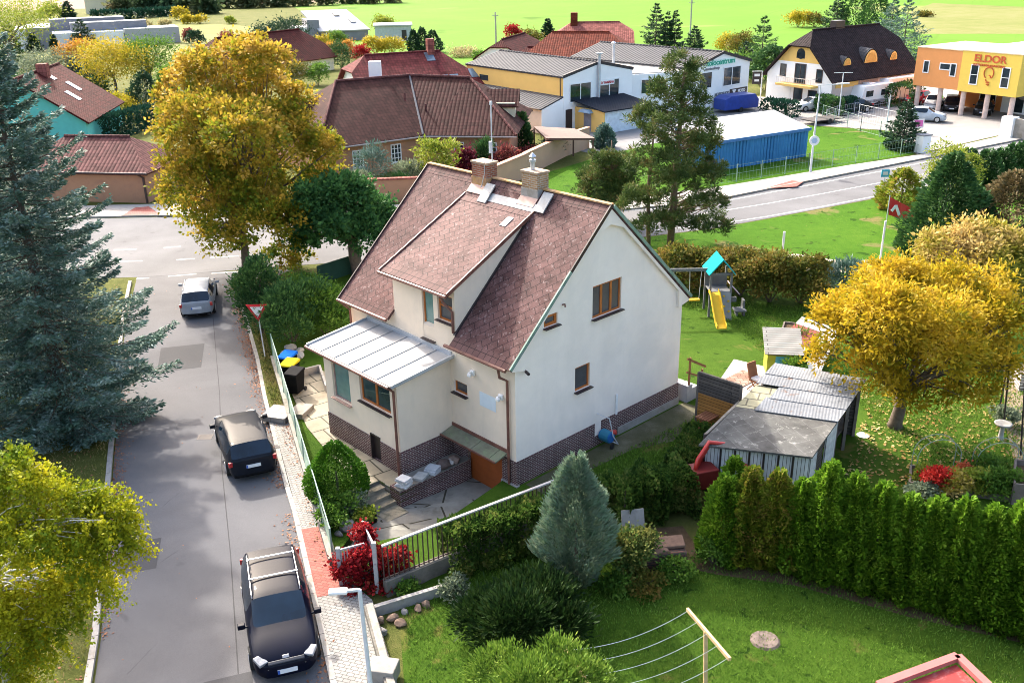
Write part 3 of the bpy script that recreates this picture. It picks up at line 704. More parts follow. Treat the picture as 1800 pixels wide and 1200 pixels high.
body = MB().xprism([(0, .2), (9.2, .2), (9.2, zr(0)-.13), (4.6, zr(4.6)-.13), (0, zr(0)-.13)], 'x', -9.7, 0)
wall = body.build('wall', RENDER_W, house, fix=True)
annex = MB(); annex.xprism([(-2.46, .2), (0.05, .2), (.05, 4.3), (-2.46, 4.0)], 'x', -8.1, -3.45)
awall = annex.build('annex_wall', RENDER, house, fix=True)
plf = [(.025, -.025), (.025, 9.225), (-9.725, 9.225), (-9.725, -.025), (-8.125, -.025), (-8.125, -2.485), (-3.425, -2.485), (-3.425, -.025)]
plinth = MB().prism(plf, -.7, 1.27).build('plinth', BRICK, house, fix=True)
drm = MB().xprism([(-.012, 4.3), (-.012, 6.93), (3.95, 8.93), (3.95, 8.5)], 'x', -6.66, -3.04).build('dormer_wall', RENDER, house, fix=True)
# openings: (plane, a0, a1, z0, z1, depth): front planes use u, gable uses v
def cutf(u0, u1, z0, z1, y, d): return MB().box(-max(u0, u1), -min(u0, u1), y-.2, y+d, z0, z1)
def cutg(v0, v1, z0, z1, d): return MB().box(-d, .2, v0, v1, z0, z1)
carve(awall, [cutf(7.58, 6.42, 2.1, 3.77, -2.46, .18), cutf(5.74, 3.87, 2.6, 3.8, -2.46, .18), cutf(5.27, 4.67, .0, 1.36, -2.46, .22)])
carve(plinth, [cutf(5.27, 4.67, .33, 1.5, -2.46, .22), cutf(2.62, .72, -.5, 1.5, 0, .3), cutg(4.08, 4.46, .72, 1.3, .2)])
carve(wall, [cutf(3.26, 2.53, 2.95, 3.42, 0, .16), cutg(3.86, 5.42, 5.57, 6.8, .16), cutg(2.98, 3.77, 2.97, 3.92, .16), cutg(1.4, 2.06, 5.93, 6.35, .16), cutf(2.62, .72, -.5, 1.36, 0, .3)])
carve(drm, [cutf(4.9, 4.25, 4.63, 6.6, 0, .18), cutf(4.0, 3.17, 5.6, 6.6, 0, .18)])
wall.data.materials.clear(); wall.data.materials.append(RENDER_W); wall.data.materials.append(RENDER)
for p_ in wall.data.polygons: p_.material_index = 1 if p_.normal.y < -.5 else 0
def win(face, a0, a1, z0, z1, off, sashes=1, frame=WOOD, fw=.07, pane=GLASS, sill=SILL, name='window', sd=.1, split=None, lab=None):
    """window set back in its reveal; face 'f' at y=off, face 'g' at x=off"""
    f = MB(); g = MB(); s = MB(); lo_, hi = min(a0, a1), max(a0, a1)
    def bx(m, p0, p1, q0, q1, d0, d1):
        if face == 'f': m.box(-p1, -p0, off+d0, off+d1, q0, q1)
        else: m.box(off-d1, off-d0, p0, p1, q0, q1)
    bx(f, lo_, lo_+fw, z0, z1, 0, .07); bx(f, hi-fw, hi, z0, z1, 0, .07); bx(f, lo_+fw, hi-fw, z0, z0+fw, 0, .07); bx(f, lo_+fw, hi-fw, z1-fw, z1, 0, .07)
    for k in range(1, sashes):
        x = lo_+(hi-lo_)*k/sashes; bx(f, x-fw*.75, x+fw*.75, z0+fw, z1-fw, -.005, .07)
    if split: bx(f, lo_+fw, hi-fw, z0+(z1-z0)*split-fw/2, z0+(z1-z0)*split+fw/2, -.004, .07)
    bx(g, lo_+fw, hi-fw, z0+fw, z1-fw, .03, .05)
    w_ = f.build(name, frame, house); 
    if lab: w_['label'] = lab
    g.build('pane', pane, w_)
    if sill:
        bx(s, lo_-.05, hi+.05, z0-.045, z0-.005, -.22 if face == 'f' else -.22, .0)
        s.build('sill', sill, w_)
    return w_
win('f', 7.58, 6.42, 2.1, 3.77, -2.46+.09, 1, MAT('old_pink_frame', (.33, .22, .19), .7, .2), .05, GLASS_C, MAT('tile_sill', (.42, .27, .22), .7, .2), lab='old window with pale green curtain')
win('f', 5.74, 3.87, 2.6, 3.8, -2.46+.09, 2, pane=glassmat('glass_green', (.035, .06, .058)), lab='two sash orange wooden window')
win('f', 4.9, 4.25, 4.63, 6.6, .07, 1, pane=GLASS_C, name='balcony_door', sill=SILL)
win('f', 4.0, 3.17, 5.6, 6.6, .07, 1, pane=GLASS_D, split=.55)
win('f', 3.26, 2.53, 2.95, 3.42, .07, 1, pane=GLASS_D)
win('g', 3.86, 5.42, 5.57, 6.8, -.06, 3, pane=GLASS_D, lab='three sash orange window high in the gable')
win('g', 2.98, 3.77, 2.97, 3.92, -.06, 1, pane=GLASS_D)
win('g', 1.4, 2.06, 5.93, 6.35, -.06, 1, fw=.11, pane=GLASS_D)
win('g', 4.08, 4.46, .74, 1.25, -.06, 1, pane=GLASS, sill=None, name='cellar_window')
MB().box(-5.27, -4.67, -2.36, -2.31, .33, 1.36).box(-5.28, -5.24, -2.5, -2.3, .33, 1.37).box(-5.28, -4.66, -2.5, -2.3, 1.36, 1.4).build('cellar_door', MAT('dark_door', (.028, .02, .02), .5, .3, 5), house)
gd = MB(); 
for i in range(5): gd.box(-2.62, -.72, .12, .16, -.49+i*.37, -.49+i*.37+.364)
gd.box(-2.62, -.72, .161, .18, -.5, 1.36); gdo = gd.build('garage_door', MAT('garage_orange', (.34, .085, .02), .45, .15, 2), house)
MB().box(-2.64, -.7, -.03, .12, -.52, -.49).build('threshold', CONC_L, gdo)
# roofs
rf = MB(); rb = MB()
def rslab(m, u0, u1, y0, y1, zf, t=.09, mi=0): m.slab([(-u0, y0, zf(y0)), (-u1, y0, zf(y0)), (-u1, y1, zf(y1)), (-u0, y1, zf(y1))], t, mi)
def zb(y): return 5.0+(9.54-y)*SL
rslab(rf, -.16, 3.0, -.36, 4.62, zr); rslab(rf, 6.68, 9.98, -.36, 4.62, zr); rslab(rf, 3.0, 6.68, 3.75, 4.62, zr)
rf.slab([(.16, 4.62, zr(4.62)), (-9.98, 4.62, zr(4.62)), (-9.98, 9.56, zb(9.56)), (.16, 9.56, zb(9.56))], .09)
roof = rf.build('roof', ETER, house)
for (u0, u1) in ((-.16, 3.0), (6.68, 9.98)):
    rslab(rb, u0+.004, u1-.004, -.37, -.1, lambda y: zr(y)+.012, .01); rb.build('border_shingle', ETER_B, roof); rb = MB()
rslab(rb, -.15, 9.97, 4.3, 4.6, lambda y: zr(y)+.012, .01); rb.build('border_shingle', ETER_B, roof); rb = MB()
zd = lambda y: 6.86+(y+.35)*.492
rslab(rb, 3.0, 6.9, -.39, 0.05, lambda y: zd(y)+.012, .01); rb.build('border_shingle', ETER_B, roof); rb = MB(); rslab(rb, 3.0, 6.9, 3.62, 3.95, lambda y: zd(y)+.012, .01)
rb.build('border_shingle', ETER_B, roof)
dr = MB(); rslab(dr, 2.99, 6.92, -.38, 4.0, zd); dr.build('dormer_roof', ETER, house)
rc = MB(); 
for i in range(26): rc.beam((.16-i*.39, 4.62, zr(4.62)+.02), (.16-i*.39-.385, 4.62, zr(4.62)+.02), .2, .05)
rc.build('ridge_cap', LICHEN, roof)
# skirt of loose grey shingle bits and white flashing over the dormer
MB().slab([(-3.05, 3.86, zr(3.86)+.03), (-5.7, 3.86, zr(3.86)+.03), (-5.7, 4.12, zr(4.12)+.03), (-3.05, 4.12, zr(4.12)+.03)], .02).build('flashing', ROOFW, roof)
for (u, y, nm) in ((5.72, 4.05, 0), (2.72, 4.18, 1)):
    h = MB(); zf = lambda y: zr(y)+.2
    h.slab([(-u+.24, y-.34, zr(y-.34)+.12), (-u-.24, y-.34, zr(y-.34)+.12), (-u-.24, y+.22, zr(y+.22)+.2), (-u+.24, y+.22, zr(y+.22)+.2)], .05, 0)
    h.slab([(-u+.2, y-.3, zr(y-.3)+.08), (-u-.2, y-.3, zr(y-.3)+.08), (-u-.2, y+.18, zr(y+.18)+.15), (-u+.2, y+.18, zr(y+.18)+.15)], .3, 1)
    h.build('roof_hatch', [ROOFW, SILL], roof)
MB().slab([(-3.55, 2.95, zd(2.95)+.03), (-3.85, 2.95, zd(2.95)+.03), (-3.85, 3.4, zd(3.4)+.03), (-3.55, 3.4, zd(3.4)+.03)], .02).build('roof_patch', ROOFW, roof)
# verge boards on the gable, flashing
vb = MB()
for sgn in (0, 1):
    f = (lambda y: y) if sgn == 0 else (lambda y: 9.2-y)
    pr = [(f(-.3), zr(-.3)-.12), (f(4.6), zr(4.6)-.1), (f(4.6), zr(4.6)-.68), (f(3.9), zr(3.9)-.26), (f(.42), zr(.42)-.26), (f(.36), 4.72), (f(-.3), 4.86)]
    if sgn: pr = pr[::-1]
    vb.xprism(pr, 'x', .003, .13)
vb.build('verge_board', RENDER_W, house, fix=True)
fl = MB()
fl.beam((.165, -.36, zr(-.36)+.02), (.165, 2.55, zr(2.55)+.02), .06, .12, 0); fl.beam((.165, 9.56, zb(9.56)+.02), (.165, 4.7, zb(4.7)+.02), .06, .12, 0)
fl.build('green_flashing', GREENM, roof)
MB().beam((.165, 2.56, zr(2.56)+.02), (.165, 4.62, zr(4.62)+.02), .05, .12).build('verge_trim', SILL, roof); MB().beam((-9.98, -.36, zr(-.36)), (-9.98, 4.62, zr(4.62)), .05, .13).build('verge_trim', SILL, roof); MB().beam((-3.02, -.1, zr(-.1)+.05), (-3.02, 3.8, zr(3.8)+.05), .1, .06).build('verge_trim', SILL, roof)
MB().beam((-2.98, -.38, zd(-.38)), (-2.98, 4.0, zd(4.0)), .05, .14).build('verge_trim', COPPER, roof); MB().beam((-6.93, -.38, zd(-.38)), (-6.93, 4.0, zd(4.0)), .05, .12).build('verge_trim', COPPER, roof)
# gutters and pipes
def gutter(u0, u1, y, z, nm='gutter', m=COPPER, r=.065): MB().tube([(-u0, y, z), (-u1, y, z)], r, 8).build(nm, m, house)
gutter(.02, 3.2, -.42, 4.9); gutter(6.7, 10.0, -.42, 4.9); gutter(2.98, 6.95, -.44, 6.78); gutter(3.35, 8.65, -2.86, 3.98)
def pipe(pts, r=.05, m=COPPER): MB().tube(pts, r, 8).build('downpipe', m, house)
pipe([(-.38, -.42, 4.85), (-.36, -.38, 4.55), (-.3, -.09, 4.35), (-.3, -.09, 2), (-.3, -.09, .25)])
pipe([(-3.52, -2.82, 3.95), (-3.5, -2.56, 3.7), (-3.5, -2.56, 2), (-3.5, -2.56, .2)])
pipe([(-3.35, -.42, 6.75), (-3.3, -.3, 6.45), (-3.1, -.08, 6.1), (-3.1, -.08, 5.3)])
pipe([(-9.85, -.4, 4.85), (-9.6, -.12, 4.5), (-9.6, -.1, 2), (-9.6, -.1, .3)])
# annex roof
za = lambda y: 4.06+(y+2.82)*.105
ar = MB(); rslab(ar, 3.2, 8.55, -2.82, 0, za, .08)
aro = ar.build('annex_roof', ROOFW, house)
se = MB()
for k in range(1, 6):
    u = 3.2+5.35*k/6; se.beam((-u, -2.8, za(-2.8)+.015), (-u, -.02, za(-.02)+.015), .022, .03)
se.build('seam', MAT('seam_grey', (.3, .3, .3), .6), aro)
MB().beam((-3.2, -2.85, za(-2.85)+.02), (-3.2, .0, za(0)+.02), .07, .12).beam((-8.56, -2.85, za(-2.85)+.02), (-8.56, 0, za(0)+.02), .06, .1).beam((-3.3, -.04, za(0)+.06), (-8.5, -.04, za(0)+.06), .06, .2).build('flashing', ZINC, aro)
MB().beam((-3.2, -2.84, za(-2.84)-.05), (-8.56, -2.84, za(-2.84)-.05), .03, .08).build('drip_edge', SILL, aro)
# garage canopy
cn = MB()
zc = lambda y: 1.5+y*.26
for (u0, u1) in ((.42, .78), (.8, 1.75), (1.77, 3.42)): rslab(cn, u0, u1, -.62, -.0, zc, .05)
cno = cn.build('canopy', MAT('mossy_sheet', (.17, .17, .115), .8, .3, 2.5, dirt=(.2, .24, .13), dscale=2), house)
MB().beam((-.4, -.03, 1.55), (-3.44, -.03, 1.55), .05, .12).beam((-.42, -.64, zc(-.64)), (-3.44, -.64, zc(-.64)), .03, .06).build('canopy_trim', COPPER, cno)
# chimneys
BR1 = brickmat('chimney_brick', (.25, .06, .03), (.33, .11, .055), (.3, .24, .19), .24, .08, .016, bump=.6, var=.35)
BR2 = brickmat('chimney_brick_tan', (.3, .165, .075), (.4, .25, .13), (.42, .36, .29), .24, .08, .016, bump=.6, var=.35)
for (u, br, h, lab) in ((6.42, BR1, 10.2, 'red brick chimney with an aerial mast'), (3.6, BR2, 10.25, 'sandy brick chimney with a steel flue')):
    c = MB().box(-u-.42, -u+.42, 4.28, 4.86, 9.2, h).build('chimney', br, house); c['label'] = lab
    MB().box(-u-.46, -u+.46, 4.24, 4.9, h, h+.07).build('cap', MAT('chimney_cap', (.36, .26, .18), .9, .2, 4), c)
    MB().box(-u-.44, -u+.44, 4.26, 4.88, 9.3, 9.66).build('chimney_base', CONC_L if u < 5 else LICHEN, c)
    MB().slab([(-u+.46, 3.98, zr(3.98)+.05), (-u-.46, 3.98, zr(3.98)+.05), (-u-.46, 4.28, zr(4.28)+.05), (-u+.46, 4.28, zr(4.28)+.05)], .02).build('flashing', MAT('pink_flashing', (.45, .3, .25), .7), c)
    if u > 5:
        a = MB().tube([(-6.1, 4.7, 10.2), (-6.1, 4.7, 12.45)], .025, 6).tube([(-6.1, 4.62, 10.6), (-6.1, 4.62, 11.05)], .06, 6).box(-6.14, -6.06, 4.66, 4.74, 12.42, 12.56); a.build('mast', MAT('galvanised', (.6, .61, .62), .5), c)
        MB().tube([(-6.05, 4.26, 10.3), (-6.05, 4.25, 9.9), (-6.1, 4.1, 9.35)], .018, 5).build('cable', ROOFW, c)
    else:
        MB().lathe([(.09, 10.3), (.09, 10.62), (.13, 10.62), (.13, 10.7), (.06, 10.72), (.06, 10.8), (.14, 10.82), (.02, 10.95)], (-u-.1, 4.55, 0), 12).build('flue', ZINC, c)
# wall fittings
def lampette(u, z):
    m = MB().obox((-u, -.05, z), (.2, .1, .2)).obox((-u, -.16, z+.03), (.09, .16, .09)).obox((-u+.05, -.24, z-.02), (.16, .1, .1)); m.build('flood_lamp', MAT('white_plastic', (.75, .74, .72), .4), house, bevel=.015)
lampette(2.15, 4.05); lampette(.68, 3.6)
MB().tube([(.02, .42, 4.7), (.16, .42, 4.66)], .03, 8).tube([(.1, .42, 4.66), (.3, .36, 4.64)], .055, 8).build('security_camera', SILL, house)
MB().box(-1.85, -1.0, -.012, .01, 2.87, 3.42).build('wall_patch', MAT('patch_blue', (.6, .66, .7), .8, .06), house)
MB().tube([(.05, 5.28, 1.25), (.05, 5.28, 1.95), (.05, 5.28, 2.1)], .045, 8).build('vent_pipe', MAT('white_plastic', (.75, .74, .72), .4), house)
MB().tube([(.0, 2.3, 6.55), (.12, 2.3, 6.6), (.14, 2.3, 6.5)], .03, 6).build('vent_hook', COPPER, house)
MB().box(-.0, .12, -.1, .0, 4.55, 4.9) if 0 else None
MB().box(-4.9, -4.2, -2.72, -2.5, 2.56, 2.6) if 0 else None
# base strip of bare concrete showing under the bricks at the back
MB().prism([(.06, 5.4), (.06, 9.25), (.02, 9.25), (.02, 5.4)], 0, .62).build('foundation', CONC_L, house)
MB().box(-.72, .1, -.1, .06, -.4, .34).build('corner_block', CONC_L, house)
# ------------------------------------------------------------------ terrace wall, steps, stored slabs
rw = thing('retaining_wall', 'low dark brick wall holding the terrace beside the sunken driveway', 'wall', (AX, AY, 0), HRZ)
MB().box(-2.78, -2.5, -3.28, .0, -.6, .4).box(-3.1, -2.78, -3.28, -2.9, -.6, .4).build('wall', BRICK, rw)
MB().box(-2.8, -2.48, -3.3, -.02, .4, .43).build('coping', CONC_D, rw)
st = thing('stone_steps', 'mossy concrete steps from terrace path down to the driveway', 'steps', (AX, AY, 0), HRZ)
for k in range(4): MB().box(-3.7+k*.32, -3.38+k*.32 if k < 3 else -2.05, -4.35+k*.05, -3.29, -.7, .22-k*.14).build('step', MAT('step_stone', (.27, .235, .17), .95, .3, 2, .5, 20, dirt=(.09, .09, .06), dscale=2), st)
SLABM = MAT('slab_white', (.62, .6, .57), .9, .1, 3, .3, 40)
def stored(name, label, u, v, items, cat):
    t = thing(name, label, cat, HW(u, v, .43), HRZ+.2)
    for (x, y, z, sx, sy, sz, rz, m) in items: MB().obox((x, y, z), (sx, sy, sz), rz).build('slab', m, t, bevel=.008)
stored('paving_slab_stack', 'white paving slabs in a messy stack on the end of the brick wall', 2.72, -2.95, [(0, 0, .03, .5, .42, .06, .1, SLABM), (.02, .03, .095, .5, .42, .06, .3, SLABM), (-.03, .05, .16, .46, .42, .06, -.2, SLABM), (.0, .02, .225, .5, .4, .06, .15, SLABM), (.02, .0, .285, .44, .4, .05, 0, SLABM)], 'slabs')
stored('grey_slab', 'single pitted grey slab lying on the wall between two stacks', 2.7, -2.2, [(0, 0, .05, .42, .5, .1, .2, MAT('slab_grey', (.36, .36, .34), .95, .2, 8, .6, 40))], 'slab')
stored('block_stack', 'two blue grey concrete blocks stacked on the brick wall', 2.7, -1.65, [(0, 0, .07, .48, .42, .14, .1, MAT('slab_blue', (.42, .44, .46), .9, .12, 4, .3, 40)), (.0, .03, .18, .46, .4, .07, .2, MATS['slab_blue'])], 'blocks')
for i, (v, s, c, lb) in enumerate(((-1.15, .3, (.1, .07, .06), 'big dark rubble stone on the brick wall beside the grey blocks'), (-.85, .2, (.42, .38, .34), 'pale squared stone lying on top of the wall rubble'), (-.62, .24, (.2, .14, .11), 'brown brick rubble at the garage end of the wall'))):
    m = MB(); bm = bmesh.new(); bmesh.ops.create_icosphere(bm, subdivisions=2, radius=s)
    for vv in bm.verts: vv.co *= random.uniform(.75, 1.1); vv.co.z *= .7
    m.add([v_.co+Vector((0, 0, s*.5)) for v_ in bm.verts], [[x.index for x in f.verts] for f in bm.faces]); bm.free()
    o = m.build('rubble_stone', MAT('stone%d' % i, c, .95, .3, 6, .6, 25)); o.location = HW(2.68, v, .43); tag(o, lb, 'stone', 'stones on the brick wall')
bs = thing('back_steps', 'grey steps with brown wooden handrail at the back door corner', 'steps', HW(0, 9.2, .3), HRZ)
GST = MAT('step_grey', (.3, .31, .34), .85, .15, 3, .3, 40)
for k in range(4): MB().box(-.85, .25, .35+k*0.0+.0, 1.75-k*.35, k*.19, k*.19+.19).build('step', GST, bs)
MB().beam((.2, .5, .76), (.2, .5, 2.0), .07, .07).beam((.2, 1.4, .2), (.2, 1.4, 1.2), .06, .06).beam((.2, .3, 2.0), (.2, 1.6, 1.25), .06, .1).beam((.2, .3, 1.4), (.2, 1.55, .75), .05, .08).build('handrail', MAT('brown_wood', (.2, .085, .03), .6, .25, 4), bs)
# ------------------------------------------------------------------ other buildings
WHITE = MAT('wall_white', (.82, .815, .8), .9, .06, .4); CREAM = MAT('wall_cream', (.62, .56, .4), .9, .08, .4)
YELLOW = MAT('wall_yellow', (.74, .47, .14), .9, .06, .4); ORANGE = MAT('wall_orange', (.42, .22, .13), .9, .08, .5, dirt=(.36, .19, .12))
GREYW = MAT('slate_cladding', (.2, .2, .22), .7, .15, .8); PINKW = MAT('wall_pinkish', (.62, .52, .45), .9, .06, .4)
PVC = MAT('pvc_white', (.78, .78, .78), .4, .04); DARKF = MAT('frame_dark', (.06, .035, .03), .5, .2, 4)
T_BROWN = tilemat('tiles_brown', (.05, .019, .0165), .34, .4); T_PINK = tilemat('tiles_pink', (.12, .048, .044), .32, .38)
T_RED = tilemat('tiles_red', (.06, .0115, .0105), .34, .4); T_ORED = tilemat('tiles_orange_red', (.13, .03, .017), .34, .4)
T_MID = tilemat('tiles_raspberry', (.12, .026, .026), .34, .4); T_LRED = tilemat('tiles_light_red', (0.246, 0.082, 0.066), .34, .4)
T_BLACK = tilemat('tiles_black', (0.023, 0.016, 0.017), .34, .42)
S_GREY = ribmat('sheet_dark_grey', (.065, .065, .07), .5, .7, .0); S_NAVY = ribmat('sheet_navy', (.022, .026, .036), .25, .7, 0)
S_BLUE = ribmat('sheet_blue', (.06, .23, .48), .24, .5, 0, .12, .06)
S_WHITE = MAT('sheet_white', (.36, .36, .365), .85, .04, .4); FLATR = MAT('flat_roof_membrane', (.36, .34, .31), .9, .1, .5)
def text(parent, s, p0, p1, z, size, mat, off=.05, name='lettering', width=None):
    """raised lettering on a wall running p0->p1 (seen from outside)"""
    cu = bpy.data.curves.new(name, 'FONT'); cu.body = s; cu.size = size; cu.extrude = .02; cu.offset = size*.022; cu.align_x = 'CENTER'; cu.align_y = 'CENTER'
    o = bpy.data.objects.new(name, cu); col.objects.link(o); bpy.context.view_layer.update()
    me = bpy.data.meshes.new_from_object(o.evaluated_get(bpy.context.evaluated_depsgraph_get())); bpy.data.objects.remove(o)
    me.materials.clear(); me.materials.append(mat); auto_uv(me)
    t = bpy.data.objects.new(name, me); link(t, parent)
    d = Vector((p1[0]-p0[0], p1[1]-p0[1], 0)).normalized(); n = Vector((d.y, -d.x, 0))
    c = Vector(((p0[0]+p1[0])/2, (p0[1]+p1[1])/2, z))+n*off
    M_ = Matrix((d, Vector((0, 0, 1)), n)).transposed().to_4x4(); M_.translation = c
    if width:
        xs = [v.co.x for v in me.vertices]; k = width/(max(xs)-min(xs)); M_ = M_ @ Matrix.Diagonal((k, 1, 1, 1))
    t.matrix_local = M_
    return t
def wwin(parent, p0, p1, s, z0, w, h, frame=PVC, pane=GLASS, mull=0, bars=0, name='window', fw=.09, sill=False, lab=None, off=0.0):
    """window on the outside of a wall p0->p1, s metres from p0"""
    d = Vector((p1[0]-p0[0], p1[1]-p0[1], 0)).normalized(); n = Vector((d.y, -d.x, 0)); o = Vector((p0[0], p0[1], 0))+n*off
    def bx(m, a0, a1, q0, q1, d0, d1):
        vs = [o+d*a+n*e+Vector((0, 0, z)) for z in (q0, q1) for (a, e) in ((a0, d0), (a1, d0), (a1, d1), (a0, d1))]
        m.add(vs, [(0, 1, 2, 3), (7, 6, 5, 4), (4, 5, 1, 0), (5, 6, 2, 1), (6, 7, 3, 2), (7, 4, 0, 3)])
    f = MB(); g = MB()
    bx(f, s, s+fw, z0, z0+h, 0, .05); bx(f, s+w-fw, s+w, z0, z0+h, 0, .05); bx(f, s+fw, s+w-fw, z0, z0+fw, 0, .05); bx(f, s+fw, s+w-fw, z0+h-fw, z0+h, 0, .05)
    for k in range(1, mull+1): bx(f, s+w*k/(mull+1)-fw*.4, s+w*k/(mull+1)+fw*.4, z0+fw, z0+h-fw, 0, .048)
    for k in range(1, bars+1): bx(f, s+fw, s+w-fw, z0+h*k/(bars+1)-fw*.3, z0+h*k/(bars+1)+fw*.3, 0, .046)
    bx(g, s+fw*.5, s+w-fw*.5, z0+fw*.5, z0+h-fw*.5, .003, .02)
    if sill: bx(f, s-.08, s+w+.08, z0-.06, z0, 0, .16)
    f_ = f.build(name, frame, parent, fix=True); g.build('pane', pane, f_, fix=True)
    if lab: f_['label'] = lab
    return f_
def gable_bld(name, label, P0, P1, W, ze, zr_, k0=0.0, k1=0.0, roof=None, wallm=None, gablem=None, oh=.5, cat='house', group=None, side=1, hipx=.75, thick=.18):
    """house with its ridge along P0->P1; body lies to the left of that line (side=1) or right"""
    P0 = np.array(P0[:2], float); P1 = np.array(P1[:2], float); d = P1-P0; L = float(np.linalg.norm(d)); an = math.atan2(d[1], d[0])
    t = thing(name, label, cat, (P0[0], P0[1], 0), an, group)
    H_ = zr_-ze; Y = lambda y: y*side
    def zy(y): return ze+H_*(1-abs(y-W/2)/(W/2))
    wl = MB()
    def endprof(k): 
        y1 = W/2*(1-k); z1 = ze+H_*(1-k)
        return [(0, 0), (0, ze), (y1, z1), (W-y1, z1), (W, ze), (W, 0)] if k > .001 else [(0, 0), (0, ze), (W/2, zr_), (W, ze), (W, 0)]
    kk = max(k0, k1)
    for (xa, xb, k) in ((0, L/2, k0), (L/2, L, k1)):
        wl.xprism([(Y(a), b-.1 if b > .1 else b) for a, b in endprof(k)], 'x', xa, xb)
    wl.build('wall', wallm or WHITE, t, fix=True)
    if gablem:
        for (x, k) in ((-.012, k0), (L+.012, k1)):
            pr = [(y_, z_-.12) for y_, z_ in endprof(k) if z_ > ze-.1]
            MB().xprism([(Y(a), b) for a, b in pr], 'x', x-.01, x+.01).build('gable_panel', gablem, t, fix=True)
    rm = MB(); s_ = H_/(W/2)
    z_e = ze-oh*s_; x0r = k0*W/2*hipx-(oh if k0 < .01 else 0); x1r = L-k1*W/2*hipx+(oh if k1 < .01 else 0)
    xa, xb = -oh, L+oh
    y0k, y1k = W/2*(1-k0), W/2*(1-k1); z0k, z1k = ze+H_*(1-k0), ze+H_*(1-k1)
    if k0 >= .999: y0k = -oh; z0k = z_e
    if k1 >= .999: y1k = -oh; z1k = z_e
    for m in (0, 1):
        q = (lambda y: Y(y)) if m == 0 else (lambda y: Y(W-y))
        p = [(xa, q(-oh), z_e), (xb, q(-oh), z_e)]
        if k1 > .001 and k1 < .999: p += [(xb, q(y1k), z1k)]
        p += [(x1r, q(W/2), zr_), (x0r, q(W/2), zr_)]
        if k0 > .001 and k0 < .999: p += [(xa, q(y0k), z0k)]
        rm.slab(p, thick)
    if k0 > .001: rm.slab([(xa, Y(y0k), z0k), (x0r, Y(W/2), zr_), (xa, Y(W-y0k), z0k)], thick)
    if k1 > .001: rm.slab([(xb, Y(y1k), z1k), (x1r, Y(W/2), zr_), (xb, Y(W-y1k), z1k)], thick)
    r = rm.build('roof', roof, t)
    MB().tube([(x0r, Y(W/2), zr_+.03), (x1r, Y(W/2), zr_+.03)], .12, 6).build('ridge', roof, r)
    return t, r, L, zy
def skylight(r, pts, t=.08):
    MB().slab(pts, t).build('skylight', [glassmat('skylight_glass', (.1, .14, .18), .05)], r)
# --- long bungalow with brown tiles beyond the main road
bb = (-7.4, 82.8)
bg_ = thing('bungalow', 'long orange bungalow with two angled wings under dark brown tiles', 'house', (*bb, 0))
def LB(p, z): return (p[0]-bb[0], p[1]-bb[1], z)
a_, b_, c_, cB, bB, aB = (-15.6, 77.3), (-7.4, 82.8), (.7, 81.7), (2.5, 95.4), (-6, 97), (-23.1, 89.1)
R1a, R1b, R2b = (-15.2, 86.1), (-9.0, 89.8), (-3.4, 88.6)
ze_, zz = 2.9, 7.1
rm = MB()
rm.slab([LB(a_, ze_), LB(b_, ze_), LB(R1b, zz), LB(R1a, zz+.05)], .15); rm.slab([LB(b_, ze_), LB(c_, ze_), LB(R2b, zz-.15)], .15); rm.slab([LB(b_, ze_), LB(R2b, zz-.15), LB(R1b, zz)], .15)
rm.slab([LB(aB, ze_), LB(a_, ze_), LB(R1a, zz+.05)], .15); rm.slab([LB(c_, ze_), LB(cB, ze_), LB(R2b, zz-.15)], .15)
rm.slab([LB(bB, ze_), LB(aB, ze_), LB(R1a, zz+.05), LB(R1b, zz)], .15); rm.slab([LB(cB, ze_), LB(bB, ze_), LB(R1b, zz), LB(R2b, zz-.15)], .15)
br_ = rm.build('roof', T_BROWN, bg_)
MB().tube([LB(R1a, zz+.1), LB(R1b, zz+.05), LB(R2b, zz-.1)], .13, 6).tube([LB(R1a, zz+.1), LB(a_, ze_+.08)], .13, 6).tube([LB(R2b, zz-.1), LB(c_, ze_+.08)], .12, 6).build('ridge', T_PINK, br_)
MB().tube([LB(b_, ze_+.06), LB(R1b, zz)], .1, 6).build('valley', MAT('valley_grey', (.1, .1, .11), .8), br_)
MB().tube([LB(a_, ze_-.1), LB(b_, ze_-.12), LB(c_, ze_-.1)], .08, 6).build('gutter', MAT('gutter_pale', (.4, .33, .3), .6), bg_)
wp = [(-14.9, 78.7), (-7.25, 83.6), (.1, 82.5), (1.8, 94.7), (-6, 96.3), (-22, 89)]
MB().prism([LB(p, 0)[:2] for p in wp], 0, 3.0).build('wall', ORANGE, bg_, fix=True)
l0, l1, l2 = LB(wp[0], 0), LB(wp[1], 0), LB(wp[2], 0)
wwin(bg_, l0, l1, 2.0, .75, 1.0, 1.5, mull=2, bars=3, sill=True); wwin(bg_, l0, l1, 5.6, .75, 1.0, 1.6, mull=2, bars=3, sill=True); wwin(bg_, l1, l2, 2.5, .7, .9, 1.5, mull=1, bars=2, sill=True); wwin(bg_, l1, l2, 5.5, .9, .8, 1.3, mull=1, bars=2)
ch = AT(660, 133, 90); MB().box(ch[0]-bb[0]-.55, ch[0]-bb[0]+.55, 90-bb[1]-.4, 90-bb[1]+.4, 5.5, 8.4).build('chimney', WHITE, bg_)
for (px, py) in ((711, 166), (748, 185), (584, 215)):
    p = AT(px, py, 85.5); MB().tube([(p[0]-bb[0], p[1]-bb[1], p[2]-.6), (p[0]-bb[0], p[1]-bb[1], p[2]+.1)], .09, 6).build('vent', T_PINK, br_)
dmo = MB(); q = AT(880, 180, 88.5); dq = (q[0]-bb[0], q[1]-bb[1], q[2])
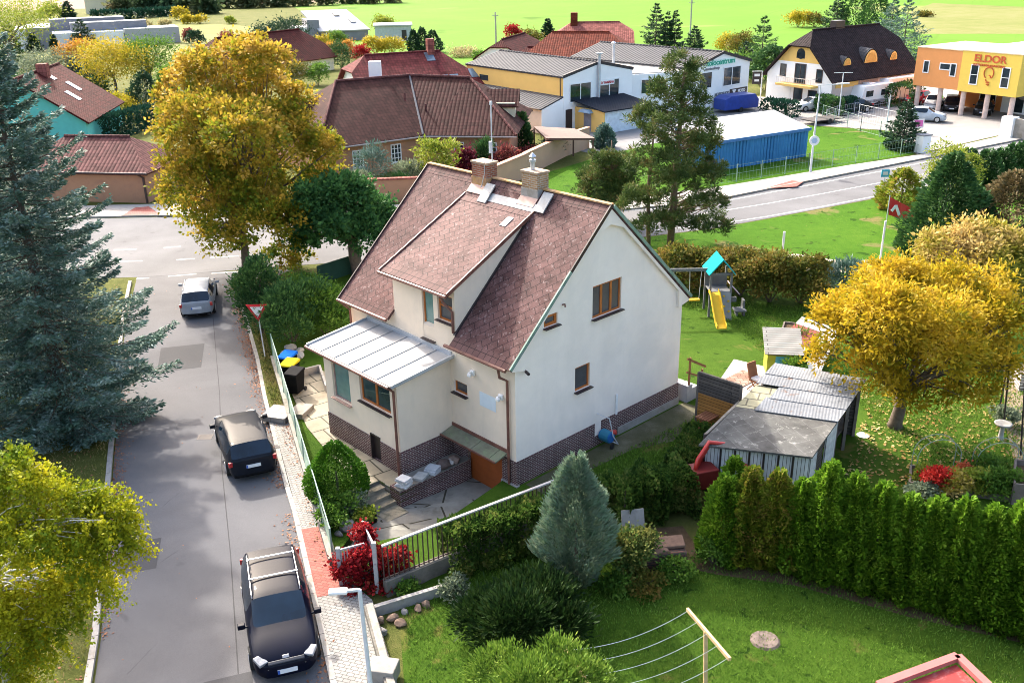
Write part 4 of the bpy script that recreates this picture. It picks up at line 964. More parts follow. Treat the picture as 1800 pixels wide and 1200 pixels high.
dmo.slab([(dq[0]-2.2, dq[1]-1.4, 4.6), (dq[0]+1.6, dq[1]-1.8, 4.6), (dq[0]+1.8, dq[1]+.2, 5.9), (dq[0]-3.2, dq[1]+.6, 5.9)], .12); dmo.slab([(dq[0]-3.2, dq[1]+2.6, 4.6), (dq[0]+1.8, dq[1]+2.2, 4.6), (dq[0]+1.8, dq[1]+.2, 5.9), (dq[0]-3.2, dq[1]+.6, 5.9)], .12)
dmm = dmo.build('dormer', T_BROWN, bg_); MB().prism([(dq[0]-2.5, dq[1]-1.1), (dq[0]+1.3, dq[1]-1.5), (dq[0]+1.4, dq[1]+1.9), (dq[0]-2.5, dq[1]+2.2)], 3.6, 4.9).build('dormer_wall', CREAM, dmm)
# left gabled wing end
q = AT(548, 172, 86); lw = MB(); qx, qy = q[0]-bb[0], q[1]-bb[1]
lw.slab([(qx-1, qy-2.4, 4.3), (qx+4.2, qy-.4, 4.3), (qx+4.0, qy+.6, 5.9), (qx-1.6, qy-1, 5.9)], .12); lw.slab([(qx-2.2, qy+.8, 4.3), (qx+3, qy+2.2, 4.3), (qx+4.0, qy+.6, 5.9), (qx-1.6, qy-1, 5.9)], .12); lw.build('dormer', T_BROWN, bg_)
# --- orange garage building on the left
g0, g1 = G2(40, 352), G2(262, 357)
gt, gr, gL, _z = gable_bld('garage_building', 'low orange garage with pink pantile roof behind the blue spruce', g0, g1, 6.4, 2.65, 4.5, 1.0, 1.0, T_PINK, ORANGE, oh=.45, cat='garage', hipx=.8)
MB().tube([(-.5, -.52, 2.4), (gL+.5, -.52, 2.4)], .08, 6).build('gutter', DARKF, gt); MB().tube([(gL-.4, -.5, 2.4), (gL-.1, -.1, 2.0), (gL-.1, -.08, 0)], .08, 6).build('downpipe', DARKF, gt)
# --- walls along the road
def gwall(name, label, pts, h, t, m, cap=None, z0=0, caph=.12):
    o = thing(name, label, 'wall', (*pts[0][:2], 0)); w_ = MB(); c = MB()
    for a, b in zip(pts[:-1], pts[1:]):
        a = Vector((a[0]-pts[0][0], a[1]-pts[0][1], 0)); b = Vector((b[0]-pts[0][0], b[1]-pts[0][1], 0))
        w_.beam(a+Vector((0, 0, z0+h/2)), b+Vector((0, 0, z0+h/2)), t, h)
        if cap: c.beam(a+Vector((0, 0, z0+h+caph/2)), b+Vector((0, 0, z0+h+caph/2)), t+.16, caph)
    w_.build('wall', m, o)
    if cap: c.build('coping', cap, o)
    return o
gwall('garden_wall', 'orange rendered garden wall with tile coping in front of the bungalow', [(-13.6, 71.0), (-10.2, 71.0), (-3.5, 71.6)], 1.75, .3, ORANGE, T_LRED)
gwall('garden_wall', 'tan garden wall stepping up along the grass behind the chimneys', [(-1.4, 73.6), (1.3, 78.6), (1.4, 79.0), (5.2, 87.0), (7.6, 90.5)], 1.9, .3, MAT('wall_tan', (.5, .3, .19), .9, .06, .6), MAT('cap_tan', (.46, .24, .15), .8))
# --- carport roof
q0, q1, q2, q3 = G(938, 222, 2.3), G(960, 243, 2.3), G(1046, 243, 2.3), G(1010, 226, 2.5)
cpt = thing('carport', 'low brown carport with flat tiled roof behind the tan garden wall', 'carport', (q1[0], q1[1], 0))
lc = lambda p: (p[0]-q1[0], p[1]-q1[1], p[2])
MB().slab([lc(q0), lc(q1), lc(q2), lc(q3)], .18).build('roof', MAT('carport_roof', (.13, .065, .05), .7, .15), cpt)
for p in (q0, q1, q2, q3):
    v = Vector(lc(p))*.96; MB().box(v.x-.07, v.x+.07, v.y-.07, v.y+.07, 0, p[2]-.17).build('post', MAT('post_brown', (.1, .05, .035), .7), cpt)
# --- yellow hall with white gable front
y0, y1 = np.array((5.75, 100.0)), np.array((13.6, 106.1)); yd = (y1-y0)/np.linalg.norm(y1-y0); yn = np.array((-yd[1], yd[0]))
yW = float(np.linalg.norm(y1-y0)); yback = y0+yn*17
yt, yr, yL, _z = gable_bld('workshop_hall', 'yellow workshop hall with white gable front and dark grey sheet roof', yback, y0, yW, 5.5, 6.55, 0, 0, S_GREY, YELLOW, oh=.12, cat='hall')
# local frame of hall: x runs yback->y0, y to the left of it
def YL(s, o=0.0): return (yL+o, s)
gf = MB().xprism([(-.01, 0), (-.01, 5.45), (yW/2, 6.45), (yW+.01, 5.45), (yW+.01, 0)], 'x', yL+.001, yL+.06).build('front_wall', WHITE, yt, fix=True)
wwin(yt, (yL+.06, 0), (yL+.06, yW), .8, 2.7, 3.1, 2.0, mull=1, fw=.12); wf = wwin(yt, (yL+.06, 0), (yL+.06, yW), 5.0, 2.7, 3.0, 2.0, mull=1, fw=.12)
wf['label'] = 'wide window carrying a white banner with red letters'
MB().box(yL+.09, yL+.12, 5.1, 7.2, 4.1, 4.6).build('banner', WHITE, yt); text(yt, 'D YAMAHA', (yL+.12, 5.1), (yL+.12, 7.2), 4.35, .36, MAT('red_letter', (.5, .05, .06), .6), .02, width=1.9)
MB().tube([(yL+.3, 4.75, 2.2), (yL+.3, 4.75, 7.2)], .17, 10).lathe([(.17, 7.2), (.17, 7.4), (.4, 7.42), (.4, 7.5), (.05, 7.55)], (yL+.3, 4.75, 0), 10).build('flue_pipe', ZINC, yt)
MB().beam((yL+.1, -.1, 5.55), (yL+.1, yW/2, 6.6), .1, .14).beam((yL+.1, yW+.1, 5.55), (yL+.1, yW/2, 6.6), .1, .14).build('verge_trim', SILL, yr)
MB().box(yL+.06, yL+.1, .3, 1.2, 0, 2.1).build('door', SILL, yt); MB().box(2.5, 4.1, -.03, .01, 3.9, 4.5).build('side_window', GLASS, yt); MB().tube([(yL-.3, -.15, 5.3), (yL-.3, -.08, 0)], .06, 6).build('downpipe', DARKF, yt)
# lean-to along the hall
ln = MB(); ln.slab([(.4, -3.1, 2.55), (yL+.05, -3.1, 2.55), (yL+.05, .0, 3.5), (.4, .0, 3.5)], .14); lr = ln.build('side_roof', S_GREY, yt)
MB().xprism([(-2.9, 0), (-2.9, 2.45), (-.02, 3.35), (-.02, 0)], 'x', .6, yL-.02).build('side_wall', MAT('wall_pale_pink', (.66, .5, .4), .9, .06), yt, fix=True); MB().xprism([(-2.92, 0), (-2.92, 2.42), (-.0, 3.33), (-.0, 0)], 'x', yL-.02, yL+.03).build('side_front', WHITE, yt, fix=True)
MB().tube([(.4, -3.15, 2.5), (yL, -3.15, 2.5)], .07, 6).build('gutter', DARKF, yt)
# porch with navy roof
po = thing('porch', 'yellow porch with navy sheet roof in front of the white gable', 'porch', (float(y0[0]), float(y0[1]), 0), math.atan2(yd[1], yd[0]))
# local: x along the facade, -y outward
MB().slab([(1.3, -.1, 3.0), (8.6, -.1, 3.0), (8.6, -4.9, 2.35), (1.3, -4.9, 2.35)], .12).build('roof', S_NAVY, po)
MB().box(1.6, 1.75, -4.5, -.1, 0, 2.3).build('side_wall', YELLOW, po); MB().box(1.75, 8.4, -4.5, -4.35, 0, 2.25).build('front_wall', MAT('wall_pale_blue', (.55, .6, .64), .9), po)
MB().box(1.56, 1.6, -2.6, -1.5, .05, 1.9).build('door', MAT('door_grey', (.22, .2, .22), .6), po); MB().xprism([(-2.9, 1.95), (-2.6, 2.25), (-1.5, 2.25), (-1.2, 1.95)], 'x', 1.0, 1.58).build('door_canopy', MAT('canopy_blue', (.3, .42, .55), .4), po)
# --- linking block and bicycle shop with green lettering
k0, k1 = np.array((20.6, 107.6)), np.array((28.45, 114.5)); kd = (k1-k0)/np.linalg.norm(k1-k0); kn = np.array((-kd[1], kd[0])); kW = float(np.linalg.norm(k1-k0)); kb = k0+kn*19
kt, kr, kL, _z = gable_bld('bicycle_shop', 'white gabled shop with green lettering above its upper window', kb, k0, kW, 5.2, 6.5, 0, 0, S_GREY, WHITE, oh=.15, cat='shop')
f0, f1 = (kL+.01, 0), (kL+.01, kW)
wwin(kt, f0, f1, 1.0, 2.7, 2.4, 1.9, mull=0, fw=.12); wwin(kt, f0, f1, 5.4, 2.6, 3.4, 2.2, mull=1, fw=.12, pane=glassmat('shop_glass', (.06, .07, .08)))
TEAL = MAT('letter_teal', (.02, .33, .22), .6)
MB().box(kL+.01, kL+.03, 2.0, 7.6, 5.1, 5.75).build('sign_board', MAT('sign_pale', (.62, .78, .72), .6), kt)
text(kt, 'kolocentrum', (kL+.03, 2.0), (kL+.03, 7.6), 5.45, .85, TEAL, .02, width=5.2); text(kt, 'motoshop', (kL+.01, 1.9), (kL+.01, 4.8), 4.85, .45, GREYW, .03, width=2.6)
MB().box(kL+.01, kL+.06, 6.9, 10.2, 1.45, 2.2).build('sign_board', SILL, kt); text(kt, 'MOTO', (kL+.06, 8.2), (kL+.06, 10.0), 1.85, .5, WHITE, .02, width=1.4); text(kt, 'MOTOSHOP', (kL+.01, 3.9), (kL+.01, 6.8), 1.85, .5, GREYW, .03, width=2.6)
MB().poly([(kL+.065, 7.3, 2.1), (kL+.065, 8.1, 2.1), (kL+.065, 7.7, 1.5)]).build('emblem', WHITE, kt)
wwin(kt, f0, f1, 5.0, .1, 1.5, 1.1, frame=DARKF); wwin(kt, f0, f1, 6.8, .3, 2.6, .9, mull=2)
MB().beam((kL+.1, -.1, 5.25), (kL+.1, kW/2, 6.55), .1, .14).beam((kL+.1, kW+.1, 5.25), (kL+.1, kW/2, 6.55), .1, .14).build('verge_trim', SILL, kr)
lk_ = thing('linking_block', 'low flat roofed white block between the hall and the shop', 'building', (13.6, 106.1, 0))
MB().prism([(0.02, 0), (7.1, 1.6), (-3, 14), (-10, 9.6)], 0, 4.8).build('wall', WHITE, lk_, fix=True); MB().prism([(-.2, .2), (7.0, 1.9), (-3, 13.9), (-9.9, 9.5)], 4.81, 4.9).build('roof', FLATR, lk_, fix=True)
MB().tube([(-1.2, 8, 4.9), (-1.2, 8, 7.4)], .16, 8).lathe([(.16, 7.3), (.3, 7.4), (.05, 7.6)], (-1.2, 8, 0), 8).build('flue_pipe', ZINC, lk_)
wwin(lk_, (.02, 0), (7.1, 1.6), 1.0, 2.6, 3, 1.7, mull=1, fw=.12)
# --- blue shed
s0, s1 = np.array((16.6, 78.9)), np.array((26.6, 84.7)); sd = (s1-s0)/np.linalg.norm(s1-s0); sL = float(np.linalg.norm(s1-s0))
sh_ = thing('blue_shed', 'bright blue corrugated shed with flat white roof beside the road', 'shed', (*s0, 0), math.atan2(sd[1], sd[0]))
MB().xprism([(0, 0), (0, 2.6), (4.2, 3.5), (4.2, 0)], 'x', 0, sL).build('wall', S_BLUE, sh_, fix=True)
cl_ = MB(); xs_ = np.arange(0, sL, .36)
for x in xs_: cl_.xprism([(x, 0), (x+.05, -.07), (x+.2, -.07), (x+.25, 0)], 'y', 0, 0) if 0 else cl_.prism([(x, -.002), (x+.05, -.07), (x+.2, -.07), (x+.25, -.002)], .05, 2.5)
cl_.build('cladding', S_BLUE, sh_)
MB().slab([(-.25, -.25, 2.6), (sL+.25, -.25, 2.6), (sL+.25, 4.4, 3.6), (-.25, 4.4, 3.6)], .12).build('roof', S_WHITE, sh_); MB().box(-.27, sL+.27, -.3, -.25, 2.38, 2.64).build('fascia', MAT('fascia_blue', (.04, .15, .36), .5), sh_)
# --- white house with black roof
b0, b1 = np.array((36.7, 109.4)), np.array((31.4, 117.3)); bdv = (b0-b1)/np.linalg.norm(b0-b1); bnv = np.array((-bdv[1], bdv[0])); bWd = float(np.linalg.norm(b0-b1))
be = b0+bnv*15.5
bt, brf, bL, _z = gable_bld('black_roof_house', 'white house with yellow gable, steep black half hipped roof and arched dormers', b0, be, bWd, 3.7, 8.4, .34, .34, T_BLACK, PINKW, None, .55, 'house', side=1, hipx=1.0)
# local: x from front gable backwards, y 0..W leftwards; front gable at x=0 facing -x: wall line from y=W to y=0
q0, q1 = (-.02, bWd), (-.02, 0)
MB().xprism([(-.001, 0), (-.001, 3.6), (bWd*.33, 6.65), (bWd*.67, 6.65), (bWd+.001, 3.6), (bWd+.001, 0)], 'x', -.018, .01).build('front_wall', WHITE, bt, fix=True)
MB().xprism([(bWd*.14, 4.95), (bWd*.33, 6.68), (bWd*.67, 6.68), (bWd*.86, 4.95)], 'x', -.035, -.015).build('gable_panel', YELLOW, bt, fix=True)
wwin(bt, q0, q1, 1.9, 3.1, .9, 1.5, frame=DARKF); wwin(bt, q0, q1, 7.2, 2.9, .9, 1.5, frame=DARKF); wwin(bt, q0, q1, 4.1, 2.6, 1.6, 2.2, frame=DARKF, mull=1, name='balcony_door')
MB().box(-.06, -.02, bWd/2-.6, bWd/2+.6, 5.4, 5.9).tube([(-.06, bWd/2, 5.9), (-.02, bWd/2, 5.9)], .6, 16).build('arched_window', GLASS, bt)
MB().box(-1.3, -.02, bWd-7.6, bWd-2.4, 2.3, 2.55).build('balcony', YELLOW, bt)
br2 = MB()
for y in np.linspace(bWd-7.5, bWd-2.5, 16): br2.tube([(-1.25, y, 2.5), (-1.25, y, 3.3)], .02, 4)
br2.tube([(-1.25, bWd-7.5, 3.3), (-1.25, bWd-2.5, 3.3)], .035, 5).tube([(-.05, bWd-7.5, 3.3), (-1.25, bWd-7.5, 3.3)], .035, 5).tube([(-.05, bWd-2.5, 3.3), (-1.25, bWd-2.5, 3.3)], .035, 5); br2.build('railing', MAT('galvanised2', (.55, .5, .46), .5), bt)
MB().box(-.06, -.02, bWd-3.7, bWd-.6, 0, 2.1).build('garage_door', PVC, bt); wwin(bt, q0, q1, 4.2, .05, 1.3, 2.0, frame=DARKF, name='door'); wwin(bt, q0, q1, 6.3, .1, 1.3, 1.9, frame=DARKF); MB().box(-.05, -.02, 1.0, 1.9, .3, 1.6).build('notice_board', YELLOW, bt)
r0_, r1_ = (0, -.02), (bL, -.02)
MB().box(.6, 4.6, -.06, -.02, 2.4, 3.4).build('sign_board', YELLOW, bt); MB().box(4.7, 8.2, -.08, -.02, 2.3, 3.3).build('sign_board', MAT('sign_brown', (.3, .22, .18), .6), bt)
def eyebrow(x, w_, y, h, nm=None):
    zb_ = 3.7+(y)*(8.4-3.7)/(bWd/2)
    d = MB(); pr = [(w_/2*math.cos(a), h*math.sin(a)) for a in np.linspace(0, PI, 12)]
    pts = [(x+a, y, zb_-.1+b) for a, b in pr]; back = [(x+a*.9, y+h*1.15+.4, zb_+b*.95+.15) for a, b in pr]
    n = len(pts); d.add(pts+back, [(i, i+1, n+i+1, n+i) for i in range(n-1)])
    o = d.build('eyebrow_dormer', S_GREY, bt)
    MB().poly([(x+a*.92, y-.02, zb_-.1+b*.92) for a, b in pr]).build('dormer_front', YELLOW, o); MB().poly([(x+a*.72, y-.04, zb_-.05+b*.72) for a, b in pr]).build('pane', MAT('amber_pane', (.5, .28, .07), .2), o)
eyebrow(3.6, 1.5, 1.0, .95); eyebrow(7.9, 2.6, 1.0, 1.6); eyebrow(12.2, 1.5, 1.0, 1.1)
MB().box(5.6, 7.2, bWd/2-.1, bWd/2+.8, 7.8, 9.2).build('chimney', SILL, bt)
# --- ELDOR office on pillars
e0, e1 = np.array((46.0, 109.8)), np.array((52.6, 99.6)); ed = (e1-e0)/np.linalg.norm(e1-e0); eL = float(np.linalg.norm(e1-e0))
et = thing('office_building', 'orange and yellow box shaped office standing on round pillars over parked cars', 'office', (*e0, 0), math.atan2(ed[1], ed[0]))
# local x along the front (left to right), y back
EO = MAT('facade_orange', (.72, .3, .1), .85, .04); EY = MAT('facade_yellow', (.78, .55, .1), .85, .04)
xs = eL*.455
MB().box(0, xs, 0, 9, 2.65, 6.75).build('orange_block', EO, et); MB().box(xs+.003, eL, -.03, 9.0, 2.6, 6.8).build('yellow_block', EY, et)
MB().box(-.05, xs, -.06, 9, 6.75, 6.85).build('parapet', MAT('parapet_cream', (.7, .55, .35), .7), et); MB().box(xs, eL+.05, -.09, 9, 6.8, 6.9).build('parapet', MATS['parapet_cream'], et); MB().box(eL*.5, eL+9, 5, 14, 2.6, 7.1).build('rear_block', WHITE, et)
for i in range(5): MB().tube([(.5+i*(eL-1)/4, .45, 0), (.5+i*(eL-1)/4, .45, 2.66)], .27, 14).build('pillar', MAT('pillar_pink', (.6, .46, .4), .8), et)
for (x, z, w_, h, m_) in ((1.3, 4.1, .75, 1.35, 0), (3.3, 4.6, 1.35, .75, 0), (4.6, 4.0, .75, 1.4, 0)): wwin(et, (0, 0), (eL, 0), x-.3, z, w_, h, off=.0, fw=.1)
for x in (xs+1.2, xs+4.7): wwin(et, (0, -.03), (eL, -.03), x, 3.4, .95, 2.1, bars=1, fw=.1)
ER = MAT('letter_orange', (.55, .1, .03), .6)
text(et, 'ELDOR', (xs+.9, -.03), (eL-1.1, -.03), 6.15, 1.0, ER, .05, width=3.6); text(et, 'ELEKTROINSTALACNI MATERIAL', (xs+.9, -.03), (eL-1.1, -.03), 5.5, .3, ER, .05, width=3.6)
bu = MB(); cx = (xs+eL)/2+.0
bu.tube([(cx+.62*math.sin(a)*.85, -.09, 4.75+.6*math.cos(a)) for a in np.linspace(-2.6, 2.5, 26)]+[(cx+.2, -.09, 4.5), (cx+.05, -.09, 4.55)], .055, 6); bu.tube([(cx-.25, -.09, 4.1), (cx-.12, -.09, 3.9)], .055, 5); bu.tube([(cx-.15, -.09, 3.8), (cx+.2, -.09, 3.85)], .06, 5); bu.tube([(cx-.1, -.09, 3.6), (cx+.2, -.09, 3.65), (cx+.1, -.09, 3.5)], .06, 5)
bu.build('bulb_emblem', ER, et)
MB().box(2.0, eL*.62, 6.0, 6.2, 0, 2.65).build('rear_wall', EO, et); MB().box(eL*.62, eL+6, 5.6, 5.8, 0, 2.65).build('rear_wall', WHITE, et); wwin(et, (0, 6), (eL, 6), 4.6, .6, 2.0, 1.5, mull=1); wwin(et, (0, 5.6), (eL+4, 5.6), eL*.62+1.2, .1, 1.4, 2.2, frame=PVC, name='door'); wwin(et, (0, 5.6), (eL+6, 5.6), eL*.62+4.2, .1, 1.6, 2.3, frame=PVC, name='door')
wwin(et, (eL, 0), (eL, 9), 2.5, 3.4, .8, 2.2)
# --- red roofed houses
E0, E1 = G2(150, 212, 2.7), G2(209, 178, 2.7)
rt, rr, rL, _z = gable_bld('red_tile_house', 'teal gabled house with dark red tiles behind the blue spruce', E0, E1, 11.5, 2.9, 6.9, 0, 0, T_RED, MAT('wall_teal', (.12, .5, .45), .9, .06), None, .5, side=1)
for (s, y) in ((4.5, 1.6), (7.8, 2.4), (6.5, 4.3)): 
    z = lambda yy: 2.9+yy*4.0/5.75+.06
    skylight(rr, [(s, y, z(y)), (s+1.0, y, z(y)), (s+1.0, y+1.3, z(y+1.3)), (s, y+1.3, z(y+1.3))])
MB().box(rL*.5-.6, rL*.5+.5, 4.7, 5.7, 5.5, 7.6).build('chimney', T_LRED, rt)
M0, M1 = G2(634, 98, 6.9), G2(779, 89, 6.9); md_ = (np.array(M1)-np.array(M0)); md_ /= np.linalg.norm(md_); mn_ = np.array((-md_[1], md_[0]))
Wm = 12; A0 = np.array(M0)-md_*1.2-mn_*Wm/2; A1 = np.array(M1)+md_*2.5-mn_*Wm/2
mt, mr, mL, _z = gable_bld('raspberry_roof_house', 'white house with wide raspberry red tiled half hipped roof behind the bungalow', A0, A1, Wm, 2.9, 6.9, .38, .7, T_MID, WHITE, None, .6, hipx=.7)
for (s, y, w_) in ((9.2, 1.3, 1.0), (10.4, 1.3, 1.0), (12.9, 1.9, 1.0), (8.6, 4.6, 1.0)):
    z = lambda yy: 2.9+yy*4.0/6+.06
    skylight(mr, [(s, y, z(y)), (s+w_, y, z(y)), (s+w_, y+1.2, z(y+1.2)), (s, y+1.2, z(y+1.2))])
MB().box(9.0, 9.8, 5.4, 6.1, 6.2, 8.3).build('chimney', T_LRED, mt)
A0, A1 = np.array(G2(940, 60, 6)), np.array(G2(1078, 60, 6)); d_ = (A1-A0)/np.linalg.norm(A1-A0); n_ = np.array((-d_[1], d_[0]))
gt2, _r, _L, _z = gable_bld('orange_roof_house', 'ochre house with big orange red hipped roof beyond the workshop hall', A0-n_*6.5-d_*2, A1-n_*6.5+d_*1.5, 13, 2.4, 6.3, 1.0, .45, T_ORED, MAT('wall_ochre', (.5, .3, .12), .9), None, .6, hipx=.7)
A0, A1 = np.array(G2(905, 90, 3.6)), np.array(G2(1018, 84, 4.2)); d_ = (A1-A0)/np.linalg.norm(A1-A0); n_ = np.array((-d_[1], d_[0]))
gable_bld('dark_red_annex', 'low dark red roofed wing in front of the orange red roof', A0-n_*3.5, A1-n_*3.5, 7, 2.2, 4.2, .8, 0, T_RED, CREAM, None, .4, hipx=.7)
A0, A1 = np.array(G2(1003, 46, 5)), np.array(G2(1088, 45, 5)); d_ = (A1-A0)/np.linalg.norm(A1-A0); n_ = np.array((-d_[1], d_[0]))
ct, _r, _L, _z = gable_bld('pink_roof_house', 'white house with pale red roof and brick chimney at the field edge', A0-n_*6-d_*2, A1-n_*6+d_*2, 12, 2.3, 5.6, .5, .45, T_LRED, WHITE, None, .5, hipx=.7)
MB().box(2.0, 3.2, 5.0, 6.2, 4.2, 7.2).build('chimney', T_ORED, ct)
A0, A1 = np.array(G2(878, 78, 4)), np.array(G2(918, 66, 4)); d_ = (A1-A0)/np.linalg.norm(A1-A0); n_ = np.array((-d_[1], d_[0]))
gable_bld('maroon_roof_cottage', 'small white cottage with maroon roof beside a red maple', A0-n_*4, A1-n_*4+d_*3, 8, 2.0, 4.6, .4, .6, T_RED, WHITE, None, .4, hipx=.7)
A0, A1 = np.array(G2(405, 92, 4)), np.array(G2(470, 72, 5)); d_ = (A1-A0)/np.linalg.norm(A1-A0); n_ = np.array((-d_[1], d_[0]))
gable_bld('burgundy_roof_house', 'house with burgundy roof half hidden behind the autumn tree', A0-n_*5-d_*4, A1-n_*5+d_*9, 10, 2.4, 6.2, .4, .6, T_RED, CREAM, None, .5, hipx=.7)
# --- modern white houses by the field
m0, m1 = np.array(G2(566, 74)), np.array(G2(648, 70)); d_ = (m1-m0)/np.linalg.norm(m1-m0); L_ = float(np.linalg.norm(m1-m0)); Z1 = HT(m0, 566, 55)
w1 = thing('modern_house', 'modern house with sloping white metal roof and grey clad walls at the field', 'house', (*m0, 0), math.atan2(d_[1], d_[0]))
MB().box(0, L_, 0, 9, 0, Z1).build('wall', GREYW, w1); MB().slab([(-.4, -.4, Z1), (L_+.4, -.4, Z1), (L_-2.4, 10, Z1+3.6), (-2.4, 10, Z1+3.6)], .25).build('roof', S_WHITE, w1)
MB().box(-2.6, -.1, 1, 8, 0, Z1+2.2).build('side_wall', GREYW, w1); MB().box(-6.5, -2.65, 1, 8, 0, Z1+.8).build('wing', WHITE, w1); wwin(w1, (0, 0), (L_, 0), 1, .4, 3, 1.6, fw=.2)
for (s, y) in ((4.2, 6.5), (7.0, 3.0)): MB().slab([(s, y, Z1+.2+(y+.4)*.346), (s+1.1, y, Z1+.2+(y+.4)*.346), (s+.9, y+1.6, Z1+.2+(y+2)*.346), (s-.2, y+1.6, Z1+.2+(y+2)*.346)], .15).build('skylight', GLASS, w1)
def boxes(name, label, px, items, cat='house'):
    P = G2(*px); t = thing(name, label, cat, (*P, 0), math.atan2(P[1], P[0])-PI/2)
    for (nm, b, m) in items: MB().box(*b).build(nm, m, t)
    return t
boxes('flat_roof_house', 'long modern house of dark slate and white cubes on the far left', (85, 88), [('slate_wall', (-3.5, 1.2, 0, 14, 0, 4.3), GREYW), ('white_wall', (-5.5, -3.55, 1, 13, 0, 4.1), WHITE), ('slate_roof', (1.25, 16, 10, 14.2, 0, 5.2), GREYW), ('white_block', (1.3, 15, 2, 9.95, 0, 2.9), WHITE), ('upper_block', (5, 20, 5, 9, 2.95, 4.6), GREYW), ('roof_terrace', (15.1, 26, 1, 8, 0, 3.2), S_WHITE)])
h2 = G2(150, 25); a2 = np.array(G2(152, 25)); b2 = np.array(G2(205, 24)); d_ = (b2-a2)/np.linalg.norm(b2-a2); 
gable_bld('cream_house', 'cream house with bright white roof behind a dark hedge at top left', a2, b2, 13, 6.0, 11.5, 0, 0, S_WHITE, CREAM, None, .6)
boxes('grey_box_house', 'small grey cube house left of the dark pines at the field', (690, 73), [('wall', (-3.5, 4.0, 0, 7, 0, 3.0), MAT('wall_grey', (.45, .45, .45), .9)), ('roof', (-3.8, 4.3, -.3, 7.3, 3.01, 3.25), S_WHITE), ('door', (2.0, 3.0, -.05, -.005, .2, 2.2), SILL)])
# ------------------------------------------------------------------ vehicles
TYRE = MAT('tyre', (.02, .02, .02), .8, .2, 6); RIM = MAT('rim', (.45, .46, .48), .35, .1, 5, metal=.7); BLACKP = MAT('black_plastic', (.008, .008, .009), .8, .2, 5, spec=.08)
CGLASS = glassmat('car_glass', (.005, .014, .026), .02, .5); CHROME = MAT('chrome', (.3, .305, .31), .3, .03, 5, metal=.9)
TAIL = MAT('tail_lamp', (.4, .012, .015), .2, .15, 8, spec=.7); HEADL = MAT('head_lamp', (.2, .21, .23), .12, .4, 9, spec=.6); PLATE = MAT('number_plate', (.7, .71, .72), .5, .05); EUB = MAT('plate_blue', (.03, .1, .4), .5)
def split_mat(o, names, parent):
    """one mesh per material slot, so that each pane is a part of its own"""
    me = o.data; out = []
    for mi, nm in names.items():
        bm = bmesh.new(); bm.from_mesh(me); bmesh.ops.delete(bm, geom=[f for f in bm.faces if f.material_index != mi], context='FACES')
        if not bm.faces: bm.free(); continue
        m2 = bpy.data.meshes.new(nm); bm.to_mesh(m2); bm.free(); mat = me.materials[mi]; m2.materials.clear(); m2.materials.append(mat)
        m2.polygons.foreach_set('material_index', [0]*len(m2.polygons)); m2.polygons.foreach_set('use_smooth', [True]*len(m2.polygons))
        q = bpy.data.objects.new(nm, m2); link(q, parent); out.append(q)
    bpy.data.objects.remove(o); return out
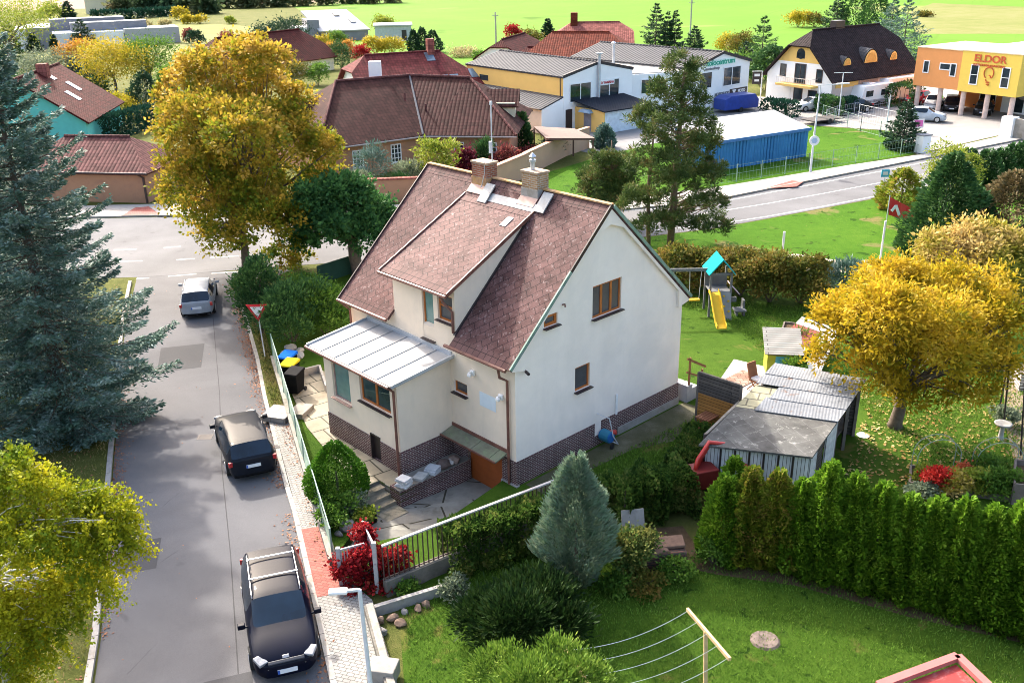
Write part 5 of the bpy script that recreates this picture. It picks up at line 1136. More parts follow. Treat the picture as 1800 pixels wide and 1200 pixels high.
def car(name, label, loc, heading, paint, L=4.6, W=1.8, H=1.46, rear='wagon', sub=2, rails=None, rear_lights='corner', group=None, bars=None, emblem=False, grille=True):
    """heading: angle of the nose; body lofted over ten stations"""
    t = thing(name, label, 'car', (*loc[:2], loc[2] if len(loc) > 2 else 0), heading, group)
    if rear == 'wagon': tail = [(-.5, .80, .60, .61, .62, .80), (-.482, .92, .63, .66, .67, .84), (-.40, .97, .645, .93, .955, .74), (-.24, 1.0, .65, .955, .99, .75)]
    elif rear == 'hatch': tail = [(-.5, .80, .58, .59, .60, .80), (-.475, .92, .62, .65, .66, .82), (-.36, .97, .645, .92, .945, .70), (-.2, 1.0, .65, .955, .99, .73)]
    else: tail = [(-.5, .80, .58, .59, .60, .80), (-.40, .95, .63, .65, .66, .8), (-.24, .98, .645, .91, .94, .70), (-.12, 1.0, .65, .955, .99, .73)]
    stn = tail+[(-.02, 1.0, .645, .96, 1.0, .75), (.085, 1.0, .635, .945, .975, .73), (.235, .985, .615, .655, .675, .80), (.36, .96, .575, .60, .625, .80), (.455, .90, .50, .515, .53, .78), (.5, .72, .40, .41, .42, .72)]
    V_ = []; N = 15
    for (fx, fw, zs, z5, zt, wr) in stn:
        w = W/2*fw; x = fx*L; zb = .17 if abs(fx) < .49 else .26
        half = [(0, zb), (w*.8, zb), (w*.96, zb+.12), (w, H*zs*.62+.05), (w*.965, H*zs), (W/2*wr*(1 if fw > .8 else fw), H*z5), (W/2*wr*.78*(1 if fw > .8 else fw), H*zt), (0, H*zt+.012)]
        ring = half+[(-y, z) for (y, z) in half[-2:0:-1]]
        V_.append([(x, y, z) for (y, z) in ring])
    m = MB(); N = len(V_[0]); vs = [p for r in V_ for p in r]; m.v = vs
    for i in range(len(V_)-1):
        for k in range(N):
            k2 = (k+1) % N; row = k if k < 7 else N-1-k; mi = 0
            if row == 4 and 2 <= i <= 4: mi = 1 if k < 7 else 2
            if row in (5, 6) and i == 5: mi = 3
            if row in (5, 6) and i == 1: mi = 4
            if row in (0,): mi = 5
            m.f.append([i*N+k, i*N+k2, (i+1)*N+k2, (i+1)*N+k][::-1]); m.m.append(mi)
    m.f.append(list(range(N))); m.m.append(0); m.f.append([(len(V_)-1)*N+k for k in range(N)][::-1]); m.m.append(0)
    o = m.build('shell', [paint, CGLASS, CGLASS, CGLASS, CGLASS, BLACKP], None, fix=True)
    # keep edges of the glass crisp
    me = o.data; cr = me.attributes.new('crease_edge', 'FLOAT', 'EDGE'); ef = {}
    for p in me.polygons:
        for e in p.edge_keys: ef.setdefault(e, []).append(p.material_index)
    for i, e in enumerate(me.edges):
        s = ef.get(tuple(sorted(e.vertices)), []); 
        if len(set(s)) > 1: cr.data[i].value = .75
    md = o.modifiers.new('s', 'SUBSURF'); md.levels = sub; md.render_levels = sub
    bpy.context.view_layer.update(); m2 = bpy.data.meshes.new_from_object(o.evaluated_get(bpy.context.evaluated_depsgraph_get()), depsgraph=bpy.context.evaluated_depsgraph_get()); o.modifiers.clear(); o.data = m2
    split_mat(o, {0: 'body', 1: 'side_window', 2: 'side_window', 3: 'windscreen', 4: 'rear_window', 5: 'underbody'}, t)
    hw = W/2
    for sx in (-.3*L, .31*L):
        for sy in (-1, 1):
            w_ = MB().tube([(sx, sy*(hw-.2), .32), (sx, sy*(hw+.005), .32)], .32, 20).build('wheel', TYRE, t); MB().tube([(sx, sy*(hw-.0), .32), (sx, sy*(hw+.015), .32)], .21, 14).build('rim', RIM, w_)
    for sy in (-1, 1):
        mm = MB().obox((.19*L, sy*(hw+.1), H*.66), (.14, .2, .14)).obox((.195*L, sy*(hw-.02), H*.64), (.06, .12, .05)).build('mirror', paint, t, bevel=.02)
        z = H*.55; 
        MB().obox((-.476*L, sy*(hw*.76), z), (.10, .36, .19), sy*.3).build('tail_light', TAIL, t, bevel=.02)
        MB().obox((.452*L, sy*(hw*.70), H*.49), (.34, .26, .09), -sy*.5, 0, (.22, 'Y')).build('headlight', HEADL, t, bevel=.02)
    pb = MB().box(-L*.5-.02, -L*.48, -.26, .26, H*.40, H*.40+.12).build('number_plate', PLATE, t); MB().box(-L*.5-.024, -L*.5-.021, .2, .26, H*.40, H*.40+.12).build('plate_strip', EUB, pb)
    pf = MB().obox((L*.5+.0, 0, .42), (.03, .52, .12)).build('number_plate', PLATE, t); MB().obox((L*.5+.016, -.23, .42), (.008, .06, .12)).build('plate_strip', EUB, pf)
    MB().box(-L*.5-.005, -L*.46, -hw*.8, hw*.8, .25, .36).build('bumper', BLACKP, t, bevel=.03)
    if grille: 
        gg = MB().obox((L*.475, 0, H*.43), (.1, .95, .16), 0, 0, (.5, 'Y')).build('grille', MAT('grille_dark', (.05, .05, .055), .3, .2, 30), t, bevel=.02)
        MB().obox((L*.487, 0, H*.36), (.05, 1.0, .025)).build('grille_trim', CHROME, gg)
    if emblem: MB().obox((L*.462, 0, H*.505), (.1, .18, .03), 0, 0, (.45, 'Y')).build('emblem', CHROME, t, bevel=.012)
    if rails:
        for sy in (-1, 1): MB().tube([(-.36*L, sy*hw*.70, H*.95), (-.34*L, sy*hw*.71, H*.985), (0, sy*hw*.71, H*1.01), (.06*L, sy*hw*.71, H*.99), (.08*L, sy*hw*.70, H*.955)], .02, 6).build('roof_rail', rails, t)
    if bars:
        for x in bars: MB().box(x*L-.03, x*L+.03, -hw*.74, hw*.74, H*1.022, H*1.036).build('roof_bar', RIM, t, bevel=.01)
    return t
def cdir(a, b): return math.atan2(b[1]-a[1], b[0]-a[0])
NAVY = paintmat('paint_black_blue', (.003, .0045, .013)); GRAPH = paintmat('paint_graphite', (.011, .013, .019)); SILV = paintmat('paint_silver', (.3, .315, .34))
h1 = math.radians(-72.0); n1 = G(506, 1178, .4)
car('black_estate_car', 'black blue estate car with silver roof rails parked facing the camera', (n1[0]-2.42*math.cos(h1), n1[1]-2.42*math.sin(h1), .01), h1, NAVY, 4.87, 1.87, 1.46, rails=CHROME, bars=(-.28, -.08), emblem=True)
r1_ = G(447, 826, .45); h2_ = cdir(G(447, 783, 1.45), G(431, 742, 1.45))
car('graphite_car', 'graphite grey estate car parked half on the pavement, seen from behind', (r1_[0]+2.28*math.cos(h2_), r1_[1]+2.28*math.sin(h2_), .01), h2_, GRAPH, 4.58, 1.82, 1.47)
r2_ = G(346, 548, .45); h3_ = cdir(G(337, 518, 1.45), G(341, 497, 1.45))
car('silver_estate_car', 'silver grey estate car with red tail lights driving to the junction', (r2_[0]+2.34*math.cos(h3_), r2_[1]+2.34*math.sin(h3_), .01), h3_, SILV, 4.68, 1.76, 1.46, rails=SILV, grille=False)
for (nm, lab, px, hd, c, kind) in (
    ('white_estate_car', 'white estate car in front of the white house with balcony', (1428, 194), -2.9, (.62, .62, .62), 'wagon'),
    ('dark_saloon_car', 'dark green grey saloon parked beside the caravan', (1497, 197), -2.85, (.03, .04, .042), 'saloon'),
    ('red_car', 'red hatchback under the left end of the orange office', (1612, 183), -2.3, (.42, .015, .03), 'hatch'),
    ('silver_suv', 'silver white car standing behind the second pillar', (1640, 190), -2.1, (.5, .5, .5), 'hatch'),
    ('black_suv', 'black car with pale tail between the middle pillars', (1672, 193), -2.0, (.02, .02, .022), 'wagon'),
    ('black_van_car', 'large black car in the shade behind the fourth pillar', (1728, 200), -2.1, (.018, .018, .02), 'wagon'),
    ('pale_blue_car', 'pale blue silver car standing in the open yard', (1622, 213), -.45, (.4, .45, .5), 'saloon')):
    P = G(*px); car(nm, lab, (*P[:2], .025), hd, paintmat('paint_'+nm, c, .2), 4.5, 1.8, 1.5, kind, 1, None, group='cars parked in the office and house yards')
# caravan and camper van
cp = G(1528, 186); cv = thing('caravan', 'white touring caravan parked along the pink house wall', 'caravan', (*cp[:2], 0), .55)
MB().xprism([(-2.9, .5), (-3.0, 1.2), (-2.5, 2.5), (2.7, 2.55), (2.9, 2.3), (2.9, .5)], 'y', -1.1, 1.1).build('body', WHITE, cv, fix=True, bevel=.06)
MB().box(-2.2, -1.0, -1.13, -1.1, 1.3, 1.95).build('window', GLASS, cv); MB().box(.4, 1.8, -1.13, -1.1, 1.3, 1.95).build('window', GLASS, cv); MB().box(-3, 2.9, -1.125, -1.1, .6, .9).build('stripe', GREYW, cv)
MB().tube([(.2, -1.15, .33), (.2, -.9, .33)], .33, 14).build('wheel', TYRE, cv); MB().box(-1, 0, -.5, .5, 2.54, 2.68).build('roof_vent', PVC, cv); MB().tube([(-2.9, 0, .45), (-4.0, 0, .45)], .06, 6).build('drawbar', BLACKP, cv)
cp = G(1572, 178); cv = thing('camper_van', 'white camper van with overhanging cab behind the bushes', 'camper', (*cp[:2], 0), .5)
MB().xprism([(-3.2, .5), (-3.1, 1.3), (-2.2, 1.9), (-2.9, 2.2), (-2.7, 2.9), (3, 2.9), (3, .5)], 'y', -1.1, 1.1).build('body', WHITE, cv, fix=True, bevel=.05)
MB().box(-2.7, -2.0, -1.12, -1.1, 1.2, 1.8).build('cab_window', GLASS, cv); MB().box(.5, 1.6, -1.12, -1.1, 1.5, 2.1).build('window', GLASS, cv); MB().tube([(-2.1, -1.15, .35), (-2.1, -.9, .35)], .35, 14).build('wheel', TYRE, cv); MB().tube([(1.9, -1.15, .35), (1.9, -.9, .35)], .35, 14).build('wheel', TYRE, cv)
cp = G(1292, 196); mq = thing('blue_tarpaulin_trailer', 'dark blue tarpaulin covered trailer in front of the shop', 'trailer', (*cp[:2], 0), .5)
MB().xprism([(-2.4, .4), (-2.4, 1.6), (-1.6, 1.95), (2.0, 1.95), (2.6, 1.3), (2.6, .4)], 'y', -1, 1).build('cover', MAT('tarp_blue', (.02, .05, .27), .4, .2), mq, fix=True, bevel=.05); MB().tube([(0, -1.04, .3), (0, -.8, .3)], .3, 12).build('wheel', TYRE, mq)
cp = G(1445, 216); ft = thing('flat_trailer', 'empty flat car trailer on the plot behind the blue shed', 'trailer', (*cp[:2], 0), .5)
MB().box(-2.2, 2.2, -1, 1, .4, .5).build('deck', MAT('deck_dark', (.06, .05, .045), .7, .2), ft); MB().tube([(0, -1.1, .3), (0, 1.1, .3)], .3, 12).build('wheel', TYRE, ft); MB().beam((2.2, 0, .45), (3.6, 0, .45), .1, .1).build('drawbar', BLACKP, ft)
# ------------------------------------------------------------------ street furniture
GALV = MAT('galvanised', (.6, .61, .62), .5); WPL = MATS['white_plastic']
P = G(661, 1300); sl = thing('street_lamp', 'grey steel street lamp with flat white head over the pavement', 'street lamp', P)
lt = HT(P, 632, 1036); T0 = Vector(AT(632, 1036, P[1]))-Vector(P); T1 = Vector(AT(578, 1040, P[1]-.05))-Vector(P)
MB().tube([(0, 0, 0), (0, 0, 1.2), (T0.x, T0.y, T0.z-.05), (T0.x, T0.y, T0.z)], [.07, .06, .045, .045], 10).build('pole', GALV, sl, smooth=True)
arm = MB().beam(T0, T0.lerp(T1, .5), .06, .06).build('arm', GALV, sl); MB().obox(T0.lerp(T1, .7), ((T1-T0).length*.62, .2, .09), math.atan2(T1.y-T0.y, T1.x-T0.x)).build('lamp_head', WPL, sl, bevel=.03)
P = G(1424, 305); rl = thing('road_lamp', 'tall pale road lamp with round white sign by the green plot', 'street lamp', P)
tz = HT(P, 1444, 150); MB().tube([(0, 0, 0), (.0, 0, 3), (.1, 0, tz)], [.11, .09, .05], 8).build('pole', GALV, rl); MB().beam((-.2, 0, tz), (1.9, 0, tz+.05), .07, .07).build('arm', GALV, rl); MB().beam((1.4, 0, tz+.08), (2.4, .05, tz+.1), .22, .08).build('lamp_head', WPL, rl)
sz = HT(P, 1432, 247); MB().tube([(.03, -.14, sz), (.03, -.1, sz)], .42, 20).build('round_sign', WPL, rl); MB().tube([(.03, -.145, sz), (.03, -.13, sz)], .26, 6).build('sign_mark', MAT('sign_blue', (.35, .45, .6), .5), rl)
for (px, tp, lab) in (((1474, 205), (1478, 128), 'slim lamp post with T shaped head by the caravan'), ((1556, 238), (1574, 168), 'bare grey post at the yard fence left of the small spruce')):
    P = G(*px); o = thing('yard_post', lab, 'post', P, 0, 'posts in the yards across the road'); h = HT(P, *tp); MB().tube([(0, 0, 0), (0, 0, h)], [.07, .05], 7).build('pole', GALV, o)
    if tp[0] == 1478: MB().beam((-1, 0, h), (1, 0, h), .06, .06).build('arm', GALV, o)
P = G(1336, 178); pz = HT(P, 1318, 125); o = thing('sign_pole', 'white pole with small black hanging sign beside the shop', 'sign', P)
MB().tube([(0, 0, 0), (0, 0, pz)], .07, 7).beam((0, 0, pz), (-1.2, 0, pz), .07, .07).build('pole', WPL, o); sg_ = MB().box(-1.15, -.1, -.04, .04, pz-1.5, pz-.1).build('sign_panel', SILL, o)
MB().box(-.95, -.3, -.06, -.045, pz-.6, pz-.3).box(-.9, -.35, -.06, -.045, pz-1.2, pz-.95).build('sign_mark', WPL, sg_)
for (px, tp, lab) in (((872, 82), (869, 22), 'wooden power pole at the field edge above the red maple'), ((1213, 62), (1216, 0), 'thin power pole in the field behind the dark spruces')):
    P = G(*px); o = thing('power_pole', lab, 'pole', P, 0, 'power poles at the field'); h = HT(P, *tp); MB().tube([(0, 0, 0), (0, 0, h)], .16, 6).build('pole', MAT('pole_grey', (.36, .33, .3), .9), o); MB().beam((-.6, 0, h-.6), (.6, 0, h-.6), .12, .12).build('crossarm', MATS['pole_grey'], o)
# yield sign
P = G(466, 628, .12); ys = thing('yield_sign', 'red bordered white triangle yield sign on a grey post by the verge', 'sign', P)
yz = HT(P, 453, 545); yv = Vector(AT(452, 545, P[1]))-Vector(P); MB().tube([(0, 0, 0), (yv.x*.95, yv.y, yv.z+.2)], .03, 7).build('post', GALV, ys)
def tri(s, y, m): return MB().xprism([(yv.x-s, yv.z+s*.577), (yv.x+s, yv.z+s*.577), (yv.x, yv.z-s*1.155)][::-1], 'y', y-.01, y).build
MB().xprism([(yv.x-.5, yv.z+.3), (yv.x+.5, yv.z+.3), (yv.x, yv.z-.57)], 'y', -.05, -.035).build('panel', MAT('sign_red', (.5, .02, .03), .4), ys, fix=True)
MB().xprism([(yv.x-.31, yv.z+.18), (yv.x+.31, yv.z+.18), (yv.x, yv.z-.36)], 'y', -.06, -.052).build('panel_centre', MAT('sign_white', (.75, .76, .76), .4), ys, fix=True)
# banner, delineator, posts, bus stop
P = G(1562, 398); o = thing('red_banner', 'tattered red banner with white chevron stretched between poles', 'banner', P)
ba = [Vector(AT(*q))-Vector(P) for q in ((1564, 346, P[1]), (1614, 372, P[1]+.6), (1606, 392, P[1]+.6), (1562, 378, P[1]))]
bmn = MB()
def bil(u, v): return ba[0].lerp(ba[1], u).lerp(ba[3].lerp(ba[2], u), v)
for i in range(8):
    for j in range(4):
        q = [bil((i+a)/8, (j+b)/4)+Vector((0, .12*math.sin((i+a)*1.6), 0)) for a, b in ((0, 1), (1, 1), (1, 0), (0, 0))]; bmn.add(q, [(0, 1, 2, 3)])
cl = bmn.build('cloth', MAT('banner_red', (.62, .04, .035), .7, .12, 3), o)
chv = MB(); 
for a, b in (((.06, .72), (.2, .3)), ((.2, .3), (.36, .78))):
    p_, q_ = bil(*a)+Vector((0, -.18, 0)), bil(*b)+Vector((0, -.18, 0)); chv.beam(p_, q_, .03, .2)
chv.build('chevron', WPL, cl); MB().tube([(ba[0].x, ba[0].y, 0), ba[0]+Vector((0, 0, .1))], .035, 6).build('pole', GALV, o); MB().tube([(ba[1].x, ba[1].y, 0), ba[1]+Vector((0, 0, .1))], .035, 6).build('pole', GALV, o)
for (b, tp, r, lab, nm) in (((1375, 446), (1379, 407), .07, 'grey white roadside marker post on the grass', 'marker_post'), ((1547, 458), (1557, 388), .06, 'white leaning pole on the grass below the red banner', 'leaning_pole')):
    P = G(*b); tq = Vector(AT(*tp, P[1]))-Vector(P); o = thing(nm, lab, 'post', P); MB().tube([(0, 0, 0), tq], r, 7).build('post', WPL, o); MB().tube([tq*.55, tq*.98], r*1.08, 7).build('band', GALV, o)
P = G(1550, 358); o = thing('bus_stop_sign', 'small light blue bus stop sign at the road edge', 'sign', P); tq = Vector(AT(1556, 305, P[1]))-Vector(P); MB().tube([(0, 0, 0), tq], .04, 6).build('post', GALV, o)
MB().box(tq.x-.3, tq.x+.3, tq.y-.05, tq.y-.02, tq.z-.25, tq.z+.3).build('panel', MAT('stop_blue', (.08, .42, .6), .5), o); MB().box(tq.x-.17, tq.x+.17, tq.y-.06, tq.y-.05, tq.z-.1, tq.z+.14).build('bus_mark', WPL, o)
# street fence: netting panels on posts over a low concrete base
NET = MAT('shade_net', (.26, .36, .29), .85, .2, 5, dirt=(.2, .3, .22), dscale=3)
sf = thing('street_fence', 'pale green netting fence on low concrete base along the pavement', 'fence', (*F0, 0))
fd = Vector((F1[0]-F0[0], F1[1]-F0[1], 0)); nseg = 8
MB().beam((0, 0, .22), fd+Vector((0, 0, .22)), .22, .5).build('base', CONC_D, sf); MB().beam((0, 0, .49), fd+Vector((0, 0, .49)), .26, .05).build('coping', CONC, sf)
for i in range(nseg+1):
    p = fd*i/nseg; MB().tube([p+Vector((0, 0, .4)), p+Vector((0, 0, 1.62))], .03, 6).build('post', MAT('post_green', (.2, .3, .24), .6, .2), sf)
    if i < nseg:
        q = fd*(i+1)/nseg; m = MB(); a = p+Vector((0, 0, .5)); b = q+Vector((0, 0, .5))
        for j in range(6):
            for k in range(4):
                f = lambda u, v: a.lerp(b, u)+Vector((.05*math.sin(u*PI)*math.sin(v*PI*1.3+i), 0, v*1.08))
                m.add([f(j/6, k/4), f((j+1)/6, k/4), f((j+1)/6, (k+1)/4), f(j/6, (k+1)/4)], [(0, 1, 2, 3)])
        m.build('net_panel', NET, sf)
MB().tube([Vector((0, 0, 1.6)), fd+Vector((0, 0, 1.6))], .022, 6).build('top_rail', MATS['post_green'], sf)
# picket fence on a concrete wall, gate leaves
pk0, pk1, pk2 = Vector(G(676, 1020, .55)), Vector(G(757, 987, .55)), Vector(G(1000, 890, .55))
pf_ = thing('picket_fence', 'dark picket fence with white top rail on concrete wall by the drive', 'fence', (pk0.x, pk0.y, 0)); o_ = Vector((pk0.x, pk0.y, 0))
def seg(a, b, z0, z1): return a-o_+Vector((0, 0, z0-a.z)), b-o_+Vector((0, 0, z1-b.z))
wl = MB(); 
for a, b in ((pk0, pk1), (pk1, pk2)): wl.beam(*seg(a, b, .25, .25), .24, .62)
wl.build('wall', CONC_D, pf_)
tr_ = MB(); lo2 = MB()
for a, b in ((pk0, pk1), (pk1, pk2)): tr_.beam(*seg(a, b, 1.78, 1.78), .09, .05); lo2.beam(*seg(a, b, .62, .62), .04, .04)
tr_.build('top_rail', MAT('rail_white', (.42, .39, .38), .6, .15, 8), pf_); lo2.build('bottom_rail', DARKF, pf_)
tot = (pk1-pk0).length; npk = int((pk2-pk0).length/.17)
for i in range(npk):
    s = i*.17; p = pk0.lerp(pk1, s/tot) if s < tot else pk1.lerp(pk2, (s-tot)/((pk2-pk1).length))
    if s > tot+(pk2-pk1).length: break
    p = p-o_; MB().box(p.x-.018, p.x+.018, p.y-.018, p.y+.018, .56, 1.76).build('picket', DARKF, pf_)
gtw = thing('drive_gate', 'white steel drive gate overgrown with red creeper', 'gate', (pk0.x, pk0.y, 0))
ga, gb = Vector(G(594, 967, 1.35))-o_, Vector(G(640, 955, 1.35))-o_; gc, gd_ = Vector(G(657, 958, 1.7))-o_, Vector(G(637, 916, 1.5))-o_
for nm, a, b, h in (('gate_leaf', ga, gb, 1.2), ('gate_leaf', gc, gd_, 1.3)):
    m = MB(); m.beam(a, b, .05, .06).beam(a-Vector((0, 0, h)), b-Vector((0, 0, h)), .05, .06)
    for k in range(10): p = a.lerp(b, k/9); m.beam(p, p-Vector((0, 0, h)), .03, .03)
    m.build(nm, MAT('gate_white', (.4, .385, .385), .5, .1), gtw)
for p in (ga, gc): MB().box(p.x-.06, p.x+.06, p.y-.06, p.y+.06, 0, p.z+.1).build('gate_post', MATS['gate_white'], gtw)
# retaining kerb, side wall and rocks
a, b = Vector(G(655, 1068, .3)), Vector(G(792, 1026, .3)); o = thing('garden_kerb', 'pale concrete kerb wall below the picket fence', 'wall', (a.x, a.y, 0)); MB().beam((0, 0, .1), (b.x-a.x, b.y-a.y, .1), .14, .5).build('wall', CONC_L, o)
a, b = Vector(G(648, 1062, .4)), Vector(G(690, 1215, .4)); o = thing('pavement_wall', 'low weathered concrete wall between the pavement and the lower lawn', 'wall', (a.x, a.y, 0)); MB().beam((0, 0, .15), (b.x-a.x, b.y-a.y, .15), .28, .5).build('wall', CONC_D, o); MB().beam((.02, 0, .42), (b.x-a.x+.02, b.y-a.y, .42), .2, .05).build('coping', CONC, o)
o = tag(MB().obox((0, 0, .22), (.75, .6, .45), -.2).build('stone_block', CONC, None, bevel=.03, loc=G(675, 1190, .1)), 'square weathered concrete block beside the pavement wall at the bottom edge', 'block')
def rock(px, z, s, m, label, group, name='rock', sq=.7):
    bm = bmesh.new(); bmesh.ops.create_icosphere(bm, subdivisions=2, radius=s)
    k = [random.uniform(.7, 1.2) for _ in range(3)]; pl = [(Vector((random.uniform(-1, 1), random.uniform(-1, 1), random.uniform(-.3, 1))).normalized(), random.uniform(.55, .85)) for _ in range(7)]
    for v in bm.verts:
        for (n, d) in pl:
            e = v.co.dot(n)/s-d
            if e > 0: v.co -= n*e*s
        v.co = Vector((v.co.x*k[0], v.co.y*k[1], v.co.z*sq))
    q = MB().add([v.co for v in bm.verts], [[x.index for x in f.verts] for f in bm.faces]); bm.free()
    o = q.build(name, m); P = G(*px, z); o.location = (P[0], P[1], z+s*sq*.55); o.rotation_euler.z = random.uniform(0, 6); tag(o, label, 'rock', group)
RK = MAT('rock_tan', (.2, .135, .095), .95, .3, 4, .7, 18); RK2 = MAT('rock_grey', (.24, .225, .21), .95, .3, 4, .7, 18)
for i, (px, s, m, lab) in enumerate((((668, 1078), .22, RK, 'tan rock at the left end of the kerb, touching the wall'), ((690, 1072), .2, RK, 'rounded tan rock second from the left under the kerb'), ((672, 1098), .26, RK2, 'biggest grey rock lowest in the pile under the kerb'), ((705, 1082), .2, RK, 'brown rock in the middle of the pile under the kerb'), ((712, 1062), .17, RK2, 'small grey rock tight under the middle of the kerb'), ((735, 1055), .2, RK, 'tan rock right of the pile under the kerb'), ((750, 1050), .22, RK, 'broad tan rock at the right end of the kerb rocks'))): rock((px[0], px[1]+15), .02, s*.85, m, lab, 'rocks below the concrete kerb')
for i, (px, s, m, lab) in enumerate((((612, 928), .3, RK2, 'largest grey boulder in the flower bed by the gate'), ((596, 940), .16, RK2, 'small boulder nearest the green netting fence'), ((620, 942), .17, RK2, 'small pale boulder in front of the largest bed boulder'), ((640, 925), .18, RK2, 'grey boulder between the bed and the drive'), ((604, 918), .14, RK2, 'little boulder behind the largest bed boulder'))): rock(px, .3, s, m, lab, 'boulders in the flower bed')
for i, (px, s, lab) in enumerate((((512, 615), .3, 'top boulder of the pale pile behind the bins'), ((500, 625), .28, 'left boulder of the pale pile behind the bins'), ((525, 628), .27, 'right boulder of the pale pile behind the bins'), ((513, 632), .26, 'lowest middle boulder of the pale pile behind the bins'), ((505, 612), .2, 'small boulder at the back of the pale pile'), ((528, 618), .2, 'small boulder at the right back of the pale pile'))): rock(px, .3, s, MAT('rock_pale', (.36, .35, .33), .95, .2, 4, .6, 16), lab, 'boulder pile behind the bins')
def wbin(px, label, lid, nm='wheelie_bin'):
    P = G(*px, .33); t = thing(nm, label, 'bin', P, -.3, 'bins by the fence')
    m = MB(); m.add([(-.24, -.3, .08), (.24, -.3, .08), (.24, .3, .08), (-.24, .3, .08), (-.3, -.38, .95), (.3, -.38, .95), (.3, .38, .95), (-.3, .38, .95)], [(3, 2, 1, 0), (4, 5, 6, 7), (0, 1, 5, 4), (1, 2, 6, 5), (2, 3, 7, 6), (3, 0, 4, 7)]); m.build('body', BLACKP, t, bevel=.03)
    MB().xprism([(-.4, .96), (-.36, 1.02), (.38, 1.1), (.42, .96)], 'x', -.32, .32).build('lid', lid, t, fix=True, bevel=.02)
    for sx in (-.26, .26): MB().tube([(sx-.03, .34, .1), (sx+.03, .34, .1)], .1, 10).build('wheel', TYRE, t)
wbin((521, 690), 'black wheelie bin with black lid standing in front of the coloured lids', BLACKP); wbin((513, 674), 'black wheelie bin with yellow lid', MAT('lid_yellow', (.5, .4, .02), .9, spec=.03)); wbin((509, 660), 'wheelie bin with bright blue lid', MAT('lid_blue', (.01, .1, .45), .9, spec=.03))
P = G(497, 735, .12); o = thing('stone_ramp', 'white paved ramp and stone step at the garden gate by the parked car', 'steps', P, -.3)
MB().obox((-.2, .1, .12), (1.1, 1.1, .24)).build('ramp', PAVE_L, o); MB().obox((.7, .3, .2), (.7, 1.0, .4)).build('step', CONC, o)
o = thing('bed_edging', 'raised concrete edging round the paved bin corner', 'edging', G(560, 650, .33)); o0 = Vector(G(560, 650, .33)); e_ = [Vector(G(*q, .5))-o0 for q in ((530, 655), (562, 647), (574, 683))]
MB().beam(e_[0], e_[1], .1, .34).beam(e_[1], e_[2], .1, .34).build('edging', CONC_L, o)
# laundry line
P = G(1240, 1245); lz = HT(P, 1243, 1118); o = thing('laundry_line', 'wooden laundry post with slanted crossbar and white cords over the lawn', 'clothes line', P); Lp = Vector(P)
c0, c1 = Vector(G(1208, 1070, lz))-Lp, Vector(G(1283, 1158, lz))-Lp; d0 = Vector(G(994, 1139, lz))-Lp; d1 = d0+(c1-c0)
TIM = MAT('timber_pale', (.52, .36, .19), .8, .2, 4, .3, 30); mid = c0.lerp(c1, .45)
MB().beam((mid.x*.0, mid.y*.0, 0), (mid.x, mid.y, lz), .09, .09).build('post', TIM, o); MB().beam(c0, c1, .07, .09).build('crossbar', TIM, o); MB().beam(d0, d1, .07, .09).build('crossbar', TIM, o); md2 = d0.lerp(d1, .5); MB().beam((md2.x, md2.y, 0), md2, .09, .09).build('post', TIM, o)
for i in range(5):
    a, b = c0.lerp(c1, .03+.235*i), d0.lerp(d1, .03+.235*i); MB().tube([a.lerp(b, k/12)-Vector((0, 0, .28*4*(k/12)*(1-k/12))) for k in range(13)], .007, 4).build('cord', WPL, o)
# small roof at the lower right corner
R0, R1_, R2_ = Vector(G(1683, 1153, 2.2)), Vector(G(1540, 1206, 2.2)), Vector(G(1745, 1212, 2.2)); ea, eb = (R1_-R0), (R2_-R0); ea = ea.normalized()*2.4; eb = eb.normalized()*2.2
o = thing('red_roof_hut', 'small hut with flat red roof and raised rim at the bottom right', 'hut', (R0.x, R0.y, 0)); Z2 = Vector((0, 0, 2.2))
RR = MAT('roof_red', (.3, .05, .047), .9, .12, 2, spec=.05, dirt=(.42, .2, .19), dscale=2); RRIM = MAT('rim_red', (.36, .13, .12), .9, .08, spec=.05)
MB().slab([Z2+ea*.05+eb*.05-Vector((0, 0, .1)), Z2+ea*.95+eb*.05-Vector((0, 0, .1)), Z2+ea*.95+eb*.95-Vector((0, 0, .1)), Z2+ea*.05+eb*.95-Vector((0, 0, .1))], .1).build('roof', RR, o)
rm_ = MB()
for a, b in ((Vector(), ea), (ea, ea+eb), (ea+eb, eb), (eb, Vector())): rm_.beam(a+Z2, b+Z2, .2, .12)
rm_.build('rim', RRIM, o); MB().prism([(ea*.06+eb*.06)[:2], (ea*.94+eb*.06)[:2], (ea*.94+eb*.94)[:2], (ea*.06+eb*.94)[:2]], 0, 2.0).build('wall', CREAM, o)
# ------------------------------------------------------------------ back garden
WD = MAT('weathered_wood', (.14, .115, .095), .9, .3, 3, .5, 25); WOR = brickmat('plank_orange', (.42, .19, .05), (.5, .24, .07), (.1, .05, .02), 3.0, .14, .01, bump=.4, var=.25); WDK = brickmat('plank_dark', (.1, .085, .075), (.16, .13, .11), (.03, .025, .02), 3.0, .14, .012, bump=.5, var=.35)
wb = Vector(G(1223, 742, .3)); o = thing('windbreak', 'angled wooden windbreak with orange boards below dark boards beside the house', 'screen', wb)
pa, pb_ = Vector(G(1297, 765, .3))-wb, None; pc = Vector((0, 0, 0)); 
pR = Vector(G(1303, 678, 2.5))-wb; pR = Vector((pR.x, pR.y, 0)); pE = Vector(G(1240, 762, 1.9))-wb; pE = Vector((pE.x, pE.y, 0))
def panel(a, b, z0, z1, t, nm, m): MB().beam(a+Vector((0, 0, (z0+z1)/2)), b+Vector((0, 0, (z0+z1)/2)), t, z1-z0).build(nm, m, o)
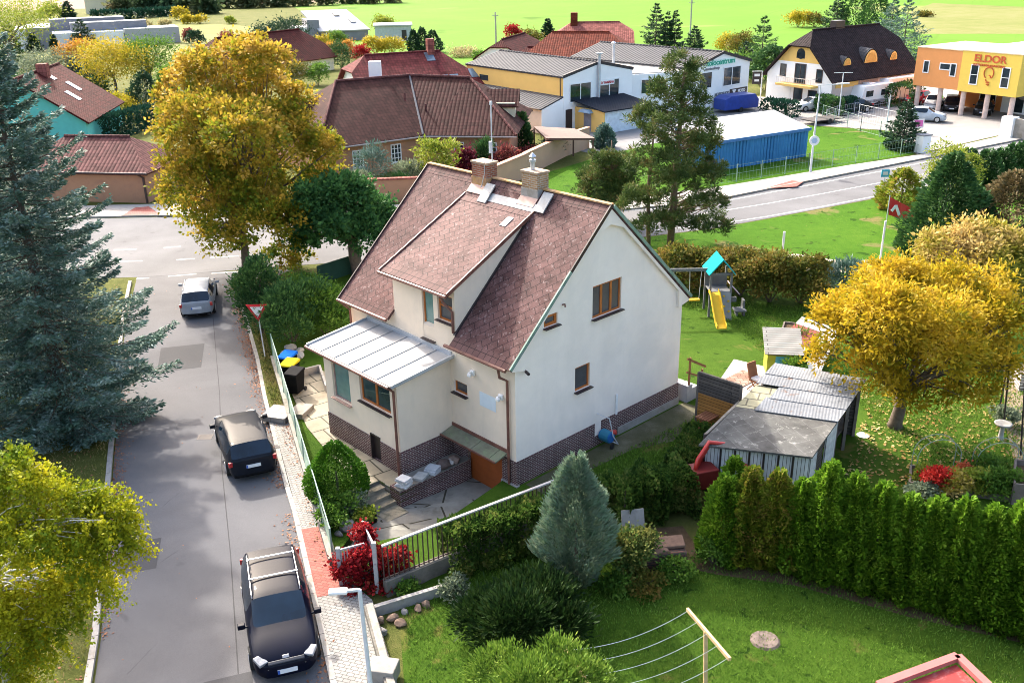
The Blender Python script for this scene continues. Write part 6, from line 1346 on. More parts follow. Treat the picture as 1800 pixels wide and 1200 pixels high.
panel(pc, pR, .0, 1.35, .05, 'lower_boards', WOR); panel(pc, pR, 1.35, 2.15, .06, 'upper_boards', WDK); panel(pR, pE, .2, 1.5, .06, 'side_boards', WDK)
MB().beam(pc+Vector((0, 0, 2.2)), pR+Vector((0, 0, 2.2)), .09, .09).build('top_rail', WD, o); MB().beam(pR+Vector((0, 0, 1.55)), pE+Vector((0, 0, 1.55)), .1, .07).build('top_rail', CONC, o)
for p in (pc, pR, pE): MB().box(p.x-.05, p.x+.05, p.y-.05, p.y+.05, 0, 2.2 if p is not pE else 1.6).build('post', WD, o)
# shed with patched roof
shp = Vector(G(1232, 836, .3)); SZ = 2.25
k = [Vector(G(*q, SZ+dz)) for q, dz in (((1228, 781), -.12), ((1428, 803), -.12), ((1521, 672), .25), ((1362, 644), .25))]
o = thing('garden_shed', 'old wooden shed with patched grey felt and corrugated metal roof', 'shed', (k[0].x, k[0].y, .3)); q0 = Vector((k[0].x, k[0].y, .3)); K = [p-q0 for p in k]
def KB(u, v): return K[0].lerp(K[1], u).lerp(K[3].lerp(K[2], u), v)
FELT = brickmat('shed_felt', (.1, .097, .09), (.14, .137, .125), (.17, .165, .155), .6, .6, .012, rot=.9, bump=.5, var=.4, stain=((.42, .41, .37), 3.0, .58, .85), rough=.95)
CORR = ribmat('corrugated_grey', (.19, .2, .215), 0.11, .7, .0, .3, .005, stain=((.14, .085, .06), 2.2, .58)); OLV = brickmat('olive_felt', (.3, .28, .18), (.36, .34, .22), (.12, .11, .08), .7, .55, .03, bump=.5, var=.3)
roo = MB().slab([KB(0, 0), KB(1, 0), KB(1, .45), KB(0, .45)], .07).build('felt_roof', FELT, o)
MB().slab([KB(-.005, .452), KB(.24, .452), KB(.24, .74), KB(-.005, .74)], .07).build('olive_roof', OLV, o)
U3 = Vector((0, 0, .05))
def sheet(a, b, c, d, dz): return MB().slab([KB(a, c)+U3*dz, KB(b, c)+U3*dz, KB(b, d)+U3*dz, KB(a, d)+U3*dz], .02)
for (a, b, c, d, dz) in ((.2, 1.01, .43, .6, 1), (.24, 1.01, .585, .745, 1.5), (-.01, 1.01, .735, .87, 2), (-.01, 1.01, .86, 1.01, 2.5)): sheet(a, b, c, d, dz).build('metal_sheet', CORR, o)
def base(p): return Vector((p.x, p.y, 0))
WHB = brickmat('white_boards', (.6, .6, .6), (.7, .7, .69), (.14, .13, .12), .12, 4.0, .01, bump=.3, var=.25)
i0, i1, i2, i3 = KB(.04, .04), KB(.96, .04), KB(.96, .96), KB(.04, .96)
def wallq(a, b, nm, m, top=-.09):
    n = (base(b)-base(a)).normalized(); n = Vector((n.y, -n.x, 0))*.06
    MB().add([base(a), base(b), b+Vector((0, 0, top)), a+Vector((0, 0, top)), base(a)+n, base(b)+n, b+n+Vector((0, 0, top)), a+n+Vector((0, 0, top))], [(0, 1, 2, 3), (7, 6, 5, 4), (4, 5, 1, 0), (5, 6, 2, 1), (6, 7, 3, 2), (7, 4, 0, 3)]).build(nm, m, o, fix=True)
wallq(i0, i1, 'front_wall', WHB); wallq(i3, i0, 'side_wall', WDK); wallq(i2, i3, 'back_wall', WDK); wallq(i1, i1.lerp(i2, .12), 'side_wall', WHB); wallq(i1.lerp(i2, .3), i1.lerp(i2, .52), 'side_wall', WHB); wallq(i1.lerp(i2, .12)+Vector((-.1, 0, 0)), i1.lerp(i2, .3)+Vector((-.1, 0, 0)), 'shed_door', WDK)
for f in (.14, .28, .42, .56, .7, .84): 
    p = i0.lerp(i1, f); MB().box(p.x-.025, p.x+.025, p.y-.1, p.y-.05, 0, p.z-.1).build('batten', SILL, o)
for f in (.52, .76, 1.0): p = i1.lerp(i2, f); MB().box(p.x-.06, p.x+.06, p.y-.06, p.y+.06, 0, p.z-.1).build('post', WD, o)
for z in (.5, 1.1): MB().beam(i1.lerp(i2, .55)+Vector((-.5, 0, z-i1.z)), i1.lerp(i2, .98)+Vector((-.5, 0, z-i1.z)), .6, .05).build('shelf', WD, o)
a, b, c = Vector(G(1222, 795, .75)), Vector(G(1330, 828, .75)), Vector(G(1500, 868, .75)); o = thing('terrace_wall', 'grey slab topped concrete wall behind the thuja row', 'wall', (a.x, a.y, .3))
sub_ = Vector((a.x, a.y, .3)); MB().beam(a-sub_-Vector((0, 0, .25)), c-sub_-Vector((0, 0, .25)), .3, .5).build('wall', CONC_D, o); MB().beam(a-sub_+Vector((0, 0, .03)), c-sub_+Vector((0, 0, .03)), .42, .06).build('coping', MAT('coping_grey', (.34, .36, .38), .85, .15, 2), o)
# red tubes
P = Vector(G(1226, 866, .3))+Vector((0, 0, .4)); o = thing('red_tube_bundle', 'heap of bent glossy red tubes over a red box behind the hedge', 'tubes', P)
REDP = MAT('red_plastic', (.5, .03, .02), .35, .1, 4, spec=.6)
for i in range(8):
    a = Vector((-.3+.12*i*.3, -.4+.1*i, .2)); m = Vector((.3+.06*i, .1+.12*i, 1.55-.1*i)); b = Vector((1.9, .5-.22*i, .85-.09*i)); MB().tube([a, a.lerp(m, .5)+Vector((-.1, 0, .15)), m, m.lerp(b, .5)+Vector((0, 0, .12)), b], 0.075, 8).build('tube', REDP, o, smooth=True)
MB().obox((.1, -.1, .35), (.9, .7, .7), .3).build('box', MAT('box_red', (.2, .02, .015), .6), o, bevel=.03)
# hose cart
P = Vector(G(1066, 782, .31)); o = thing('hose_cart', 'blue hose reel cart with grey tube frame against the brick plinth', 'hose reel', P, -.8)
MB().tube([(-.25, 0, .4), (.25, 0, .4)], .2, 16).build('reel', MAT('reel_blue', (.02, .14, .4), .4), o); MB().tube([(-.2, 0, .4), (.2, 0, .4)], .24, 14).build('hose', MAT('hose_teal', (.03, .2, .3), .5), o)
MB().tube([(-.32, .3, .05), (-.32, 0, .5), (-.32, -.25, 1.35), (.32, -.25, 1.35), (.32, 0, .5), (.32, .3, .05)], .022, 6).tube([(-.32, .3, .05), (.32, .3, .05)], .022, 6).build('frame', GALV, o); MB().tube([(.1, .1, .55), (.3, .2, .6)], .09, 8).build('connector', REDP, o)
for sx in (-.36, .36): MB().tube([(sx-.02, -.1, .12), (sx+.02, -.1, .12)], .12, 10).build('wheel', TYRE, o)
# bench table, chair, rug
BW = MAT('bench_wood', (.3, .12, .06), .7, .2, 4, .3, 30)
P = Vector(G(1250, 752, .32)); o = thing('garden_bench', 'small red brown slatted table bench inside the windbreak', 'bench', P, math.radians(43))
for k in range(5): MB().box(-.7, .7, -.3+k*.125, -.2+k*.125, .62, .66).build('slat', BW, o)
MB().box(-.72, -.1, -.75, -.5, .38, .42).build('seat', BW, o)
for x in (-.6, .6): MB().beam((x, -.7, 0), (x, .15, .62), .06, .06).beam((x, .3, 0), (x, -.2, .62), .06, .06).build('leg', BW, o)
P = Vector(G(1330, 685, .34)); o = thing('garden_chair', 'brown folding garden chair with white cushion on the patio', 'chair', P, .6)
MB().box(-.25, .25, -.25, .25, .42, .46).build('seat', BW, o); MB().obox((.0, .32, .8), (.5, .05, .75), 0, 0, (-.3, 'X')).build('backrest', BW, o); MB().obox((0, 0, .52), (.42, .42, .1)).build('cushion', MAT('cushion', (.62, .58, .56), .9), o, bevel=.03)
for sx in (-.24, .24): MB().beam((sx, -.3, 0), (sx, .3, .6), .04, .04).beam((sx, .3, 0), (sx, -.25, .6), .04, .04).build('leg', BW, o)
P = G(1305, 665, .345); o = tag(MB().obox((0, 0, .0), (1.0, 1.5, .02), math.radians(-47)).build('rug', brickmat('rug_pattern', (.26, .13, .09), (.3, .23, .19), (.14, .08, .06), .35, .25, .02, bump=.1, var=.3, coordkind='Object'), None, loc=P), 'faded patterned rug spread on the pale patio', 'rug')
# playhouse and hutches
P = Vector(G(1346, 660, .3)); o = thing('playhouse', 'yellow green playhouse with blue window and pale lath roof', 'playhouse', P, -.15)
MB().box(0, 1.4, 0, 1.2, 0, 1.15).build('wall', MAT('wall_lime', (.36, .4, .03), .6), o); MB().box(.35, .95, -.03, -.005, .45, .95).build('window', MAT('pane_blue', (.1, .42, .55), .4), o)
MB().slab([(-.15, -.25, 1.15), (1.5, -.25, 1.15), (1.5, 1.4, 1.75), (-.15, 1.4, 1.75)], .06).build('roof', brickmat('lath_pale', (.3, .29, .265), (.36, .35, .32), (.12, .115, .1), 3.0, .14, .02, bump=.4, var=.15), o)
a, b = Vector(G(1402, 655, .3)), Vector(G(1450, 600, .3)); d_ = b-a; L_ = d_.length; o = thing('rabbit_hutches', 'row of wooden hutches with white and rust red sloping lids', 'hutch', a, math.atan2(d_.y, d_.x))
for i, m in enumerate((MAT('lid_pale', (.34, .325, .3), .8, .1), MAT('lid_rust', (.2, .045, .028), .8, .2), MATS['lid_rust'], MATS['lid_pale'])):
    MB().box(i*L_/4+.02, (i+1)*L_/4-.02, .1, 1.0, .15, .85).build('hutch', WDK, o); MB().slab([(i*L_/4, -.1, .84), ((i+1)*L_/4-.03, -.1, .84), ((i+1)*L_/4-.03, 1.2, 1.05), (i*L_/4, 1.2, 1.05)], .05).build('lid', m, o)
def planter(name, label, pts, h, soil=True):
    P = [Vector(G(*q, .3)) for q in pts]; o = thing(name, label, 'planter', P[0]); Q = [p-P[0] for p in P]; m = MB()
    for a, b in zip(Q, Q[1:]+Q[:1]): m.beam(a+Vector((0, 0, h/2)), b+Vector((0, 0, h/2)), .07, h)
    m.build('frame', WD, o); MB().slab([q+Vector((0, 0, h*.75)) for q in Q], h*.7).build('soil', SOIL, o); return o
planter('raised_bed', 'dark empty raised bed at the lawn, farthest of three beds', [(1372, 596), (1378, 578), (1424, 584), (1416, 602)], .4)
planter('raised_bed', 'middle raised bed with leafy green tufts', [(1358, 614), (1370, 597), (1414, 603), (1402, 622)], .4); planter('raised_bed', 'nearest raised bed beside the playhouse roof', [(1346, 632), (1357, 615), (1400, 623), (1388, 640)], .4)
P = Vector(G(1440, 668, .3)); o = thing('white_slide_board', 'white plastic slide leaning behind the shed roof', 'slide', P, 1.0); MB().slab([(0, 0, .3), (0, .7, .3), (2.6, .7, 1.5), (2.6, 0, 1.5)], .05).build('chute', WPL, o); MB().beam((2.5, .1, 0), (2.5, .1, 1.45), .06, .06).beam((2.5, .6, 0), (2.5, .6, 1.45), .06, .06).build('leg', GALV, o)
# play tower
P = Vector(G(1264, 556, .3)); o = thing('play_tower', 'grey wooden play tower with teal gable roof and yellow slide', 'play tower', P, math.radians(2)); GW = MAT('grey_wood', (.13, .135, .14), .8, .2, 4, .3, 25)
for (x, y) in ((-.55, 0), (.5, 0), (-.55, 1.1), (.5, 1.1)): MB().box(x-.05, x+.05, y-.05, y+.05, 0, 2.35).build('post', GW, o)
MB().box(-.55, .5, 0, 1.1, 1.3, 1.36).build('platform', GW, o); TEALP = MAT('roof_teal', (.006, .3, .32), .85, .06, spec=.05)
MB().slab([(-.72, -.2, 2.3), (-.025, -.2, 3.1), (-.025, 1.3, 3.1), (-.72, 1.3, 2.3)], .05).slab([(.67, -.2, 2.3), (-.025, -.2, 3.1), (-.025, 1.3, 3.1), (.67, 1.3, 2.3)], .05).build('roof', TEALP, o)
MB().box(-.55, .5, -.03, .02, 2.2, 2.34).build('tie_beam', GW, o); YEL = MAT('slide_yellow', (.6, .4, .035), .7, .08, spec=.1)
cu_ = [(-.02, 1.34), (-.35, 1.3), (-1.2, .62), (-1.7, .25), (-2.05, .16)]; m = MB()
for (y0_, z0_), (y1_, z1_) in zip(cu_[:-1], cu_[1:]):
    m.slab([(-.62, y0_, z0_), (-.14, y0_, z0_), (-.14, y1_, z1_), (-.62, y1_, z1_)], .03)
    for x in (-.62, -.14): m.beam((x, y0_, z0_+.08), (x, y1_, z1_+.08), .035, .18)
m.build('slide', YEL, o); MB().slab([(0, -.02, 1.35), (.5, -.02, 1.35), (.5, -.55, 0), (0, -.55, 0)], .05).build('climbing_wall', MAT('grey_wood_light', (.24, .245, .25), .8, .15), o)
ch_ = MB()
for k in range(5): z = .2+k*.24; ch_.obox((.13+(k % 2)*.22, -.55+z*.39-.06, z), (.09, .08, .07))
ch_.build('climbing_holds', YEL, o)
MB().box(-.5, .45, 1.06, 1.1, 1.36, 1.95).build('rear_panel', GW, o); MB().slab([(.5, .2, 1.7), (.5, .65, 1.7), (1.05, .65, 1.1), (1.05, .2, 1.1)], .04).build('side_chute', MAT('purple_pale', (.5, .42, .5), .5), o)
MB().box(.75, 1.35, -.2, .4, .28, .34).box(.85, .95, -.1, .3, 0, .3).box(1.2, 1.3, -.1, .3, 0, .3).box(1.25, 1.35, .2, .6, .0, .75).box(.6, .95, .4, .6, .62, .85).build('table', GW, o)
sb = MB().beam((-.5, .55, 2.35), (-4.0, .75, 2.35), .09, .16).beam((-4.0, .75, 2.3), (-4.3, -.1, 0), .09, .09).beam((-4.0, .75, 2.3), (-4.3, 1.6, 0), .09, .09); sb.build('swing_beam', GW, o)
for (x, yy) in ((-1.2, .6), (-2.6, .68)):
    s_ = MB().box(x-.28, x+.28, yy-.12, yy+.12, .7, .77).build('swing_seat', YEL, o); MB().tube([(x-.24, yy, .77), (x-.3, yy, 2.3)], .014, 4).tube([(x+.24, yy, .77), (x+.3, yy, 2.3)], .014, 4).build('chain', WPL, s_)
# rose arches, bird bath, poles, planters at the right edge
for (pl, pr_, tp, lab) in (((1608, 838), (1683, 836), (1645, 770), 'grey wire rose arch left over the flower bed'), ((1712, 838), (1792, 840), (1752, 775), 'grey wire rose arch right over the flower bed')):
    a, b = Vector(G(*pl, .3)), Vector(G(*pr_, .3)); h = HT(a.lerp(b, .5), *tp)-.3; o = thing('rose_arch', lab, 'arch', a, 0, 'rose arches'); d_ = b-a; w2 = d_.length/2; dn = d_.normalized(); pn = Vector((-dn.y, dn.x, 0))
    pts = [Vector((0, 0, 0)), Vector((0, 0, h-w2*.9))]+[dn*(w2-w2*math.cos(t))+Vector((0, 0, h-w2*.9+w2*.9*math.sin(t))) for t in np.linspace(.2, PI-.2, 11)]+[d_+Vector((0, 0, h-w2*.9)), d_]
    for s_ in (0, .4): MB().tube([p+pn*s_ for p in pts], .014, 5).build('hoop', MAT('arch_green_grey', (.2, .26, .235), .6), o)
    for p in pts[1:-1:2]: MB().tube([p, p+pn*.4], .009, 4).build('rung', MATS['arch_green_grey'], o)
planter('flower_bed', 'plank edged flower bed beneath the rose arches', [(1598, 856), (1600, 826), (1660, 832), (1790, 850), (1800, 885)], .22)
P = G(1758, 772, .3); o = thing('bird_bath', 'white stone bird bath among pale leaves below the pole', 'bird bath', P); MB().lathe([(.16, 0), (.1, .1), (.08, .5), (.12, .58), (.3, .64), (.32, .7), (.26, .7), (.05, .64)], (0, 0, 0), 16).build('basin', CONC_L, o, smooth=True)
for (b, tp, lab) in (((1762, 765), (1778, 610), 'dark garden pole beside the bird bath, nearest the yellow tree'), ((1752, 742), (1772, 640), 'dark garden pole behind the bird bath'), ((1794, 800), (1806, 600), 'dark garden pole at the right picture edge')):
    P = Vector(G(*b, .3)); tq = Vector(AT(*tp, P.y+.2))-P; tag(MB().tube([(0, 0, 0), tq], .035, 6).build('garden_pole', SILL, None, loc=P), lab, 'pole', 'garden poles at the right edge')
planter('wooden_trough', 'tall brown wooden trough at the right picture edge', [(1776, 885), (1778, 842), (1840, 846), (1840, 892)], .8)
P = G(1785, 735, .31); flat('gravel_path', [G(1762, 640, .3), G(1840, 640, .3), G(1840, 860, .3), G(1790, 840, .3), G(1768, 750, .3)], groundmat('gravel_tan', [(.3, (.2, .15, .1)), (.7, (.38, .3, .22))], (.5, 4, 30), (.3, .35, .35)), .312, .01)
P = Vector(G(1790, 688, .31)); o = thing('brick_stack', 'stack of pale bricks beside the gravel at the right edge', 'bricks', P, -.2); MB().box(0, 2.2, 0, .9, 0, .8).build('bricks', brickmat('brick_pile', (.6, .5, .45), (.68, .6, .55), (.1, .08, .07), .26, .13, .02, bump=.8, var=.3), o); MB().box(-.1, 2.3, -.1, 1.0, .82, .88).build('cover_board', WD, o)
P = Vector(G(1786, 560, .31)); o = thing('rusty_trailer', 'rusty red frame with white tank behind the yellow tree at the edge', 'trailer', P, -.1); RUST = MAT('rust', (.22, .07, .05), .85, .3, 4)
MB().box(0, 3, 0, .08, .3, .42).box(0, 3, 1.2, 1.28, .3, .42).box(0, .08, 0, 1.28, .3, .42).box(.0, .08, 0, .08, 0, 1.1).box(.0, .08, 1.2, 1.28, 0, 1.1).beam((.04, .04, 1.05), (.04, 1.24, .45), .05, .05).beam((0, .04, .9), (-.9, .04, .5), .05, .05).build('frame', RUST, o); MB().obox((1.8, .64, .75), (2.0, 1.0, .6)).build('tank', MAT('tank_white', (.62, .57, .54), .6, .1), o, bevel=.1)
o = tag(MB().lathe([(.22, 0), (.24, .02), (.2, .025)], (0, 0, 0), 18).build('white_plate', WPL, None, loc=G(1517, 765, .31)), 'round white dish lying on the shaded grass by the shed', 'dish')
o = tag(MB().obox((0, 0, .3), (.75, .06, .65), .15, 0, (-.35, 'X')).build('leaning_slab', CONC_L, None, loc=G(1112, 926, .45)), 'pale grey slab leaning in the ivy right of the juniper', 'slab')
P = G(1345, 1125, .02); o = tag(MB().lathe([(.42, 0), (.36, .05), (.2, .06), (.02, .02)], (0, 0, 0), 14).build('tree_stump', MAT('stump', (.16, .12, .1), .95, .5, 7, .8, 20), None, loc=P), 'grey rotten stump flush in the lawn', 'stump')
P = Vector(G(1168, 1000, .02)); o = thing('log_pile', 'old mossy brick and log pile with pale top in front of the thujas', 'pile', P, .15); MB().obox((0, .2, .35), (1.3, .8, .7)).build('bricks', brickmat('old_brick', (.14, .06, .045), (.2, .1, .075), (.07, .06, .05), .22, .09, .02, bump=.9, var=.5), o, bevel=.06)
MB().obox((-.3, .1, .74), (.7, .55, .1), .2, 0, (.12, 'X')).obox((.3, .3, .77), (.75, .6, .1), -.15, 0, (-.1, 'Y')).build('top_bark', MAT('pale_bark', (.13, .08, .058), .95, .35, 5, .8, 20), o, bevel=.03)
# wire fences across the road
def wire_fence(name, label, pts, h, step, m=None, rails=(.1, .5, .95)):
    P = [Vector((*p[:2], 0)) for p in pts]; o = thing(name, label, 'fence', P[0]); Q = [p-P[0] for p in P]; w_ = MB()
    for a, b in zip(Q[:-1], Q[1:]):
        n = max(1, int((b-a).length/step))
        for k in range(n+1): p = a.lerp(b, k/n); MB().tube([p, p+Vector((0, 0, h))], .035, 5).build('post', m or MATS['post_green'], o)
        for r in rails: w_.tube([a+Vector((0, 0, h*r)), b+Vector((0, 0, h*r))], .012, 4)
        L_ = (b-a).length; k = int(L_/.35)
        for j in range(k): p = a.lerp(b, j/k); w_.tube([p+Vector((0, 0, .05)), p+Vector((0, 0, h*.95))], .006, 3, cap=False)
    w_.build('wire_mesh', m or MATS['post_green'], o); return o
wire_fence('wire_fence', 'green wire fence along the pavement in front of the grass plot', [G(1250, 328), G(1420, 300), G(1620, 268)], 1.5, 2.6)
wire_fence('wire_fence', 'green wire fence between the grass plot and the paved yard', [G(1445, 210), G(1512, 232), G(1620, 262)], 1.6, 2.4)
wire_fence('mesh_gate', 'galvanised mesh gate panel standing open beside the yard', [G(1508, 214), G(1588, 232)], 1.9, 6, GALV)
wire_fence('grey_railing', 'grey rail fence along the yard by the dark saloon', [G(1452, 212), G(1470, 205), G(1560, 190)], 1.2, 3, GALV)
wire_fence('rear_fence', 'dark green fence between the back lawn and the dirt path', [G(1190, 520, .3), G(1300, 515, .3), G(1420, 508, .3)], 1.3, 1.6, MAT('fence_dark_green', (.006, .04, .03), .6), (.1, .3, .5, .7, .9))
P = Vector(G(560, 500, .3)); b = Vector(G(625, 478, .3)); o = thing('green_screen', 'dark green screen fence at the house corner under the big tree', 'fence', P); MB().beam((0, 0, .55), b-P+Vector((0, 0, .55)), .05, 1.1).build('screen', MATS['fence_dark_green'], o)
P = Vector(G(1620, 268)); o = thing('gate_pillar', 'white gate pillar with grey cap at the yard entrance, left', 'pillar', P, .45, 'gate pillars'); MB().box(-.5, .5, -.4, .4, 0, 1.55).build('pillar', WHITE, o); MB().box(-.56, .56, -.46, .46, 1.55, 1.65).build('cap', GREYW, o)
P = Vector(G(1770, 242)); o = thing('gate_pillar', 'white gate pillar joined to a grey wall at the yard entrance, right', 'pillar', P, -1.0, 'gate pillars'); MB().box(-.6, .6, -.5, .5, 0, 2.0).build('pillar', WHITE, o); MB().box(.6, 9, -.15, .15, 0, 1.9).build('wall', CONC, o)
P = Vector(G(1612, 236)); o = thing('pink_notice', 'white board with pink notice fixed to the yard fence', 'notice', P, -.2); MB().box(-.5, .5, -.03, .0, .6, 1.5).build('panel', WPL, o); MB().box(-.4, .4, -.04, -.031, .75, 1.4).build('notice', MAT('notice_pink', (.55, .12, .35), .6), o); MB().tube([(-.45, 0, 0), (-.45, 0, 1.5)], .04, 5).build('post', GALV, o)
# ------------------------------------------------------------------ trees and shrubs
def L3(c): return tuple(x for x in c)
LF_GOLD = leafmat('leaf_gold', [(.05, .085, .01), (.12, .15, .012), (.28, .22, .02), (.46, .3, .04), (.55, .37, .1)], cscale=.75, clump=.6, transl=.45)
LF_WALNUT = leafmat('leaf_walnut', [(.1, .12, .008), (.24, .2, .01), (.42, .29, .015), (.54, .37, .03), (.58, .43, .08)], cscale=.9, clump=.62, transl=.42)
LF_ASH = leafmat('leaf_ash', [(.1, .14, .02), (.3, .26, .03), (.55, .4, .14), (.6, .45, .2)], cscale=.35, clump=.7)
LF_BIRCH = leafmat('leaf_birch', [(.06, .11, .008), (.19, .23, .01), (.4, .38, .014), (.58, .5, .03)], cscale=.6, clump=.6)
LF_CATALPA = leafmat('leaf_dark_green', [(.012, .04, .014), (.025, .075, .022), (.04, .105, .03), (.06, .13, .03)], cscale=.6)
LF_GREEN = leafmat('leaf_green', [(.02, .05, .008), (.045, .1, .012), (.08, .15, .02), (.11, .17, .03)], cscale=.8)
LF_LIME = leafmat('leaf_lime', [(.06, .1, .012), (.14, .19, .02), (.26, .28, .04), (.36, .36, .09)], cscale=.8)
LF_YELLOW = leafmat('leaf_yellow', [(.12, .13, .01), (.3, .25, .015), (.48, .36, .03), (.55, .42, .08)], cscale=.5)
LF_ORANGE = leafmat('leaf_orange', [(.24, .14, .02), (.42, .2, .03), (.52, .28, .05), (.5, .3, .1)], cscale=.4)
LF_RUST = leafmat('leaf_rust', [(.03, .05, .008), (.07, .08, .014), (.13, .1, .02), (.2, .11, .03)], cscale=.7, clump=.6)
LF_RED = leafmat('leaf_red', [(.07, .004, .006), (.18, .008, .012), (.3, .014, .016), (.16, .04, .014)], cscale=1.2)
LF_PURPLE = leafmat('leaf_purple', [(.03, .006, .012), (.09, .015, .025), (.16, .03, .04)], cscale=1)
LF_BARB = leafmat('leaf_barberry', [(.1, .02, .02), (.2, .05, .05), (.26, .12, .07)], cscale=1)
LF_THUJA = leafmat('leaf_thuja', [(.05, .12, .01), (.1, .21, .014), (.155, .285, .02), (.24, .36, .045)], cscale=1.4, transl=.4)
LF_THUJA_B = leafmat('leaf_thuja_brown', [(.09, .15, .012), (.17, .23, .02), (.24, .25, .03), (.3, .18, .06)], cscale=1.6, transl=.4)
LF_IVY = leafmat('leaf_ivy', [(.012, .032, .006), (.03, .065, .01), (.075, .12, .02), (.22, .22, .06)], cscale=1.3)
LF_YEW = leafmat('leaf_yew', [(.004, .012, .003), (.009, .023, .005), (.018, .038, .008), (.03, .05, .012)], cscale=1.5, transl=.15)
LF_JUNI = leafmat('leaf_juniper', [(.06, .1, .06), (.12, .18, .11), (.2, .26, .18), (.28, .32, .2)], cscale=3.5, transl=.15, clump=.65)
LF_SPRUCE_B = leafmat('needle_blue', [(.022, .05, .032), (.06, .11, .08), (.14, .21, .175), (.29, .38, .34)], cscale=1.1, transl=.15, clump=.6)
LF_SPRUCE_D = leafmat('needle_dark', [(.008, .022, .012), (.016, .04, .02), (.03, .065, .03), (.05, .085, .04)], cscale=.5, transl=.1)
LF_CONIF = leafmat('needle_green', [(.01, .032, .012), (.022, .06, .018), (.045, .1, .028), (.07, .13, .035)], cscale=.7, transl=.15)
LF_PINE = leafmat('needle_pine', [(.016, .034, .01), (.042, .07, .018), (.085, .115, .03), (.2, .13, .05)], cscale=1.0, transl=.15, clump=.65)
LF_BROWNC = leafmat('needle_brown', [(.05, .045, .018), (.1, .08, .035), (.17, .12, .06)], cscale=.7, transl=.15)
LF_OLIVE = leafmat('leaf_olive_grey', [(.09, .12, .07), (.17, .21, .13), (.27, .3, .2)], cscale=.5)
LF_HEDGE = leafmat('leaf_hedge_dark', [(.006, .025, .016), (.012, .045, .026), (.022, .065, .035)], cscale=1, transl=.1)
LF_DWARF = leafmat('leaf_dwarf_pine', [(.02, .045, .006), (.055, .105, .012), (.12, .19, .025), (.22, .28, .05)], cscale=2.0, transl=.2)
LF_STRAW = leafmat('leaf_straw', [(.2, .18, .08), (.38, .33, .15), (.5, .44, .24)], cscale=.5)
def pxm(base): return FPX/math.dist((base[0], base[1], base[2] if len(base) > 2 else 0), (0, 0, HC))
def pxblobs(base, items, dj=.35, dr=.9, brk=.72):
    """crown lobes surveyed from the photograph, given real depth round the trunk"""
    k = pxm(base); out = []
    for it in items:
        px, py, r = it[:3]; rz_ = it[3] if len(it) > 3 else r*.85; dy = it[4] if len(it) > 4 else random.uniform(-dj, dj)*r/k*2
        q = AT(px, py, base[1]+dy); c = (q[0]-base[0], q[1]-base[1], q[2]-base[2]); R3 = (r/k, r/k*dr, rz_/k); out.append((*c, *(x*brk for x in R3)))
        if brk < 1:
            for _ in range(5):
                u = Vector((random.gauss(0, 1), random.gauss(0, 1), random.gauss(0, 1))).normalized(); f = random.uniform(.3, .48)
                out.append(tuple(c[i]+u[i]*R3[i]*(1.02-f) for i in range(3))+tuple(x*f for x in R3))
    return out
# the golden tree by the junction
b = G(434, 482)
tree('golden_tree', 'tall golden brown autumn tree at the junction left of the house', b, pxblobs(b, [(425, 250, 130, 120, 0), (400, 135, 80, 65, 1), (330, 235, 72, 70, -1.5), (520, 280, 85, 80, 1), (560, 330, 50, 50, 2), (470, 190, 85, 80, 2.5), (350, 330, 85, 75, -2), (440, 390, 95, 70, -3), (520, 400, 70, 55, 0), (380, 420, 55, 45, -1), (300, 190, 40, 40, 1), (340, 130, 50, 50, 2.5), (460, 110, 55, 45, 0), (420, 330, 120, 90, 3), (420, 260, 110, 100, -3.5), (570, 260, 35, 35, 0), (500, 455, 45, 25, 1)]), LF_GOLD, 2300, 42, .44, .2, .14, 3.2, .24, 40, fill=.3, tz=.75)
b = G(632, 484, .3)
tree('dark_green_tree', 'dark green round tree with thick leaning trunk at the back house corner', b, pxblobs(b, [(605, 360, 68, 50, 0), (655, 380, 50, 38, 1), (565, 350, 45, 38, -1), (610, 330, 50, 22, .5), (580, 400, 50, 35, -1.5), (540, 380, 30, 28, 0), (640, 410, 45, 30, -1), (690, 385, 22, 22, .5), (540, 420, 25, 18, 1)]), LF_CATALPA, 620, 44, .42, .24, .16, 2.1, .36, 16, fill=.18, lean=(-.25, 0))
# walnut
b = G(1573, 750, .3)
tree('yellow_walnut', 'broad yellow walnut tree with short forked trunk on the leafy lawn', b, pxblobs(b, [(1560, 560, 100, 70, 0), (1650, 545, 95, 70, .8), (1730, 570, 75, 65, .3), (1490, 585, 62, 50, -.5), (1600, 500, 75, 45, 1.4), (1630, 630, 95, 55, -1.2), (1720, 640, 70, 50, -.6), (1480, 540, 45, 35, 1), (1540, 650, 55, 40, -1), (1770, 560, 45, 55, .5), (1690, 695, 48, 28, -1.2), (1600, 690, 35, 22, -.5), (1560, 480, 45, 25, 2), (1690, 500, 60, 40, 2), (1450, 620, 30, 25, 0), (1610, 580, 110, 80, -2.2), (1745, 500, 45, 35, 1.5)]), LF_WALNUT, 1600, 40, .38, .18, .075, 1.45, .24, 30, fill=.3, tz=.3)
b = G(1735, 588, .3)
tree('pale_ash_tree', 'pale yellow and green tree behind the walnut at the right', b, pxblobs(b, [(1700, 440, 55, 38, 0), (1760, 455, 55, 40, 0), (1650, 440, 38, 28, 0), (1710, 490, 75, 45, -1), (1790, 500, 55, 50, 0), (1640, 480, 35, 30, -.5), (1740, 420, 35, 20, .5)]), LF_ASH, 800, 44, .5, .2, .1, 2.5, .2, 12)
